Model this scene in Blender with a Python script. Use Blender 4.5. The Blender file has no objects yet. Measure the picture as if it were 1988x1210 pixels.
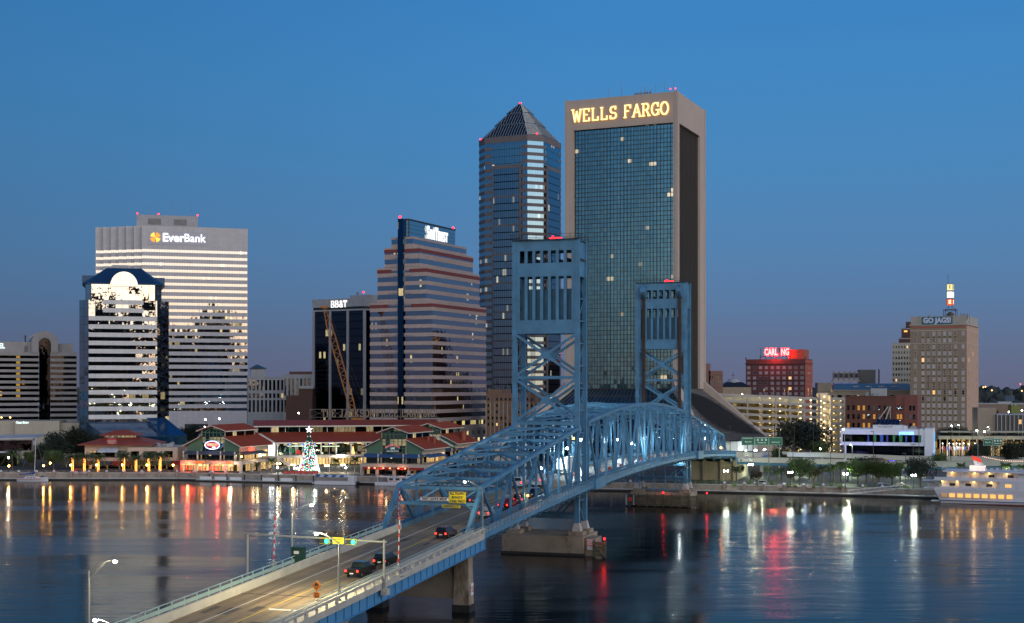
import bpy, math, random
from mathutils import Vector
R = math.radians
random.seed(7)
scene = bpy.context.scene
COL = scene.collection
# ------------------------------------------------------------------ camera
F = 2600.0                     # focal length in photo pixels (photo 1988 wide)
CAMZ = 34.0
cam = bpy.data.cameras.new('camera'); camo = bpy.data.objects.new('camera', cam); COL.objects.link(camo)
camo.location = (0, 0, CAMZ); camo.rotation_euler = (R(90), 0, 0)
cam.sensor_width = 36; cam.lens = 36*F/1988; cam.shift_y = (752-605)/1988
cam.clip_start = 1; cam.clip_end = 30000
scene.camera = camo
# ------------------------------------------------------------------ world: dusk sky, afterglow behind the camera to the right
W = bpy.data.worlds.new('World'); scene.world = W; W.use_nodes = True
nt = W.node_tree; nt.nodes.clear()
def N(t, **k):
    n = nt.nodes.new(t)
    for a, b in k.items(): setattr(n, a, b)
    return n
def ramp(node, stops):
    cr = node.color_ramp; cr.interpolation = 'B_SPLINE' if False else 'LINEAR'
    while len(cr.elements) > 1: cr.elements.remove(cr.elements[-1])
    cr.elements[0].position = stops[0][0]; cr.elements[0].color = (*stops[0][1], 1)
    for p, c in stops[1:]:
        e = cr.elements.new(p); e.color = (*c, 1)
tc = N('ShaderNodeTexCoord'); sep = N('ShaderNodeSeparateXYZ'); nt.links.new(tc.outputs['Generated'], sep.inputs[0])
r1 = N('ShaderNodeValToRGB')
ramp(r1, [(0, (.122, .138, .228)), (.012, (.124, .148, .246)), (.035, (.118, .168, .290)), (.065, (.102, .198, .365)), (.10, (.09, .222, .43)),
          (.16, (.070, .240, .495)), (.22, (.057, .242, .535)), (.28, (.046, .225, .54)), (.45, (.03, .16, .43)), (.7, (.02, .12, .34)), (1, (.015, .09, .27))])
nt.links.new(sep.outputs['Z'], r1.inputs[0])
# afterglow plus an unseen fill band added above it for the facades: strongest 33 degrees to the right of straight behind the camera
GX, GY = math.sin(R(33)), -math.cos(R(33))
flat = N('ShaderNodeVectorMath', operation='MULTIPLY'); flat.inputs[1].default_value = (1, 1, 0)
nrm = N('ShaderNodeVectorMath', operation='NORMALIZE'); dot = N('ShaderNodeVectorMath', operation='DOT_PRODUCT'); dot.inputs[1].default_value = (GX, GY, 0)
nt.links.new(tc.outputs['Generated'], flat.inputs[0]); nt.links.new(flat.outputs[0], nrm.inputs[0]); nt.links.new(nrm.outputs[0], dot.inputs[0])
mr = N('ShaderNodeMapRange'); mr.interpolation_type = 'SMOOTHSTEP'
mr.inputs['From Min'].default_value = .05; mr.inputs['From Max'].default_value = .93
nt.links.new(dot.outputs['Value'], mr.inputs[0])
r2 = N('ShaderNodeValToRGB')
ramp(r2, [(0, (1.0, .56, .30)), (.04, (1.0, .70, .42)), (.10, (.98, .80, .58)), (.17, (.56, .60, .56)), (.23, (.5, .56, .56)), (.29, (1.0, .92, .84)), (.42, (1.0, .9, .84)), (.52, (.3, .28, .28)), (.7, (.05, .05, .05)), (1, (0, 0, 0))])
nt.links.new(sep.outputs['Z'], r2.inputs[0])
gm = N('ShaderNodeVectorMath', operation='SCALE'); nt.links.new(r2.outputs[0], gm.inputs[0])
gk = N('ShaderNodeMath', operation='MULTIPLY'); gk.inputs[1].default_value = 2.7
nt.links.new(mr.outputs[0], gk.inputs[0]); nt.links.new(gk.outputs[0], gm.inputs['Scale'])
# the sky in front is a little deeper to the left
lf = N('ShaderNodeMapRange'); lf.inputs['From Min'].default_value = -.4; lf.inputs['From Max'].default_value = .05; lf.inputs['To Min'].default_value = .78; lf.inputs['To Max'].default_value = 1.0
sep2 = N('ShaderNodeSeparateXYZ'); nt.links.new(nrm.outputs[0], sep2.inputs[0]); nt.links.new(sep2.outputs['X'], lf.inputs[0])
bm_ = N('ShaderNodeVectorMath', operation='SCALE'); nt.links.new(r1.outputs[0], bm_.inputs[0]); nt.links.new(lf.outputs[0], bm_.inputs['Scale'])
addv = N('ShaderNodeVectorMath', operation='ADD'); nt.links.new(bm_.outputs[0], addv.inputs[0]); nt.links.new(gm.outputs[0], addv.inputs[1])
bg = N('ShaderNodeBackground'); out = N('ShaderNodeOutputWorld')
nt.links.new(addv.outputs[0], bg.inputs[0]); bg.inputs[1].default_value = 1.0; nt.links.new(bg.outputs[0], out.inputs[0])
scene.view_settings.view_transform = 'Standard'; scene.view_settings.look = 'None'
scene.view_settings.exposure = 0.0; scene.view_settings.gamma = 1.0

# ------------------------------------------------------------------ helpers
def at(px, py, Y): return Vector(((px-994)/F*Y, Y, CAMZ-(py-752)*Y/F))
def xat(px, Y): return (px-994)/F*Y
def zat(py, Y): return CAMZ-(py-752)*Y/F
def span(pa, Ya, deg, pb):
    """length of a wall that starts at photo column pa, depth Ya, runs at angle deg and ends at photo column pb"""
    k = (pb-994)/F; Xa = xat(pa, Ya); a = R(deg)
    return (k*Ya-Xa)/(math.cos(a)-k*math.sin(a))
def tag(o, label=None, cat=None, group=None, kind=None):
    if label: o['label'] = label
    if cat: o['category'] = cat
    if group: o['group'] = group
    if kind: o['kind'] = kind
    return o
def thing(name, label, cat, loc=(0, 0, 0), deg=0, group=None):
    o = bpy.data.objects.new(name, None); COL.objects.link(o); o.empty_display_size = 1
    o.location = loc; o.rotation_euler = (0, 0, R(deg)); return tag(o, label, cat, group)
def dup(root, loc, deg=0, label=None, group=None, scale=None):
    def cp(o, p):
        c = o.copy(); COL.objects.link(c)
        if p: c.parent = p
        for ch in KIDS.get(o.name, []): KIDS.setdefault(c.name, []).append(cp(ch, c))
        return c
    r = cp(root, None); r.location = loc; r.rotation_euler = (0, 0, R(deg))
    if scale: r.scale = (scale, scale, scale)
    if label: r['label'] = label
    if group: r['group'] = group
    return r
KIDS = {}
class MB:
    def __init__(s): s.v = []; s.f = []; s.m = []; s.mi = 0; s.pr = []
    def face(s, pts):
        b = len(s.v); s.v += [tuple(p) for p in pts]; s.f.append(tuple(range(b, b+len(pts)))); s.m.append(s.mi); return s
    def hexa(s, p):   # 8 points, bottom 4 then top 4
        s.pr.append((len(s.v), len(s.f)))
        b = len(s.v); s.v += [tuple(q) for q in p]
        for q in ((3, 2, 1, 0), (4, 5, 6, 7), (0, 1, 5, 4), (1, 2, 6, 5), (2, 3, 7, 6), (3, 0, 4, 7)):
            s.f.append(tuple(b+i for i in q)); s.m.append(s.mi)
        return s
    def box(s, x0, y0, z0, x1, y1, z1):
        if x0 > x1: x0, x1 = x1, x0
        if y0 > y1: y0, y1 = y1, y0
        if z0 > z1: z0, z1 = z1, z0
        return s.hexa([(x0, y0, z0), (x1, y0, z0), (x1, y1, z0), (x0, y1, z0), (x0, y0, z1), (x1, y0, z1), (x1, y1, z1), (x0, y1, z1)])
    def beam(s, p0, p1, w, h, up=(0, 0, 1)):
        p0, p1, up = Vector(p0), Vector(p1), Vector(up); d = (p1-p0).normalized()
        a = d.cross(up)
        if a.length < 1e-4: a = d.cross(Vector((0, 1, 0)))
        a.normalize(); b = a.cross(d).normalized(); a = a*w/2; b = b*h/2
        return s.hexa([p0-a-b, p0+a-b, p1+a-b, p1-a-b, p0-a+b, p0+a+b, p1+a+b, p1-a+b])
    def tube(s, p0, p1, r0, r1=None, n=8, caps=True):
        if r1 is None: r1 = r0
        p0, p1 = Vector(p0), Vector(p1); d = (p1-p0).normalized()
        a = d.cross(Vector((0, 0, 1)))
        if a.length < 1e-3: a = Vector((1, 0, 0))
        a.normalize(); b = d.cross(a); o = len(s.v); s.pr.append((o, len(s.f)))
        for p, r in ((p0, r0), (p1, r1)):
            for i in range(n):
                t = 2*math.pi*i/n; s.v.append(tuple(p+a*r*math.cos(t)+b*r*math.sin(t)))
        for i in range(n):
            j = (i+1) % n; s.f.append((o+i, o+n+i, o+n+j, o+j)); s.m.append(s.mi)
        if caps:
            s.f.append(tuple(o+i for i in range(n))); s.m.append(s.mi); s.f.append(tuple(o+n+n-1-i for i in range(n))); s.m.append(s.mi)
        return s
    def ball(s, c, r, n=8, k=5, sz=1.0):
        c = Vector(c); o = len(s.v); s.pr.append((o, len(s.f)))
        for j in range(k+1):
            t = math.pi*j/k
            for i in range(n):
                u = 2*math.pi*i/n; s.v.append((c.x+r*math.sin(t)*math.cos(u), c.y+r*math.sin(t)*math.sin(u), c.z+sz*r*math.cos(t)))
        for j in range(k):
            for i in range(n):
                i2 = (i+1) % n; s.f.append((o+j*n+i, o+(j+1)*n+i, o+(j+1)*n+i2, o+j*n+i2)); s.m.append(s.mi)
        return s
    def prism(s, poly, z0, z1, caps=True):   # poly CCW seen from above
        n = len(poly); o = len(s.v); s.pr.append((o, len(s.f)))
        s.v += [(p[0], p[1], z0) for p in poly] + [(p[0], p[1], z1) for p in poly]
        for i in range(n):
            j = (i+1) % n; s.f.append((o+i, o+j, o+n+j, o+n+i)); s.m.append(s.mi)
        if caps:
            s.f.append(tuple(o+n+i for i in range(n))); s.m.append(s.mi); s.f.append(tuple(o+n-1-i for i in range(n))); s.m.append(s.mi)
        return s
    def loft(s, a, za, b, zb, cap=False):
        n = len(a); o = len(s.v)
        s.v += [(p[0], p[1], za) for p in a] + [(p[0], p[1], zb) for p in b]
        for i in range(n):
            j = (i+1) % n; s.f.append((o+i, o+j, o+n+j, o+n+i)); s.m.append(s.mi)
        if cap: s.f.append(tuple(o+n+i for i in range(n))); s.m.append(s.mi)
        return s
    def xz(s, poly, y0, y1):   # a profile in the x-z plane, extruded in y
        n = len(poly); o = len(s.v); s.pr.append((o, len(s.f)))
        s.v += [(p[0], y0, p[1]) for p in poly] + [(p[0], y1, p[1]) for p in poly]
        for i in range(n):
            j = (i+1) % n; s.f.append((o+i, o+n+i, o+n+j, o+j)); s.m.append(s.mi)
        s.f.append(tuple(o+i for i in range(n-1, -1, -1))[::-1]); s.m.append(s.mi); s.f.append(tuple(o+n+n-1-i for i in range(n))); s.m.append(s.mi)
        return s
    def laced(s, p0, p1, w, t=.09, d=.45, step=None, out=(1, 0, 0), diag=False):
        """two flanges w apart joined by battens or zigzag lacing; out = the direction the laced faces look"""
        p0, p1, out = Vector(p0), Vector(p1), Vector(out).normalized(); ax = p1-p0; L = ax.length; ax.normalize()
        side = ax.cross(out).normalized()
        for k in (-1, 1): s.beam(p0+side*k*(w-t)/2, p1+side*k*(w-t)/2, d, t, side)
        step = step or w*1.15; n = max(2, int(L/step))
        for q in (-1, 1):
            o_ = out*q*(d/2-.02)
            for i in range(n):
                a = p0+ax*(L*(i+.08)/n)+o_; b = p0+ax*(L*(i+.92)/n)+o_
                if diag:
                    k = 1 if i % 2 else -1; s.beam(a-side*k*(w/2-t), b+side*k*(w/2-t), .03, .1, side)
                else:
                    m = (a+b)/2; s.beam(m-side*(w/2-t), m+side*(w/2-t), .03, step*.45, ax)
        return s
    def build(s, name, mat, parent=None, smooth=False, loc=None):
        me = bpy.data.meshes.new(name); me.from_pydata(s.v, [], s.f)
        mats = mat if isinstance(mat, (list, tuple)) else [mat]
        for m_ in mats: me.materials.append(m_)
        if len(mats) > 1: me.polygons.foreach_set('material_index', s.m)
        if smooth: me.polygons.foreach_set('use_smooth', [True]*len(me.polygons))
        me.update()
        o = bpy.data.objects.new(name, me); COL.objects.link(o)
        if parent: o.parent = parent; KIDS.setdefault(parent.name, []).append(o)
        if loc: o.location = loc
        return o
SPLIT = set('spandrel_panels tide_line ground_columns columns inner_columns posts supports recess_glass bay_glass strut louvre red_stripe heater_lamps parasols roof_vent canopy_light window_lights deck_lamp fins floodlight arm_lamps gable_arch gable_wall clerestory side_glass side_wall lit_strip guide_post sheave skylights dish_array stair_flights ceiling_lamps wheels buttress lit_tree_ornaments shop_signs upper_windows eave_lights cabin_windows portholes outboard_motor box_lockers screen_posts tower_balcony awning ground_awning side_rails satellite_dish cooling_unit stair_lamps neon_strip pilasters'.split())
def part(name, mat, parent, fn, smooth=False):
    m = MB(); fn(m)
    if name in SPLIT and 1 < len(m.pr) <= 100 and m.pr[0] == (0, 0):      # every piece a mesh of its own
        ends = m.pr[1:]+[(len(m.v), len(m.f))]; o = None
        nm = {'posts': 'post', 'columns': 'column', 'ground_columns': 'column', 'inner_columns': 'inner_column', 'supports': 'support', 'fins': 'fin', 'pilasters': 'pilaster', 'upper_windows': 'window', 'cabin_windows': 'cabin_window', 'wheels': 'wheel', 'parasols': 'parasol', 'heater_lamps': 'heater_lamp', 'ceiling_lamps': 'ceiling_lamp', 'stair_lamps': 'stair_lamp', 'skylights': 'skylight', 'eave_lights': 'eave_light', 'portholes': 'porthole', 'shop_signs': 'shop_sign'}.get(name, name)
        for (v0, f0), (v1, f1) in zip(m.pr, ends):
            q = MB(); q.v = m.v[v0:v1]; q.f = [tuple(i-v0 for i in f) for f in m.f[f0:f1]]; q.m = m.m[f0:f1]; o = q.build(nm, mat, parent, smooth)
        return o
    return m.build(name, mat, parent, smooth)
def sub(parent, name):      # an Empty part inside a thing
    o = bpy.data.objects.new(name, None); COL.objects.link(o); o.parent = parent; KIDS.setdefault(parent.name, []).append(o); return o
def inset(poly, d):
    n = len(poly); res = []
    for i in range(n):
        a, b, c = Vector(poly[i-1]), Vector(poly[i]), Vector(poly[(i+1) % n])
        e1 = (b-a).normalized(); e2 = (c-b).normalized(); n1 = Vector((-e1.y, e1.x)); n2 = Vector((-e2.y, e2.x))
        m = (n1+n2)
        if m.length < 1e-5: m = n1
        m.normalize(); k = d/max(.3, m.dot(n1)); res.append((b.x+m.x*k, b.y+m.y*k))
    return res
def rect(x0, y0, x1, y1): return [(x0, y0), (x1, y0), (x1, y1), (x0, y1)]

# ------------------------------------------------------------------ materials
MATS = {}
class NT:
    def __init__(s, name):
        s.m = bpy.data.materials.new(name); s.m.use_nodes = True; s.t = s.m.node_tree; s.t.nodes.clear()
        s.out = s.n('ShaderNodeOutputMaterial'); s.b = s.n('ShaderNodeBsdfPrincipled'); s.l(s.b.outputs[0], s.out.inputs[0])
    def n(s, t, **k):
        x = s.t.nodes.new(t)
        for a, b in k.items(): setattr(x, a, b)
        return x
    def l(s, a, b): s.t.links.new(a, b)
    def math(s, op, a, b=None, c=None):
        x = s.n('ShaderNodeMath', operation=op)
        for i, v in enumerate((a, b, c)):
            if v is None: continue
            if isinstance(v, (int, float)): x.inputs[i].default_value = v
            else: s.l(v, x.inputs[i])
        return x.outputs[0]
    def vm(s, op, a, b=None, scale=None):
        x = s.n('ShaderNodeVectorMath', operation=op)
        for i, v in enumerate((a, b)):
            if v is None: continue
            if isinstance(v, tuple): x.inputs[i].default_value = v
            else: s.l(v, x.inputs[i])
        if scale is not None:
            if isinstance(scale, (int, float)): x.inputs['Scale'].default_value = scale
            else: s.l(scale, x.inputs['Scale'])
        return x.outputs['Value'] if op in ('DOT_PRODUCT', 'LENGTH') else x.outputs[0]
    def mix(s, f, a, b):
        x = s.n('ShaderNodeMix', data_type='RGBA')
        if isinstance(f, (int, float)): x.inputs[0].default_value = f
        else: s.l(f, x.inputs[0])
        for i, v in ((6, a), (7, b)):
            if isinstance(v, tuple): x.inputs[i].default_value = (*v, 1)
            else: s.l(v, x.inputs[i])
        return x.outputs[2]
    def noise(s, scale, detail=3, vec=None, rough=.55):
        x = s.n('ShaderNodeTexNoise'); x.inputs['Scale'].default_value = scale; x.inputs['Detail'].default_value = detail; x.inputs['Roughness'].default_value = rough
        if vec is not None: s.l(vec, x.inputs['Vector'])
        return x.outputs['Fac']
    def facade(s):
        """coordinates that run along any upright face: a (metres along), z, and the object-space position"""
        tc = s.n('ShaderNodeTexCoord'); P = tc.outputs['Object']; Nn = tc.outputs['Normal']
        tan = s.vm('NORMALIZE', s.vm('CROSS_PRODUCT', Nn, (0, 0, 1))); a = s.vm('DOT_PRODUCT', P, tan)
        sp = s.n('ShaderNodeSeparateXYZ'); s.l(P, sp.inputs[0]); return a, sp.outputs['Z'], P
    def rnd(s, a, z, seed=0.0):
        cb = s.n('ShaderNodeCombineXYZ'); s.l(a, cb.inputs[0]); s.l(z, cb.inputs[1]); cb.inputs[2].default_value = seed
        w = s.n('ShaderNodeTexWhiteNoise', noise_dimensions='3D'); s.l(cb.outputs[0], w.inputs['Vector']); return w
def plain(name, col, rough=.6, metal=0.0, var=.12, scale=.6, bump=0.0, spec=None, rust=None):
    if name in MATS: return MATS[name]
    s = NT(name); tc = s.n('ShaderNodeTexCoord'); f = s.noise(scale, 5, tc.outputs['Object'])
    c2 = tuple(min(1, x*(1+var)) for x in col); c1 = tuple(x*(1-var) for x in col)
    mrn = s.n('ShaderNodeMapRange'); mrn.inputs['From Min'].default_value = .3; mrn.inputs['From Max'].default_value = .7; s.l(f, mrn.inputs[0])
    cc = s.mix(mrn.outputs[0], c1, c2)
    if rust:      # patches and streaks that belong to the surface
        mp = s.n('ShaderNodeMapping'); mp.inputs['Scale'].default_value = (1, 1, .35); s.l(tc.outputs['Object'], mp.inputs[0]); g = s.noise(rust[1], 6, mp.outputs[0], .65)
        mq = s.n('ShaderNodeMapRange'); mq.inputs['From Min'].default_value = rust[2]; mq.inputs['From Max'].default_value = rust[2]+.13; mq.inputs['To Max'].default_value = .75; s.l(g, mq.inputs[0]); cc = s.mix(mq.outputs[0], cc, rust[0])
    s.l(cc, s.b.inputs['Base Color'])
    s.b.inputs['Roughness'].default_value = rough; s.b.inputs['Metallic'].default_value = metal
    if spec is not None: s.b.inputs['Specular IOR Level'].default_value = spec
    if bump:
        bp = s.n('ShaderNodeBump'); bp.inputs['Strength'].default_value = bump; bp.inputs['Distance'].default_value = .1
        s.l(s.noise(scale*6, 4, tc.outputs['Object']), bp.inputs['Height']); s.l(bp.outputs[0], s.b.inputs['Normal'])
    MATS[name] = s.m; return s.m
def wall(name, col, pw=1.5, ph=1.5, joint=.25, var=.06, stain=.16, rough=.75, jw=.06):
    """cladding: panels of slightly different tone, joints, faint rain streaks"""
    if name in MATS: return MATS[name]
    s = NT(name); a, z, P = s.facade()
    ca = s.math('FLOOR', s.math('DIVIDE', a, pw)); cz = s.math('FLOOR', s.math('DIVIDE', z, ph))
    w = s.rnd(ca, cz); v = s.math('ADD', 1-var, s.math('MULTIPLY', w.outputs['Value'], 2*var))
    fa = s.math('FRACT', s.math('DIVIDE', a, pw)); fz = s.math('FRACT', s.math('DIVIDE', z, ph))
    ja = s.math('LESS_THAN', fa, jw/pw); jz = s.math('LESS_THAN', fz, jw/ph); j = s.math('MAXIMUM', ja, jz)
    v = s.math('MULTIPLY', v, s.math('SUBTRACT', 1.0, s.math('MULTIPLY', j, joint)))
    mp = s.n('ShaderNodeMapping'); mp.inputs['Scale'].default_value = (.5, .5, .05); s.l(P, mp.inputs[0])
    st = s.noise(1.0, 4, mp.outputs[0]); v = s.math('MULTIPLY', v, s.math('ADD', 1-stain/2, s.math('MULTIPLY', s.math('SUBTRACT', st, .5), stain*2)))
    s.l(s.vm('SCALE', s.mix(0.0, col, col), scale=v), s.b.inputs['Base Color']); s.b.inputs['Roughness'].default_value = rough
    MATS[name] = s.m; return s.m
def glass(name, tint=(.3, .34, .38), cw=1.5, ch=4.0, lit=.05, power=1.2, zoff=0.0, tilt=.006, mull=.08, litcol=(1, .78, .38), rough=.03, seed=1.0, hor=0.0, wav=.004, dark=(.01, .012, .015)):
    """coated window glass: mirrors its surroundings, each pane very slightly tilted; some rooms lit behind it"""
    if name in MATS: return MATS[name]
    s = NT(name); a, z, P = s.facade()
    z = s.math('ADD', z, zoff); da = s.math('DIVIDE', a, cw); dz = s.math('DIVIDE', z, ch)
    ca = s.math('FLOOR', da); cz = s.math('FLOOR', dz); fa = s.math('FRACT', da); fz = s.math('FRACT', dz)
    m = s.math('LESS_THAN', fa, mull/cw)
    if hor: m = s.math('MAXIMUM', m, s.math('LESS_THAN', fz, hor/ch))
    w = s.rnd(ca, cz, seed); w2 = s.rnd(s.math('FLOOR', s.math('DIVIDE', ca, 3.0)), cz, seed+5)
    # tilt of each pane + a gentle pillow
    geo = s.n('ShaderNodeNewGeometry'); tl = s.vm('SCALE', s.vm('SUBTRACT', w.outputs['Color'], (.5, .5, .5)), scale=tilt)
    tcn = s.n('ShaderNodeTexNoise'); tcn.inputs['Scale'].default_value = .8; tcn.inputs['Detail'].default_value = 2; s.l(P, tcn.inputs['Vector'])
    tl2 = s.vm('SCALE', s.vm('SUBTRACT', tcn.outputs['Color'], (.5, .5, .5)), scale=wav*4)
    nn = s.vm('NORMALIZE', s.vm('ADD', s.vm('ADD', geo.outputs['Normal'], tl), tl2)); s.l(nn, s.b.inputs['Normal'])
    s.l(s.mix(m, tint, dark), s.b.inputs['Base Color'])
    s.b.inputs['Metallic'].default_value = 1.0; s.b.inputs['Roughness'].default_value = rough
    # lit rooms: a group of three panes has to be lit, then single panes in it
    g = s.math('LESS_THAN', w2.outputs['Value'], min(1, lit*1.1+.004)); q = s.math('LESS_THAN', w.outputs['Value'], .42 if lit < .4 else .85)
    top = s.math('GREATER_THAN', fz, .12); e = s.math('MULTIPLY', s.math('MULTIPLY', g, q), s.math('SUBTRACT', 1.0, m)); e = s.math('MULTIPLY', e, top)
    if lit <= 0: e = 0.0
    sc = s.n('ShaderNodeSeparateColor'); s.l(w2.outputs['Color'], sc.inputs[0])
    pw_ = s.math('MULTIPLY', s.math('ADD', .25, s.math('MULTIPLY', sc.outputs[1], 1.0)), power)
    blob = s.noise(1.3, 3, P); pw_ = s.math('MULTIPLY', pw_, s.math('ADD', .2, s.math('MULTIPLY', blob, 1.5)))
    if lit > 0:
        s.l(s.math('MULTIPLY', e, pw_), s.b.inputs['Emission Strength']); s.b.inputs['Emission Color'].default_value = (*litcol, 1)
    MATS[name] = s.m; s.m.cycles.emission_sampling = 'NONE'; return s.m
def glow(name, col, power, sampled=True):
    if name in MATS: return MATS[name]
    s = NT(name); s.b.inputs['Base Color'].default_value = (*[x*.5 for x in col], 1); s.b.inputs['Emission Color'].default_value = (*col, 1); s.b.inputs['Emission Strength'].default_value = power
    if not sampled: s.m.cycles.emission_sampling = 'NONE'
    MATS[name] = s.m; return s.m
def lamp_light(parent, loc, power, col=(1, .85, .6), r=.3, spot=None):
    l = bpy.data.lights.new('light', 'SPOT' if spot else 'POINT'); l.energy = power; l.color = col; l.shadow_soft_size = r
    if spot: l.spot_size = R(spot); l.spot_blend = .6
    o = bpy.data.objects.new('light', l); COL.objects.link(o); o.location = loc
    if parent: o.parent = parent; KIDS.setdefault(parent.name, []).append(o)
    return o

# ---- lettering
def text(body, size, mat, parent, loc, deg=0, extrude=.08, bold=0.0, width=None, name='lettering', tilt=90, squash=1.0, align='CENTER', spacing=1.0):
    cu = bpy.data.curves.new(name, 'FONT'); cu.body = body; cu.size = size; cu.extrude = extrude; cu.offset = bold; cu.align_x = align; cu.align_y = 'CENTER'; cu.resolution_u = 3; cu.space_character = spacing
    t = bpy.data.objects.new('tmp', cu); COL.objects.link(t)
    me = bpy.data.meshes.new_from_object(t.evaluated_get(bpy.context.evaluated_depsgraph_get()))
    bpy.data.objects.remove(t); bpy.data.curves.remove(cu)
    xs = [v.co.x for v in me.vertices]; w0 = max(xs)-min(xs); k = (width/w0) if width else 1.0
    for v in me.vertices: v.co.x *= k; v.co.y *= squash
    me.name = name; me.materials.clear(); me.materials.append(mat)
    o = bpy.data.objects.new(name, me); COL.objects.link(o); o.location = loc; o.rotation_euler = (R(tilt), 0, R(deg))
    if parent: o.parent = parent; KIDS.setdefault(parent.name, []).append(o)
    return o
def arc(cx, cy, rx, ry, a0, a1, n=12): return [(cx+rx*math.cos(R(a0+(a1-a0)*i/n)), cy+ry*math.sin(R(a0+(a1-a0)*i/n))) for i in range(n+1)]
# stroke letters with slab feet, in a box .8 wide and 1 high: (strokes, feet at x,y)
SL = {
 'A': ([[(0.05, 0), (.4, 1)], [(.4, 1), (.75, 0)], [(.2, .35), (.6, .35)]], [(.05, 0), (.75, 0)]),
 'B': ([[(.15, 0), (.15, 1)], [(.15, 1), (.45, 1)]+arc(.45, .76, .22, .24, 90, -90, 8)+[(.15, .52)], [(.15, 0), (.47, 0)]+arc(.47, .26, .25, .26, -90, 90, 8)], [(.1, 0), (.1, 1)]),
 'C': ([arc(.42, .5, .36, .5, 50, 310, 16), [(.68, .72), (.68, 1)]], []),
 'D': ([[(.15, 0), (.15, 1)], [(.15, 1), (.35, 1)]+arc(.35, .5, .38, .5, 90, -90, 12)+[(.15, 0)]], [(.1, 0), (.1, 1)]),
 'E': ([[(.15, 0), (.15, 1)], [(.1, 1), (.68, 1), (.68, .8)], [(.15, .52), (.5, .52)], [(.1, 0), (.7, 0), (.7, .22)]], []),
 'F': ([[(.15, 0), (.15, 1)], [(.1, 1), (.68, 1), (.68, .78)], [(.15, .52), (.5, .52)]], [(.15, 0)]),
 'G': ([arc(.42, .5, .36, .5, 50, 330, 16), [(.68, .72), (.68, 1)], [(.5, .42), (.8, .42)], [(.72, .42), (.72, .05)]], []),
 'H': ([[(.13, 0), (.13, 1)], [(.67, 0), (.67, 1)], [(.13, .5), (.67, .5)]], [(.13, 0), (.13, 1), (.67, 0), (.67, 1)]),
 'I': ([[(.4, 0), (.4, 1)]], [(.4, 0), (.4, 1)]),
 'J': ([[(.5, 1), (.5, .25)]+arc(.3, .25, .2, .25, 0, -170, 8)], [(.5, 1)]),
 'K': ([[(.13, 0), (.13, 1)], [(.13, .4), (.65, 1)], [(.32, .6), (.7, 0)]], [(.13, 0), (.13, 1), (.65, 1), (.7, 0)]),
 'L': ([[(.15, 0), (.15, 1)], [(.1, 0), (.68, 0), (.68, .25)]], [(.15, 1)]),
 'M': ([[(.1, 0), (.1, 1), (.4, .3), (.7, 1), (.7, 0)]], [(.1, 0), (.7, 0)]),
 'N': ([[(.13, 0), (.13, 1), (.67, 0), (.67, 1)]], [(.13, 0), (.13, 1), (.67, 1)]),
 'O': ([arc(.4, .5, .36, .5, 0, 360, 20)], []),
 'R': ([[(.15, 0), (.15, 1)], [(.15, 1), (.42, 1)]+arc(.42, .75, .23, .25, 90, -90, 8)+[(.15, .5)], [(.42, .5), (.72, 0)]], [(.15, 0), (.1, 1), (.72, 0)]),
 'S': ([arc(.4, .74, .28, .26, 40, 270, 10)+arc(.4, .25, .3, .25, 90, -140, 10)[1:], [(.64, .78), (.64, 1)], [(.12, .0), (.12, .24)]], []),
 'T': ([[(.4, 0), (.4, 1)], [(.06, .78), (.06, 1), (.74, 1), (.74, .78)]], [(.4, 0)]),
 'U': ([[(.13, 1), (.13, .3)]+arc(.4, .3, .27, .3, 180, 360, 10)+[(.67, 1)]], [(.13, 1), (.67, 1)]),
 'V': ([[(.05, 1), (.4, 0), (.75, 1)]], [(.05, 1), (.75, 1)]),
 'W': ([[(0, 1), (.22, 0), (.42, .85), (.62, 0), (.84, 1)]], [(0, 1), (.84, 1)]),
 '&': ([[(.75, 0), (.25, .7)]+arc(.4, .8, .17, .2, 200, -20, 8)+[(.15, .35)]+arc(.35, .24, .25, .24, 160, 340, 8)+[(.75, .5)]], []),
}
def slab(mb, word, x, z, h, y, adv=.95, sx=1.0, t=.13, thick=.3, small=None, foot=.16):
    """letters standing in the local x-z plane, front at y (towards -y); x = left end"""
    k = 0
    for i, c in enumerate(word):
        if c == ' ': x += h*.55*sx; continue
        hh = h*(small if (small and i and c.islower()) else 1.0); c = c.upper(); st, ft = SL[c]
        W_ = hh*sx
        for pl in st:
            n = len(pl)
            for q in range(n-1):
                a = Vector((x+pl[q][0]*W_, 0, z+pl[q][1]*hh)); b = Vector((x+pl[q+1][0]*W_, 0, z+pl[q+1][1]*hh)); d = (b-a)
                if d.length < 1e-6: continue
                d.normalize(); e = t*hh/2*.6; vert = abs(d.z) > .5
                tt = t*hh*(1.15 if vert else .75); k += 1
                yy = y-.004*(k % 7)
                mb.beam(Vector((a.x, yy+thick/2, a.z))-d*e, Vector((b.x, yy+thick/2, b.z))+d*e, thick, tt, (d.cross(Vector((0, 1, 0)))))
        for fx, fz in ft:
            k += 1; yy = y-.004*(k % 7)-.03
            mb.box(x+(fx-foot)*W_, yy, z+fz*hh-t*hh*.3, x+(fx+foot)*W_, yy+thick, z+fz*hh+t*hh*.3)
        x += hh*sx*(adv if c not in 'I' else adv*.7)
        if c == 'W': x += hh*sx*.08
    return x
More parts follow.
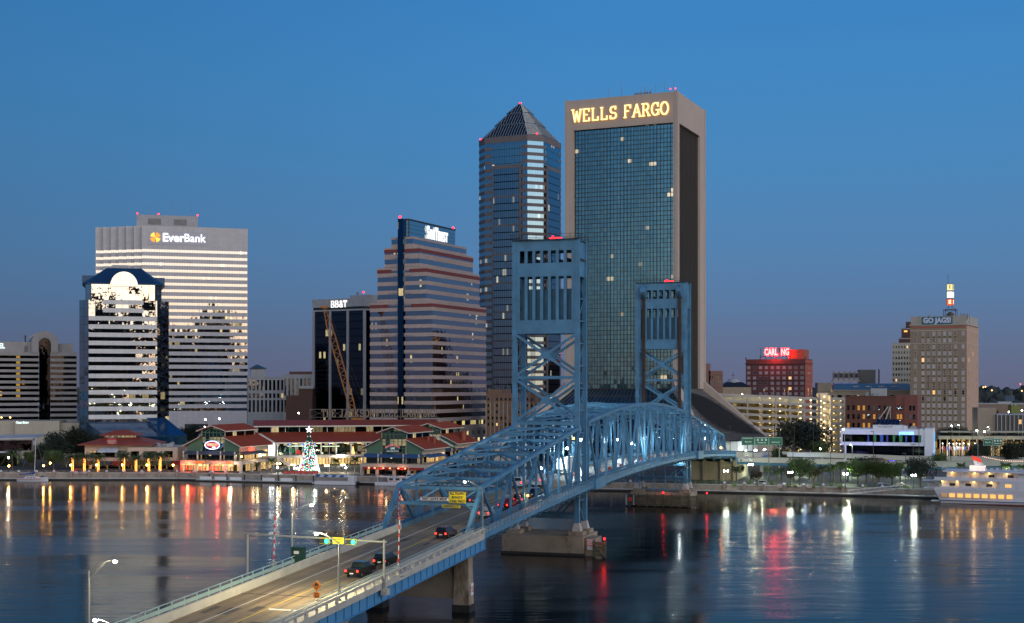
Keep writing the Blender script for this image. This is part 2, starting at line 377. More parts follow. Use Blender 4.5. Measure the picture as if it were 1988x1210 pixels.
# ------------------------------------------------------------------ river
def make_water():
    s = NT('river_water'); tc = s.n('ShaderNodeTexCoord'); P = tc.outputs['Object']
    mp = s.n('ShaderNodeMapping'); mp.inputs['Scale'].default_value = (.035, .16, 1); mp.inputs['Rotation'].default_value = (0, 0, R(8)); s.l(P, mp.inputs[0])
    big = s.n('ShaderNodeMapping'); big.inputs['Scale'].default_value = (.006, .024, 1); big.inputs['Rotation'].default_value = (0, 0, R(12)); s.l(P, big.inputs[0])
    n1 = s.noise(1.0, 4, mp.outputs[0], .6); n2 = s.noise(1.0, 4, big.outputs[0], .55)
    n3 = s.noise(5.0, 3, mp.outputs[0], .6)
    h = s.math('ADD', s.math('MULTIPLY', n1, .35), s.math('MULTIPLY', n3, .05))
    patch = s.n('ShaderNodeMapRange'); patch.interpolation_type = 'SMOOTHSTEP'
    patch.inputs['From Min'].default_value = .44; patch.inputs['From Max'].default_value = .56; s.l(n2, patch.inputs[0])
    sp = s.n('ShaderNodeSeparateXYZ'); s.l(P, sp.inputs[0])
    # calmer close to the far bank
    near = s.n('ShaderNodeMapRange'); near.interpolation_type = 'SMOOTHSTEP'
    near.inputs['From Min'].default_value = 330; near.inputs['From Max'].default_value = 425
    s.l(s.math('ADD', sp.outputs['Y'], s.math('MULTIPLY', sp.outputs['X'], .25)), near.inputs[0])
    rough = s.math('ADD', .12, s.math('MULTIPLY', patch.outputs[0], .13)); rough = s.math('MULTIPLY', rough, s.math('SUBTRACT', 1.0, s.math('MULTIPLY', near.outputs[0], .42)))
    gl = s.n('ShaderNodeBsdfGlossy'); gl.inputs['Color'].default_value = (.86, .80, .74, 1); s.l(rough, gl.inputs['Roughness'])
    s.b.inputs['Base Color'].default_value = (.004, .007, .010, 1); s.b.inputs['Roughness'].default_value = 1; s.b.inputs['Specular IOR Level'].default_value = 0
    fr = s.n('ShaderNodeFresnel'); fr.inputs['IOR'].default_value = 1.3; mx = s.n('ShaderNodeMixShader'); s.l(fr.outputs[0], mx.inputs[0]); s.l(s.b.outputs[0], mx.inputs[1]); s.l(gl.outputs[0], mx.inputs[2]); s.l(mx.outputs[0], s.out.inputs[0])
    bp = s.n('ShaderNodeBump'); bp.inputs['Distance'].default_value = .9; bp.inputs['Strength'].default_value = .5
    s.l(s.math('MULTIPLY', h, s.math('SUBTRACT', 1.0, s.math('MULTIPLY', near.outputs[0], .45))), bp.inputs['Height']); s.l(bp.outputs[0], gl.inputs['Normal']); s.l(bp.outputs[0], fr.inputs['Normal'])
    return s.m
tag(part('river', make_water(), None, lambda m: m.face([(-4000, -60, 0), (4000, -60, 0), (4000, 1200, 0), (-4000, 1200, 0)])), kind='structure')
# ------------------------------------------------------------------ land
GZ = 2.2
SHORE = [(-4000, 1000), (-500, 505), (-186, 491), (-122, 492), (-53, 472), (1, 449), (67, 433), (113, 418), (127, 411), (300, 350), (4000, -800)]
M_ground = plain('paving', (.075, .07, .062), .8, var=.25, scale=.08)
M_far = plain('far_ground', (.05, .06, .045), .9, var=.3, scale=.01)
def ground(m):
    for (x0, y0), (x1, y1) in zip(SHORE, SHORE[1:]):
        m.face([(x0, y0, GZ), (x1, y1, GZ), (x1, max(y1, 0)+1100, GZ), (x0, max(y0, 0)+1100, GZ)])
        m.face([(x0, max(y0, 0)+1100, GZ), (x1, max(y1, 0)+1100, GZ), (x1*4, 20000, GZ), (x0*4, 20000, GZ)])
tag(part('ground', M_ground, None, ground), kind='structure')
tag(part('ground', M_far, None, lambda m: m.face([(-9000, -9000, GZ), (9000, -9000, GZ), (9000, 20, GZ), (-9000, 20, GZ)])), kind='structure')
M_conc = plain('bulkhead_concrete', (.30, .25, .20), .85, var=.3, scale=.35, bump=.3)
M_dock = plain('dock_concrete', (.42, .40, .37), .8, var=.15, scale=.5)
M_dark = plain('wet_piling', (.02, .018, .015), .6, var=.3)
def seawall(m, off, z0, z1, th):
    for i in range(1, len(SHORE)-2):
        a, b = Vector((*SHORE[i], 0)), Vector((*SHORE[i+1], 0)); n = Vector(((b-a).y, -(b-a).x, 0)).normalized()
        if n.y > 0: n = -n
        p, q = a+n*off, b+n*off
        m.hexa([(p.x, p.y, z0), (q.x, q.y, z0), (q.x-n.x*th, q.y-n.y*th, z0), (p.x-n.x*th, p.y-n.y*th, z0), (p.x, p.y, z1), (q.x, q.y, z1), (q.x-n.x*th, q.y-n.y*th, z1), (p.x-n.x*th, p.y-n.y*th, z1)])
sw = thing('seawall', 'long stained concrete seawall with low wharf along the far bank', 'seawall', (0, 0, 0))
part('bulkhead', M_conc, sw, lambda m: seawall(m, .3, -1, GZ+.25, .8))
part('wharf_deck', M_dock, sw, lambda m: seawall(m, 2.6, .55, .85, 2.4))
part('wharf_piling', M_dark, sw, lambda m: seawall(m, 2.3, -1, .54, 1.9))
part('coping', M_dock, sw, lambda m: seawall(m, .45, GZ+.252, GZ+.5, .9))

# ------------------------------------------------------------------ the vertical lift bridge; local x = to the right of the right truss, y = along the bridge, z = height
def zd(s):
    if s > 129.5: s = 259-s
    if s < 20: return 11.2+.053*s
    return 15.17-2.9*((129.5-s)/109.5)**2
TOP = [(7.5, 17.9), (22.5, 19.9), (37.5, 21.9), (52.5, 23.9), (67.5, 25.8), (74, 26.7), (89.857, 28.2), (105.714, 29.3), (121.571, 29.9), (129.5, 30.0)]
def zt(s):
    if s > 129.5: s = 259-s
    for (a, u), (b, v) in zip(TOP, TOP[1:]):
        if s <= b: return u+(v-u)*(s-a)/(b-a)
    return 30.0
BW = 14.3
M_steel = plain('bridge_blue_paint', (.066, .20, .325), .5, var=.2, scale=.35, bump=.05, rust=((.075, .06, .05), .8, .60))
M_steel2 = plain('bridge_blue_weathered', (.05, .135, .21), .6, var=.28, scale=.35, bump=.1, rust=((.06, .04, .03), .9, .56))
M_girder = plain('girder_light_blue', (.07, .25, .46), .5, var=.1, scale=.3)
M_road = plain('deck_road', (.21, .155, .095), .75, var=.28, scale=.18, bump=.1)
M_grid = plain('steel_grid_deck', (.10, .10, .095), .5, var=.15, scale=1)
M_white = plain('road_line_white', (.6, .6, .56), .7, var=.15, scale=.8)
M_yel = plain('road_line_yellow', (.55, .38, .06), .7, var=.2, scale=.8)
M_barr = plain('barrier_concrete', (.44, .42, .36), .8, var=.14, scale=.5)
M_pier = plain('pier_concrete', (.29, .235, .17), .85, var=.25, scale=.22, bump=.2, rust=((.09, .055, .03), .45, .52))
M_rail = plain('rail_metal', (.30, .42, .40), .5, var=.1)
M_post = plain('galvanised_steel', (.20, .21, .21), .5, var=.06)
M_black = plain('black_metal', (.015, .015, .017), .45, var=.1)
BR = thing('lift_bridge', 'blue steel vertical lift bridge with two tall towers and arched trusses over the river', 'bridge', (-7.2, 208, 0), -18)
def strip(m, x0, x1, s0, s1, dz0, dz1, step=5.0, f=None):
    """a band along the deck between offsets x0..x1 from height deck+dz0 to deck+dz1"""
    f = f or zd; n = max(1, int(math.ceil((s1-s0)/step)))
    for i in range(n):
        a = s0+(s1-s0)*i/n; b = s0+(s1-s0)*(i+1)/n
        m.hexa([(x0, a, f(a)+dz0), (x1, a, f(a)+dz0), (x1, b, f(b)+dz0), (x0, b, f(b)+dz0), (x0, a, f(a)+dz1), (x1, a, f(a)+dz1), (x1, b, f(b)+dz1), (x0, b, f(b)+dz1)])
def truss_span(name, s0, s1, tops, bots, first=None, last=None):
    sp = sub(BR, name)
    for X in (0.0, -BW):
        ns = sorted(tops)
        def chord(m):
            for a, b in zip(ns, ns[1:]): m.beam((X, a-.1, zt(a)), (X, b+.1, zt(b)), .62, .62)
        part('top_chord', M_steel, sp, chord)
        part('bottom_chord', M_steel, sp, lambda m: strip(m, X-.3, X+.3, s0, s1, -1.35, -.55))
        allp = sorted(set(tops+bots+[first, last])-{None})
        for b in bots:
            for t in (max([q for q in tops if q < b], default=None), min([q for q in tops if q > b], default=None)):
                if t is None: continue
                part('diagonal', M_steel, sp, lambda m: m.laced((X, b, zd(b)-.8), (X, t, zt(t)-.25), .5, out=(1, 0, 0), d=.42))
        for q in tops+bots:
            part('vertical_post', M_steel, sp, lambda m: m.laced((X, q, zd(q)-.8), (X, q, zt(q)-.3), .36 if q in tops else .42, out=(1, 0, 0), d=.36, step=.5))
            part('gusset', M_steel, sp, lambda m: m.box(X-.34, q-.7, zt(q)-.75, X+.34, q+.7, zt(q)+.12) if q in tops else m.box(X-.34, q-.7, zd(q)-1.4, X+.34, q+.7, zd(q)-.2))
        for e, t in ((first, min(tops)), (last, max(tops))):
            if e is not None: part('end_post', M_steel, sp, lambda m: m.beam((X, e, zd(e)-.8), (X, t, zt(t)), .72, .62, (1, 0, 0)))
    # cross bracing between the two trusses
    for q in sorted(tops+bots):
        z = zt(q)-.25
        part('top_strut', M_steel, sp, lambda m: m.beam((-BW+.3, q, z), (-.3, q, z), .35, .55))
        big = q in tops
        if big and q not in (7.5, 251.5):
            zl = z-2.3
            def sway(m):
                m.beam((-BW+.2, q, zl), (-.2, q, zl), .3, .4)
                n = 4
                for i in range(n):
                    a = -BW+.3+(BW-.6)*i/n; b = -BW+.3+(BW-.6)*(i+1)/n; u, v = (z, zl) if i % 2 == 0 else (zl, z)
                    m.laced((a, q, u), (b, q, v), .3, out=(0, 1, 0), d=.2, t=.07)
                for X, k in ((-.3, -1), (-BW+.3, 1)): m.beam((X, q, zl-1.7), (X+k*1.8, q, zl), .25, .25)
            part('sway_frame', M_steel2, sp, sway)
    ps = sorted(tops+bots)
    for a, b in zip(ps, ps[1:]):
        def lateral(m):
            z0, z1 = zt(a)-.05, zt(b)-.05
            m.laced((-BW+.3, a, z0), (-BW/2, b, z1), .42, out=(0, -.2, 1), d=.2, t=.08, diag=True, step=.5)
            m.laced((-.3, a, z0), (-BW/2, b, z1), .42, out=(0, -.2, 1), d=.2, t=.08, diag=True, step=.5)
        part('top_lateral', M_steel, sp, lateral)
    # floor
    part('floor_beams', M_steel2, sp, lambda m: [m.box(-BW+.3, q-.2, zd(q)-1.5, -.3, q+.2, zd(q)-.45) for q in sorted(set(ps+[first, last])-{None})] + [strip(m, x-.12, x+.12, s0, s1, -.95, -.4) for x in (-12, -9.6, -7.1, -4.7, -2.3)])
    part('deck', M_road if name != 'lift_span' else M_grid, sp, lambda m: strip(m, -BW+.7, -.7, s0, s1, -.38, 0, 3))
    part('kerb', M_steel2, sp, lambda m: strip(m, -.95, -.7, s0, s1, .004, .55)); part('kerb', M_steel2, sp, lambda m: strip(m, -12.2, -11.95, s0, s1, .004, .75))
    part('lane_line', M_yel, sp, lambda m: strip(m, -4.35, -4.2, s0, s1, .004, .012, 3))
    part('lane_line', M_white, sp, lambda m: strip(m, -8.1, -7.98, s0, s1, .004, .012, 3))
    # walkway hung outside the right truss
    def walk(m): strip(m, .45, 3.0, s0, s1, -.30, -.12, 3)
    part('walkway', M_barr, sp, walk)
    part('walkway_fascia', M_steel, sp, lambda m: strip(m, 3.01, 3.16, s0, s1, -.62, .12, 3))
    def brackets(m):
        n = int((s1-s0)/3.75)
        for i in range(n+1):
            q = s0+(s1-s0)*i/n
            m.hexa([(.3, q-.06, zd(q)-1.6), (.32, q-.06, zd(q)-1.6), (.32, q+.06, zd(q)-1.6), (.3, q+.06, zd(q)-1.6), (.3, q-.06, zd(q)-.32), (3.0, q-.06, zd(q)-.32), (3.0, q+.06, zd(q)-.32), (.3, q+.06, zd(q)-.32)])
            if i < n:   # shallow arched bottom flange between brackets
                w = (s1-s0)/n
                for k in range(4):
                    a, b = q+w*k/4, q+w*(k+1)/4; ha = .45*math.sin(math.pi*k/4); hb = .45*math.sin(math.pi*(k+1)/4)
                    m.beam((2.9, a, zd(a)-1.25+ha), (2.9, b, zd(b)-1.25+hb), .3, .1)
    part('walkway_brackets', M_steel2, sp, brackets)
    def rail(m):
        n = int((s1-s0)/1.9)
        for i in range(n+1):
            q = s0+(s1-s0)*i/n; m.beam((3.1, q, zd(q)-.5), (3.1, q, zd(q)+1.28), .1, .1)
        strip(m, 3.05, 3.15, s0, s1, 1.2, 1.3); strip(m, 3.07, 3.13, s0, s1, .62, .68)
        n = int((s1-s0)/.32)
        for i in range(n):
            q = s0+(s1-s0)*(i+.5)/n; m.box(3.085, q-.02, zd(q)+.1, 3.115, q+.02, zd(q)+1.22)
    part('walkway_railing', M_steel, sp, rail)
    def innerrail(m, xs):
        for x, h in xs:
            n = int((s1-s0)/2.5)
            for i in range(n+1):
                q = s0+(s1-s0)*i/n; m.beam((x, q, zd(q)-.2), (x, q, zd(q)+h), .08, .08)
            strip(m, x-.04, x+.04, s0, s1, h, h+.08); strip(m, x-.03, x+.03, s0, s1, h*.45, h*.45+.06); strip(m, x-.03, x+.03, s0, s1, h*.72, h*.72+.06)
    for q_ in ((.5, 1.0), (-BW-1.3, 1.1)): part('railing', M_steel, sp, lambda m: innerrail(m, (q_,)))
    part('edge_beam', M_steel2, sp, lambda m: strip(m, -BW-1.5, -BW-.4, s0, s1, -.4, -.15))
    return sp
SA = truss_span('near_side_span', 0, 67.5, [7.5, 22.5, 37.5, 52.5, 67.2], [15, 30, 45, 60], first=0)
L0 = 74.6; LP = (184.4-L0)/14
SL_ = truss_span('lift_span', L0, 184.4, [L0+LP*2*i for i in range(8)], [L0+LP*(2*i+1) for i in range(7)])
SB = truss_span('far_side_span', 191.5, 259, [191.8, 206.5, 221.5, 236.5, 251.5], [199, 214, 229, 244], last=259)
# portal bracing between the inclined end posts
for sp, e, t in ((SA, 0, 7.5), (SB, 259, 251.5)):
    def portal(m):
        def P(f): return e+(t-e)*f, zd(e)-.8+(zt(t)-zd(e)+.8)*f
        y1, z1 = P(.98); y0, z0 = P(.66)
        m.beam((-BW+.3, y1, z1-.1), (-.3, y1, z1-.1), .35, .5); m.beam((-BW+.3, y0, z0), (-.3, y0, z0), .35, .55)
        xs = [-BW+.3, -BW+3.6, -BW/2, -3.6, -.3]
        for i in range(4):
            a, b = xs[i], xs[i+1]; up = i % 2 == 0
            ya, za, yb, zb = (y1, z1, y0, z0) if up else (y0, z0, y1, z1)
            m.beam((a, ya, za), (b, yb, zb), .25, .3)
        for X, k in ((-.35, -1), (-BW+.35, 1)):
            yk, zk = P(.50)
            for q in range(4):
                f0, f1 = q/4, (q+1)/4
                m.beam((X+k*1.6*f0**2, yk+(y0-yk)*f0, zk+(z0-zk)*f0), (X+k*1.6*f1**2, yk+(y0-yk)*f1, zk+(z0-zk)*f1), .3, .2)
    part('portal_brace', M_steel, sp, portal)

M_legshade = plain('bridge_leg_shade', (.012, .03, .045), .8)  # near-black cores: shade inside the laced legs, put into the colour
M_rust = plain('bridge_rusty_brown', (.06, .035, .022), .8, var=.4, scale=.5)
M_cw = plain('counterweight_blue', (.03, .11, .17), .6, var=.2, scale=.4)
M_red = glow('aviation_red', (1, .01, .015), 9)
def tower(s0, s1, name, near=True):
    tw = sub(BR, name); xl, xr = (-13.8, -.5) if near else (-14.4, -.3); ZT = 64.0
    for X in (xl, xr):
        for S in (s0+.35, s1-.35):
            def leg(m):
                m.laced((X, S, 6.3), (X, S, ZT), .95, out=(0, 1, 0), d=.9, step=1.15, t=.16)
                m.laced((X, S, 6.3), (X, S, ZT-.02), .87, out=(1, 0, 0), d=.93, step=1.15, t=.16)
            part('leg', M_steel, tw, leg); part('leg_shade_core', M_legshade, tw, lambda m: m.box(X-.3, S-.3, 6.3, X+.3, S+.3, ZT-.3))
            part('leg_foot', M_dock, tw, lambda m: m.loft(rect(X-.9, S-.9, X+.9, S+.9), 4.7, rect(X-.55, S-.55, X+.55, S+.55), 6.35, True))
        # side face: solid plate on top, lacing below
        def side(m):
            m.box(X-.12, s0+.8, 56.8, X+.12, s1-.8, ZT-.1)
            z = 56.8; k = 1
            while z > 8:
                m.beam((X, s0+.8, z), (X, s1-.8, z), .18, .22)
                a, b = (s0+.8, s1-.8) if k > 0 else (s1-.8, s0+.8)
                m.beam((X, a, z), (X, b, z-4.6), .16, .22); z -= 4.6; k = -k
        part('side_bracing', M_steel, tw, side)
    for S in (s0+.1, s1-.1):
        xa, xb = xl+.5, xr-.5; W_ = xb-xa; nb = 7
        def face(m):
            for z0, z1 in ((62.0, 64.0), (56.7, 59.5), (45.0, 47.8)): m.box(xa, S-.1, z0, xb, S+.1, z1)
            rw = .62
            for i in range(nb+1):
                c = xa+rw/2+(W_-rw)*i/nb
                m.box(c-rw/2, S-.13, 47.8, c+rw/2, S+.09, 56.72); m.box(c-rw/2, S-.13, 59.48, c+rw/2, S+.09, 62.02)
        part('portal_wall', M_steel, tw, face)
        for zt_, zb_ in ((45.0, 36.2), (35.8, 26.9)):
            def xb_(m):
                m.beam((xa-.2, S, zt_-.2), (xb+.2, S, zb_+.2), .62, .5); m.beam((xa-.2, S, zb_+.2), (xb+.2, S, zt_-.2), .58, .5)
                c = (xa+xb)/2; zc = (zt_+zb_)/2
                m.xz([(c-1.1, zc), (c-.5, zc-.75), (c+.5, zc-.75), (c+1.1, zc), (c+.5, zc+.75), (c-.5, zc+.75)], S-.28, S+.28)
            part('cross_brace', M_steel, tw, xb_)
        part('strut', M_steel, tw, lambda m: [m.box(xa, S-.22, z-.3, xb, S+.22, z+.3) for z in (36, 26.6)])
        part('strut', M_steel2, tw, lambda m: m.box(xa, S-.3, 7.2, xb, S+.3, 8.0))
        def low(m):
            m.beam((xa, S, zd(s0)-1.8), (xa+4.2, S, 8), .4, .4); m.beam((xb, S, zd(s0)-1.8), (xb-4.2, S, 8), .4, .4)
            m.beam((xa, S, 8), (xa+4.2, S, zd(s0)-1.8), .3, .3) if False else None
            m.box(xa, S-.25, zd(s0)-2.2, xb, S+.25, zd(s0)-1.5)
        part('lower_brace', M_steel2, tw, low)
    part('counterweight', M_cw, tw, lambda m: m.box(xl+.9, s0+1.2, 46.5, xr-.9, s1-1.2, 54.2))
    def mach(m):
        for i in range(6):
            x = xl+1.8+i*2.3; m.tube((x, s0+1.3, 60.2), (x, s1-1.3, 60.2), .35, n=8); m.box(x-.5, s0+1.6, 59.3, x+.1, s1-1.6, 59.9)
        m.box(xl+.5, s0+.3, 59.0, xr-.5, s1-.3, 59.3)
    part('machinery', M_black, tw, mach)
    part('roof_deck', M_steel, tw, lambda m: m.box(xl-.45, s0-.2, ZT+.003, xr+.45, s1+.4, ZT+.2))
    def rl(m):
        x0, x1, y0, y1 = xl-.55, xr+.55, s0-.7, s1+.7
        m.box(x0, y0, ZT+.2, x1, y1, ZT+.26)
        for h in (.7, 1.3):
            for a, b in (((x0, y0), (x1, y0)), ((x1, y0), (x1, y1)), ((x1, y1), (x0, y1)), ((x0, y1), (x0, y0))): m.beam((*a, ZT+h), (*b, ZT+h), .07, .07)
        for i in range(9):
            for y in (y0, y1): x = x0+(x1-x0)*i/8; m.beam((x, y, ZT+.2), (x, y, ZT+1.35), .07, .07)
    part('roof_railing', M_black, tw, rl)
    part('beacon', M_red, tw, lambda m: m.box(-6.5, s0+.5, ZT+.5, -3.9, s0+.9, ZT+.68).ball((-5.6, s0, ZT+.7), .3))
    # sheave hoods where the cables leave towards the lift span
    S = s1 if near else s0
    def sheave(m):
        for X in (-1.9, -BW+1.9):
            k = 1 if near else -1
            m.tube((X-.7, S, 61.5), (X+.7, S, 61.5), 1.9, n=20)
    part('sheave', M_steel, tw, sheave)
    def ropes(m):
        for X in (-2.3, -1.9, -1.5, -BW+1.5, -BW+1.9, -BW+2.3):
            k = 1.9 if near else -1.9
            m.tube((X, S+k, 61.5), (X, S+k, 27.5), .07, n=5)
    part('lift_cables', M_black, tw, ropes)
    if not near:
        part('guide_post', M_rust, tw, lambda m: [m.box(x-.45, s0-.5, 27, x+.45, s0-.15, 62) for x in (-1.9, -BW+1.9)])
    return tw
tower(67.5, 74, 'near_tower', True); tower(185, 191.5, 'far_tower', False)
# tower floor pieces between the spans
def joint(s0, s1):
    part('tower_deck', M_road, BR, lambda m: strip(m, -BW+.7, -.7, s0, s1, -.38, 0, 3))
    part('tower_walkway', M_barr, BR, lambda m: strip(m, .8, 3.6, s0, s1, -.3, -.12, 3))
    part('tower_balcony', M_steel, BR, lambda m: [strip(m, 3.62, 3.75, s0-.6, s1+.6, -.9, 1.35, 3), strip(m, 3.0, 3.6, s0-.6, s0-.5, -.9, 1.35), strip(m, 3.0, 3.6, s1+.5, s1+.6, -.9, 1.35)])
joint(67.5, 74.6); joint(184.4, 191.5)
# ---- piers
def pier(m, s0, s1, x0=-15.7, x1=1.5):
    m.box(x0, s0, -3, x1, s1, 3.9); m.box(x0-.15, s0-.15, -3, x1+.15, s1+.15, .35)
    for X in (-13.8, -.5):
        for S in (s0+2.85, s1-2.85): m.box(X-1.5, S-1.5, 3.9, X+1.5, S+1.5, 4.72)
def tide(m, s0, s1, x0=-15.7, x1=1.5): m.box(x0-.2, s0-.2, -3, x1+.2, s1+.2, .5)
p = part('pier', M_pier, BR, lambda m: pier(m, 65, 76.5)); part('tide_line', M_dark, p, lambda m: tide(m, 65, 76.5))
p = part('pier', M_pier, BR, lambda m: pier(m, 182.5, 194)); part('tide_line', M_dark, p, lambda m: tide(m, 182.5, 194))
M_timber = plain('old_timber', (.09, .08, .05), .9, var=.4, scale=.8, bump=.3)
M_sign_w = plain('sign_white', (.7, .7, .68), .5, var=.04)
M_signred = plain('sign_red', (.5, .02, .02), .5, var=.05)
def slats(m, x0, x1, y, z0, z1, n):
    for i in range(n):
        a = z0+(z1-z0)*i/n; m.box(x0, y, a+.04, x1, y+.25, a+(z1-z0)/n-.04)
    for i in range(int((x1-x0)/2.4)+1):
        x = x0+i*2.4; m.tube((x, y+.5, -2), (x, y+.5, z1+.25), .2)
fd = part('fender', M_timber, BR, lambda m: slats(m, -15.2, 4.5, 179.2, .2, 3.4, 9))
part('gauge_board', M_black, fd, lambda m: m.box(-16.6, 178.8, .3, -13.6, 179.1, 3.5))
part('gauge_marks', M_sign_w, fd, lambda m: [m.box(-16.4, 178.76, .5+.33*i, -15.9, 178.8, .62+.33*i) for i in range(9)]+[m.box(-14.2, 178.76, .5+.33*i, -13.8, 178.8, .62+.33*i) for i in range(9)])
part('red_panel', M_signred, fd, lambda m: m.box(-15.5, 178.74, 1.5, -14.5, 178.79, 2.6))
fd = part('fender', M_timber, BR, lambda m: [slats(m, 3.9, 6.6, 63.5, .2, 3.2, 4), m.beam((3.9, 63.3, .3), (6.4, 63.3, 3.1), .2, .3, (0, 1, 0)), m.beam((6.4, 63.25, .3), (3.9, 63.25, 3.1), .2, .3, (0, 1, 0))])
part('pier_end_block', M_pier, BR, lambda m: m.box(1.7, 66, -2, 3.8, 71, 3.6))
nb = part('notice_board', M_sign_w, BR, lambda m: m.box(2.1, 65.85, 1.2, 3.4, 65.97, 3.3))
M_ink = plain('ink_dark', (.03, .03, .04), .6, var=.02)
M_inkr = plain('ink_red', (.6, .05, .03), .6, var=.02)
text('CAUTION\nLOW\nWIRES', .42, M_inkr, nb, (2.75, 65.83, 2.5), extrude=.008, bold=.01)
def nav(x, y, z):
    b = part('navigation_light', M_red, BR, lambda m: m.ball((x, y, z), .22)); lamp_light(BR, (x, y-.4, z), 60, (1, .03, .03), .15)
nav(-6, 181.6, 3.9); nav(6.8, 180, 4.2); nav(-9, 120, 13.2); nav(6.4, 63, 3.9)
# far pier sub-frame: inspection cage below the deck
def cage(m):
    for x in (-13.5, -9.5, -6.0, -3.0): m.beam((x, 184.6, 4), (x, 184.6, 12.2), .22, .22)
    for z in (4.6, 8.3): m.beam((-14.5, 184.6, z), (0, 184.6, z), .25, .3)
    for a, b in ((4.6, 8.3), (8.3, 12)): m.beam((-3, 184.55, a), (.2, 184.55, b), .12, .12); m.beam((-3, 184.5, b), (.2, 184.5, a), .12, .12)
    m.box(-12, 183.6, 11.5, 0, 184.3, 12.8)
part('inspection_cage', M_steel, BR, cage)
lamp_light(BR, (-1.5, 182.5, 12.6), 260, (.8, .95, 1), .2)

# ---- approach viaduct (near)
AP = sub(BR, 'approach_viaduct'); A0 = -210
part('deck', M_road, AP, lambda m: strip(m, -14.1, 3.2, A0, 0, -.45, 0, 6))
part('lane_line', M_yel, AP, lambda m: strip(m, -4.2, -4.03, A0, 0, .004, .012, 6))
part('lane_line', M_white, AP, lambda m: strip(m, -8.1, -7.97, A0, 0, .004, .012, 6))
part('stop_line', M_white, AP, lambda m: strip(m, -3.9, 1.2, -56.6, -56.0, .004, .012, 6))
part('barrier', M_barr, AP, lambda m: strip(m, -11.95, -11.6, A0, 2, 0.003, 1.05, 6))
part('barrier', M_barr, AP, lambda m: strip(m, 1.45, 1.75, A0, -1, 0.003, .85, 6))
part('sidewalk', M_dock, AP, lambda m: strip(m, 1.78, 3.2, A0, 0, .003, .16, 6)); part('sidewalk', M_dock, AP, lambda m: strip(m, -14.1, -11.96, A0, 0, .003, .16, 6))
M_tar = plain('tar_joint', (.02, .018, .016), .7); M_patch = plain('asphalt_patch', (.075, .062, .048), .8, var=.3, scale=.6); M_worn = plain('tyre_worn', (.155, .115, .072), .65, var=.3, scale=.12)
part('tyre_track', M_worn, AP, lambda m: [strip(m, x-.28, x+.28, A0, 0, .0035, .006, 6) for x in (-10.9, -9.1, -7.0, -5.2, -2.9, -1.1)])
part('expansion_joint', M_tar, AP, lambda m: [strip(m, -11.7, 1.4, s, s+.22, .007, .011) for s in (-4.5, -27, -49, -71, -94)])
rp_ = random.Random(5)
for i in range(9):
    x, s = rp_.uniform(-11, 0), rp_.uniform(-75, -6); part('road_patch', M_patch, AP, lambda m: strip(m, x, x+rp_.uniform(.6, 1.6), s, s+rp_.uniform(1, 4), .0065, .009, 2))
def balus(m):
    n = int(-A0/2.6)
    strip(m, 3.21, 3.5, A0, -1, .95, 1.2, 6); strip(m, 3.21, 3.5, A0, -1, -.5, .32, 6)
    for i in range(n+1):
        q = A0+(-A0-1)*i/n; w = .5 if i % 3 == 0 else .2
        m.hexa([(3.215, q-w/2, zd(q)+.3), (3.49, q-w/2, zd(q)+.3), (3.49, q+w/2, zd(q)+.3), (3.215, q+w/2, zd(q)+.3), (3.215, q-w/2, zd(q)+.97), (3.49, q-w/2, zd(q)+.97), (3.49, q+w/2, zd(q)+.97), (3.215, q+w/2, zd(q)+.97)])
part('balustrade', M_barr, AP, balus)
def brail(m):
    n = int(-A0/2.6)
    strip(m, 3.32, 3.4, A0, -1, 1.42, 1.5, 6)
    for i in range(n+1):
        q = A0+(-A0-1)*i/n; m.beam((3.36, q, zd(q)+1.18), (3.36, q, zd(q)+1.45), .07, .12)
    strip(m, 1.56, 1.64, A0, -1, 1.1, 1.17, 6)
part('top_rail', M_rail, AP, brail)
def lrail(m):
    n = int(-A0/2.7)
    for i in range(n+1):
        q = A0+(-A0-1)*i/n; m.beam((-14.0, q, zd(q)+.1), (-14.0, q, zd(q)+1.25), .12, .14)
    strip(m, -14.06, -13.94, A0, 0, 1.22, 1.3, 6); strip(m, -14.04, -13.96, A0, 0, .42, .86, 6)
part('side_railing', M_rail, AP, lrail)
def girders(m):
    for x in (3.0, -1.5, -6, -10.5, -13.7):
        strip(m, x-.12, x+.12, A0, 0, -2.1, -.46, 6)
    n = int(-A0/2.2)
    for i in range(n+1):
        q = A0+(-A0)*i/n; m.beam((3.2, q, zd(q)-2.1), (3.2, q, zd(q)-.5), .12, .1)
    strip(m, 2.75, 3.35, A0, 0, -2.18, -2.1, 6)
part('girders', M_girder, AP, girders)
for s in (-4.5, -49, -94, -139, -184):
    zz = zd(s)-2.25
    def bent(m):
        for x in (1.3, -12.9): m.loft(rect(x-1.35, s-1.2, x+1.35, s+1.2), -3, rect(x-1.1, s-.95, x+1.1, s+.95), zz-.3, True)
        m.box(-14.1, s-.9, zz-1.0, 3.3, s+.9, zz-.6) if False else None
        m.box(-11.9, s-.6, 1.9, .25, s+.6, zz-1.3)
    b = part('pier', M_pier, AP, bent)
    part('bearing', M_girder, b, lambda m: [m.box(x-.35, s-.4, zz-.3, x+.35, s+.4, zz+.08) for x in (2.6, -1.5, -6, -10.5, -14.5)])
    part('tide_line', M_dark, b, lambda m: [m.box(x-1.42, s-1.27, -3, x+1.42, s+1.27, 1.1) for x in (1.3, -12.9)])
    if s in (-4.5, -49):
        nb = part('notice_board', M_sign_w, b, lambda m: m.box(2.62, s-.55, zz-6.2 if s > -10 else zz-3, 2.71, s+.55, zz-4.4 if s > -10 else zz-1.2))
        text('CAUTION\nLOW\nWIRES', .34, M_inkr, nb, (2.75, s, zz-5.3 if s > -10 else zz-2.1), deg=90, extrude=.008)
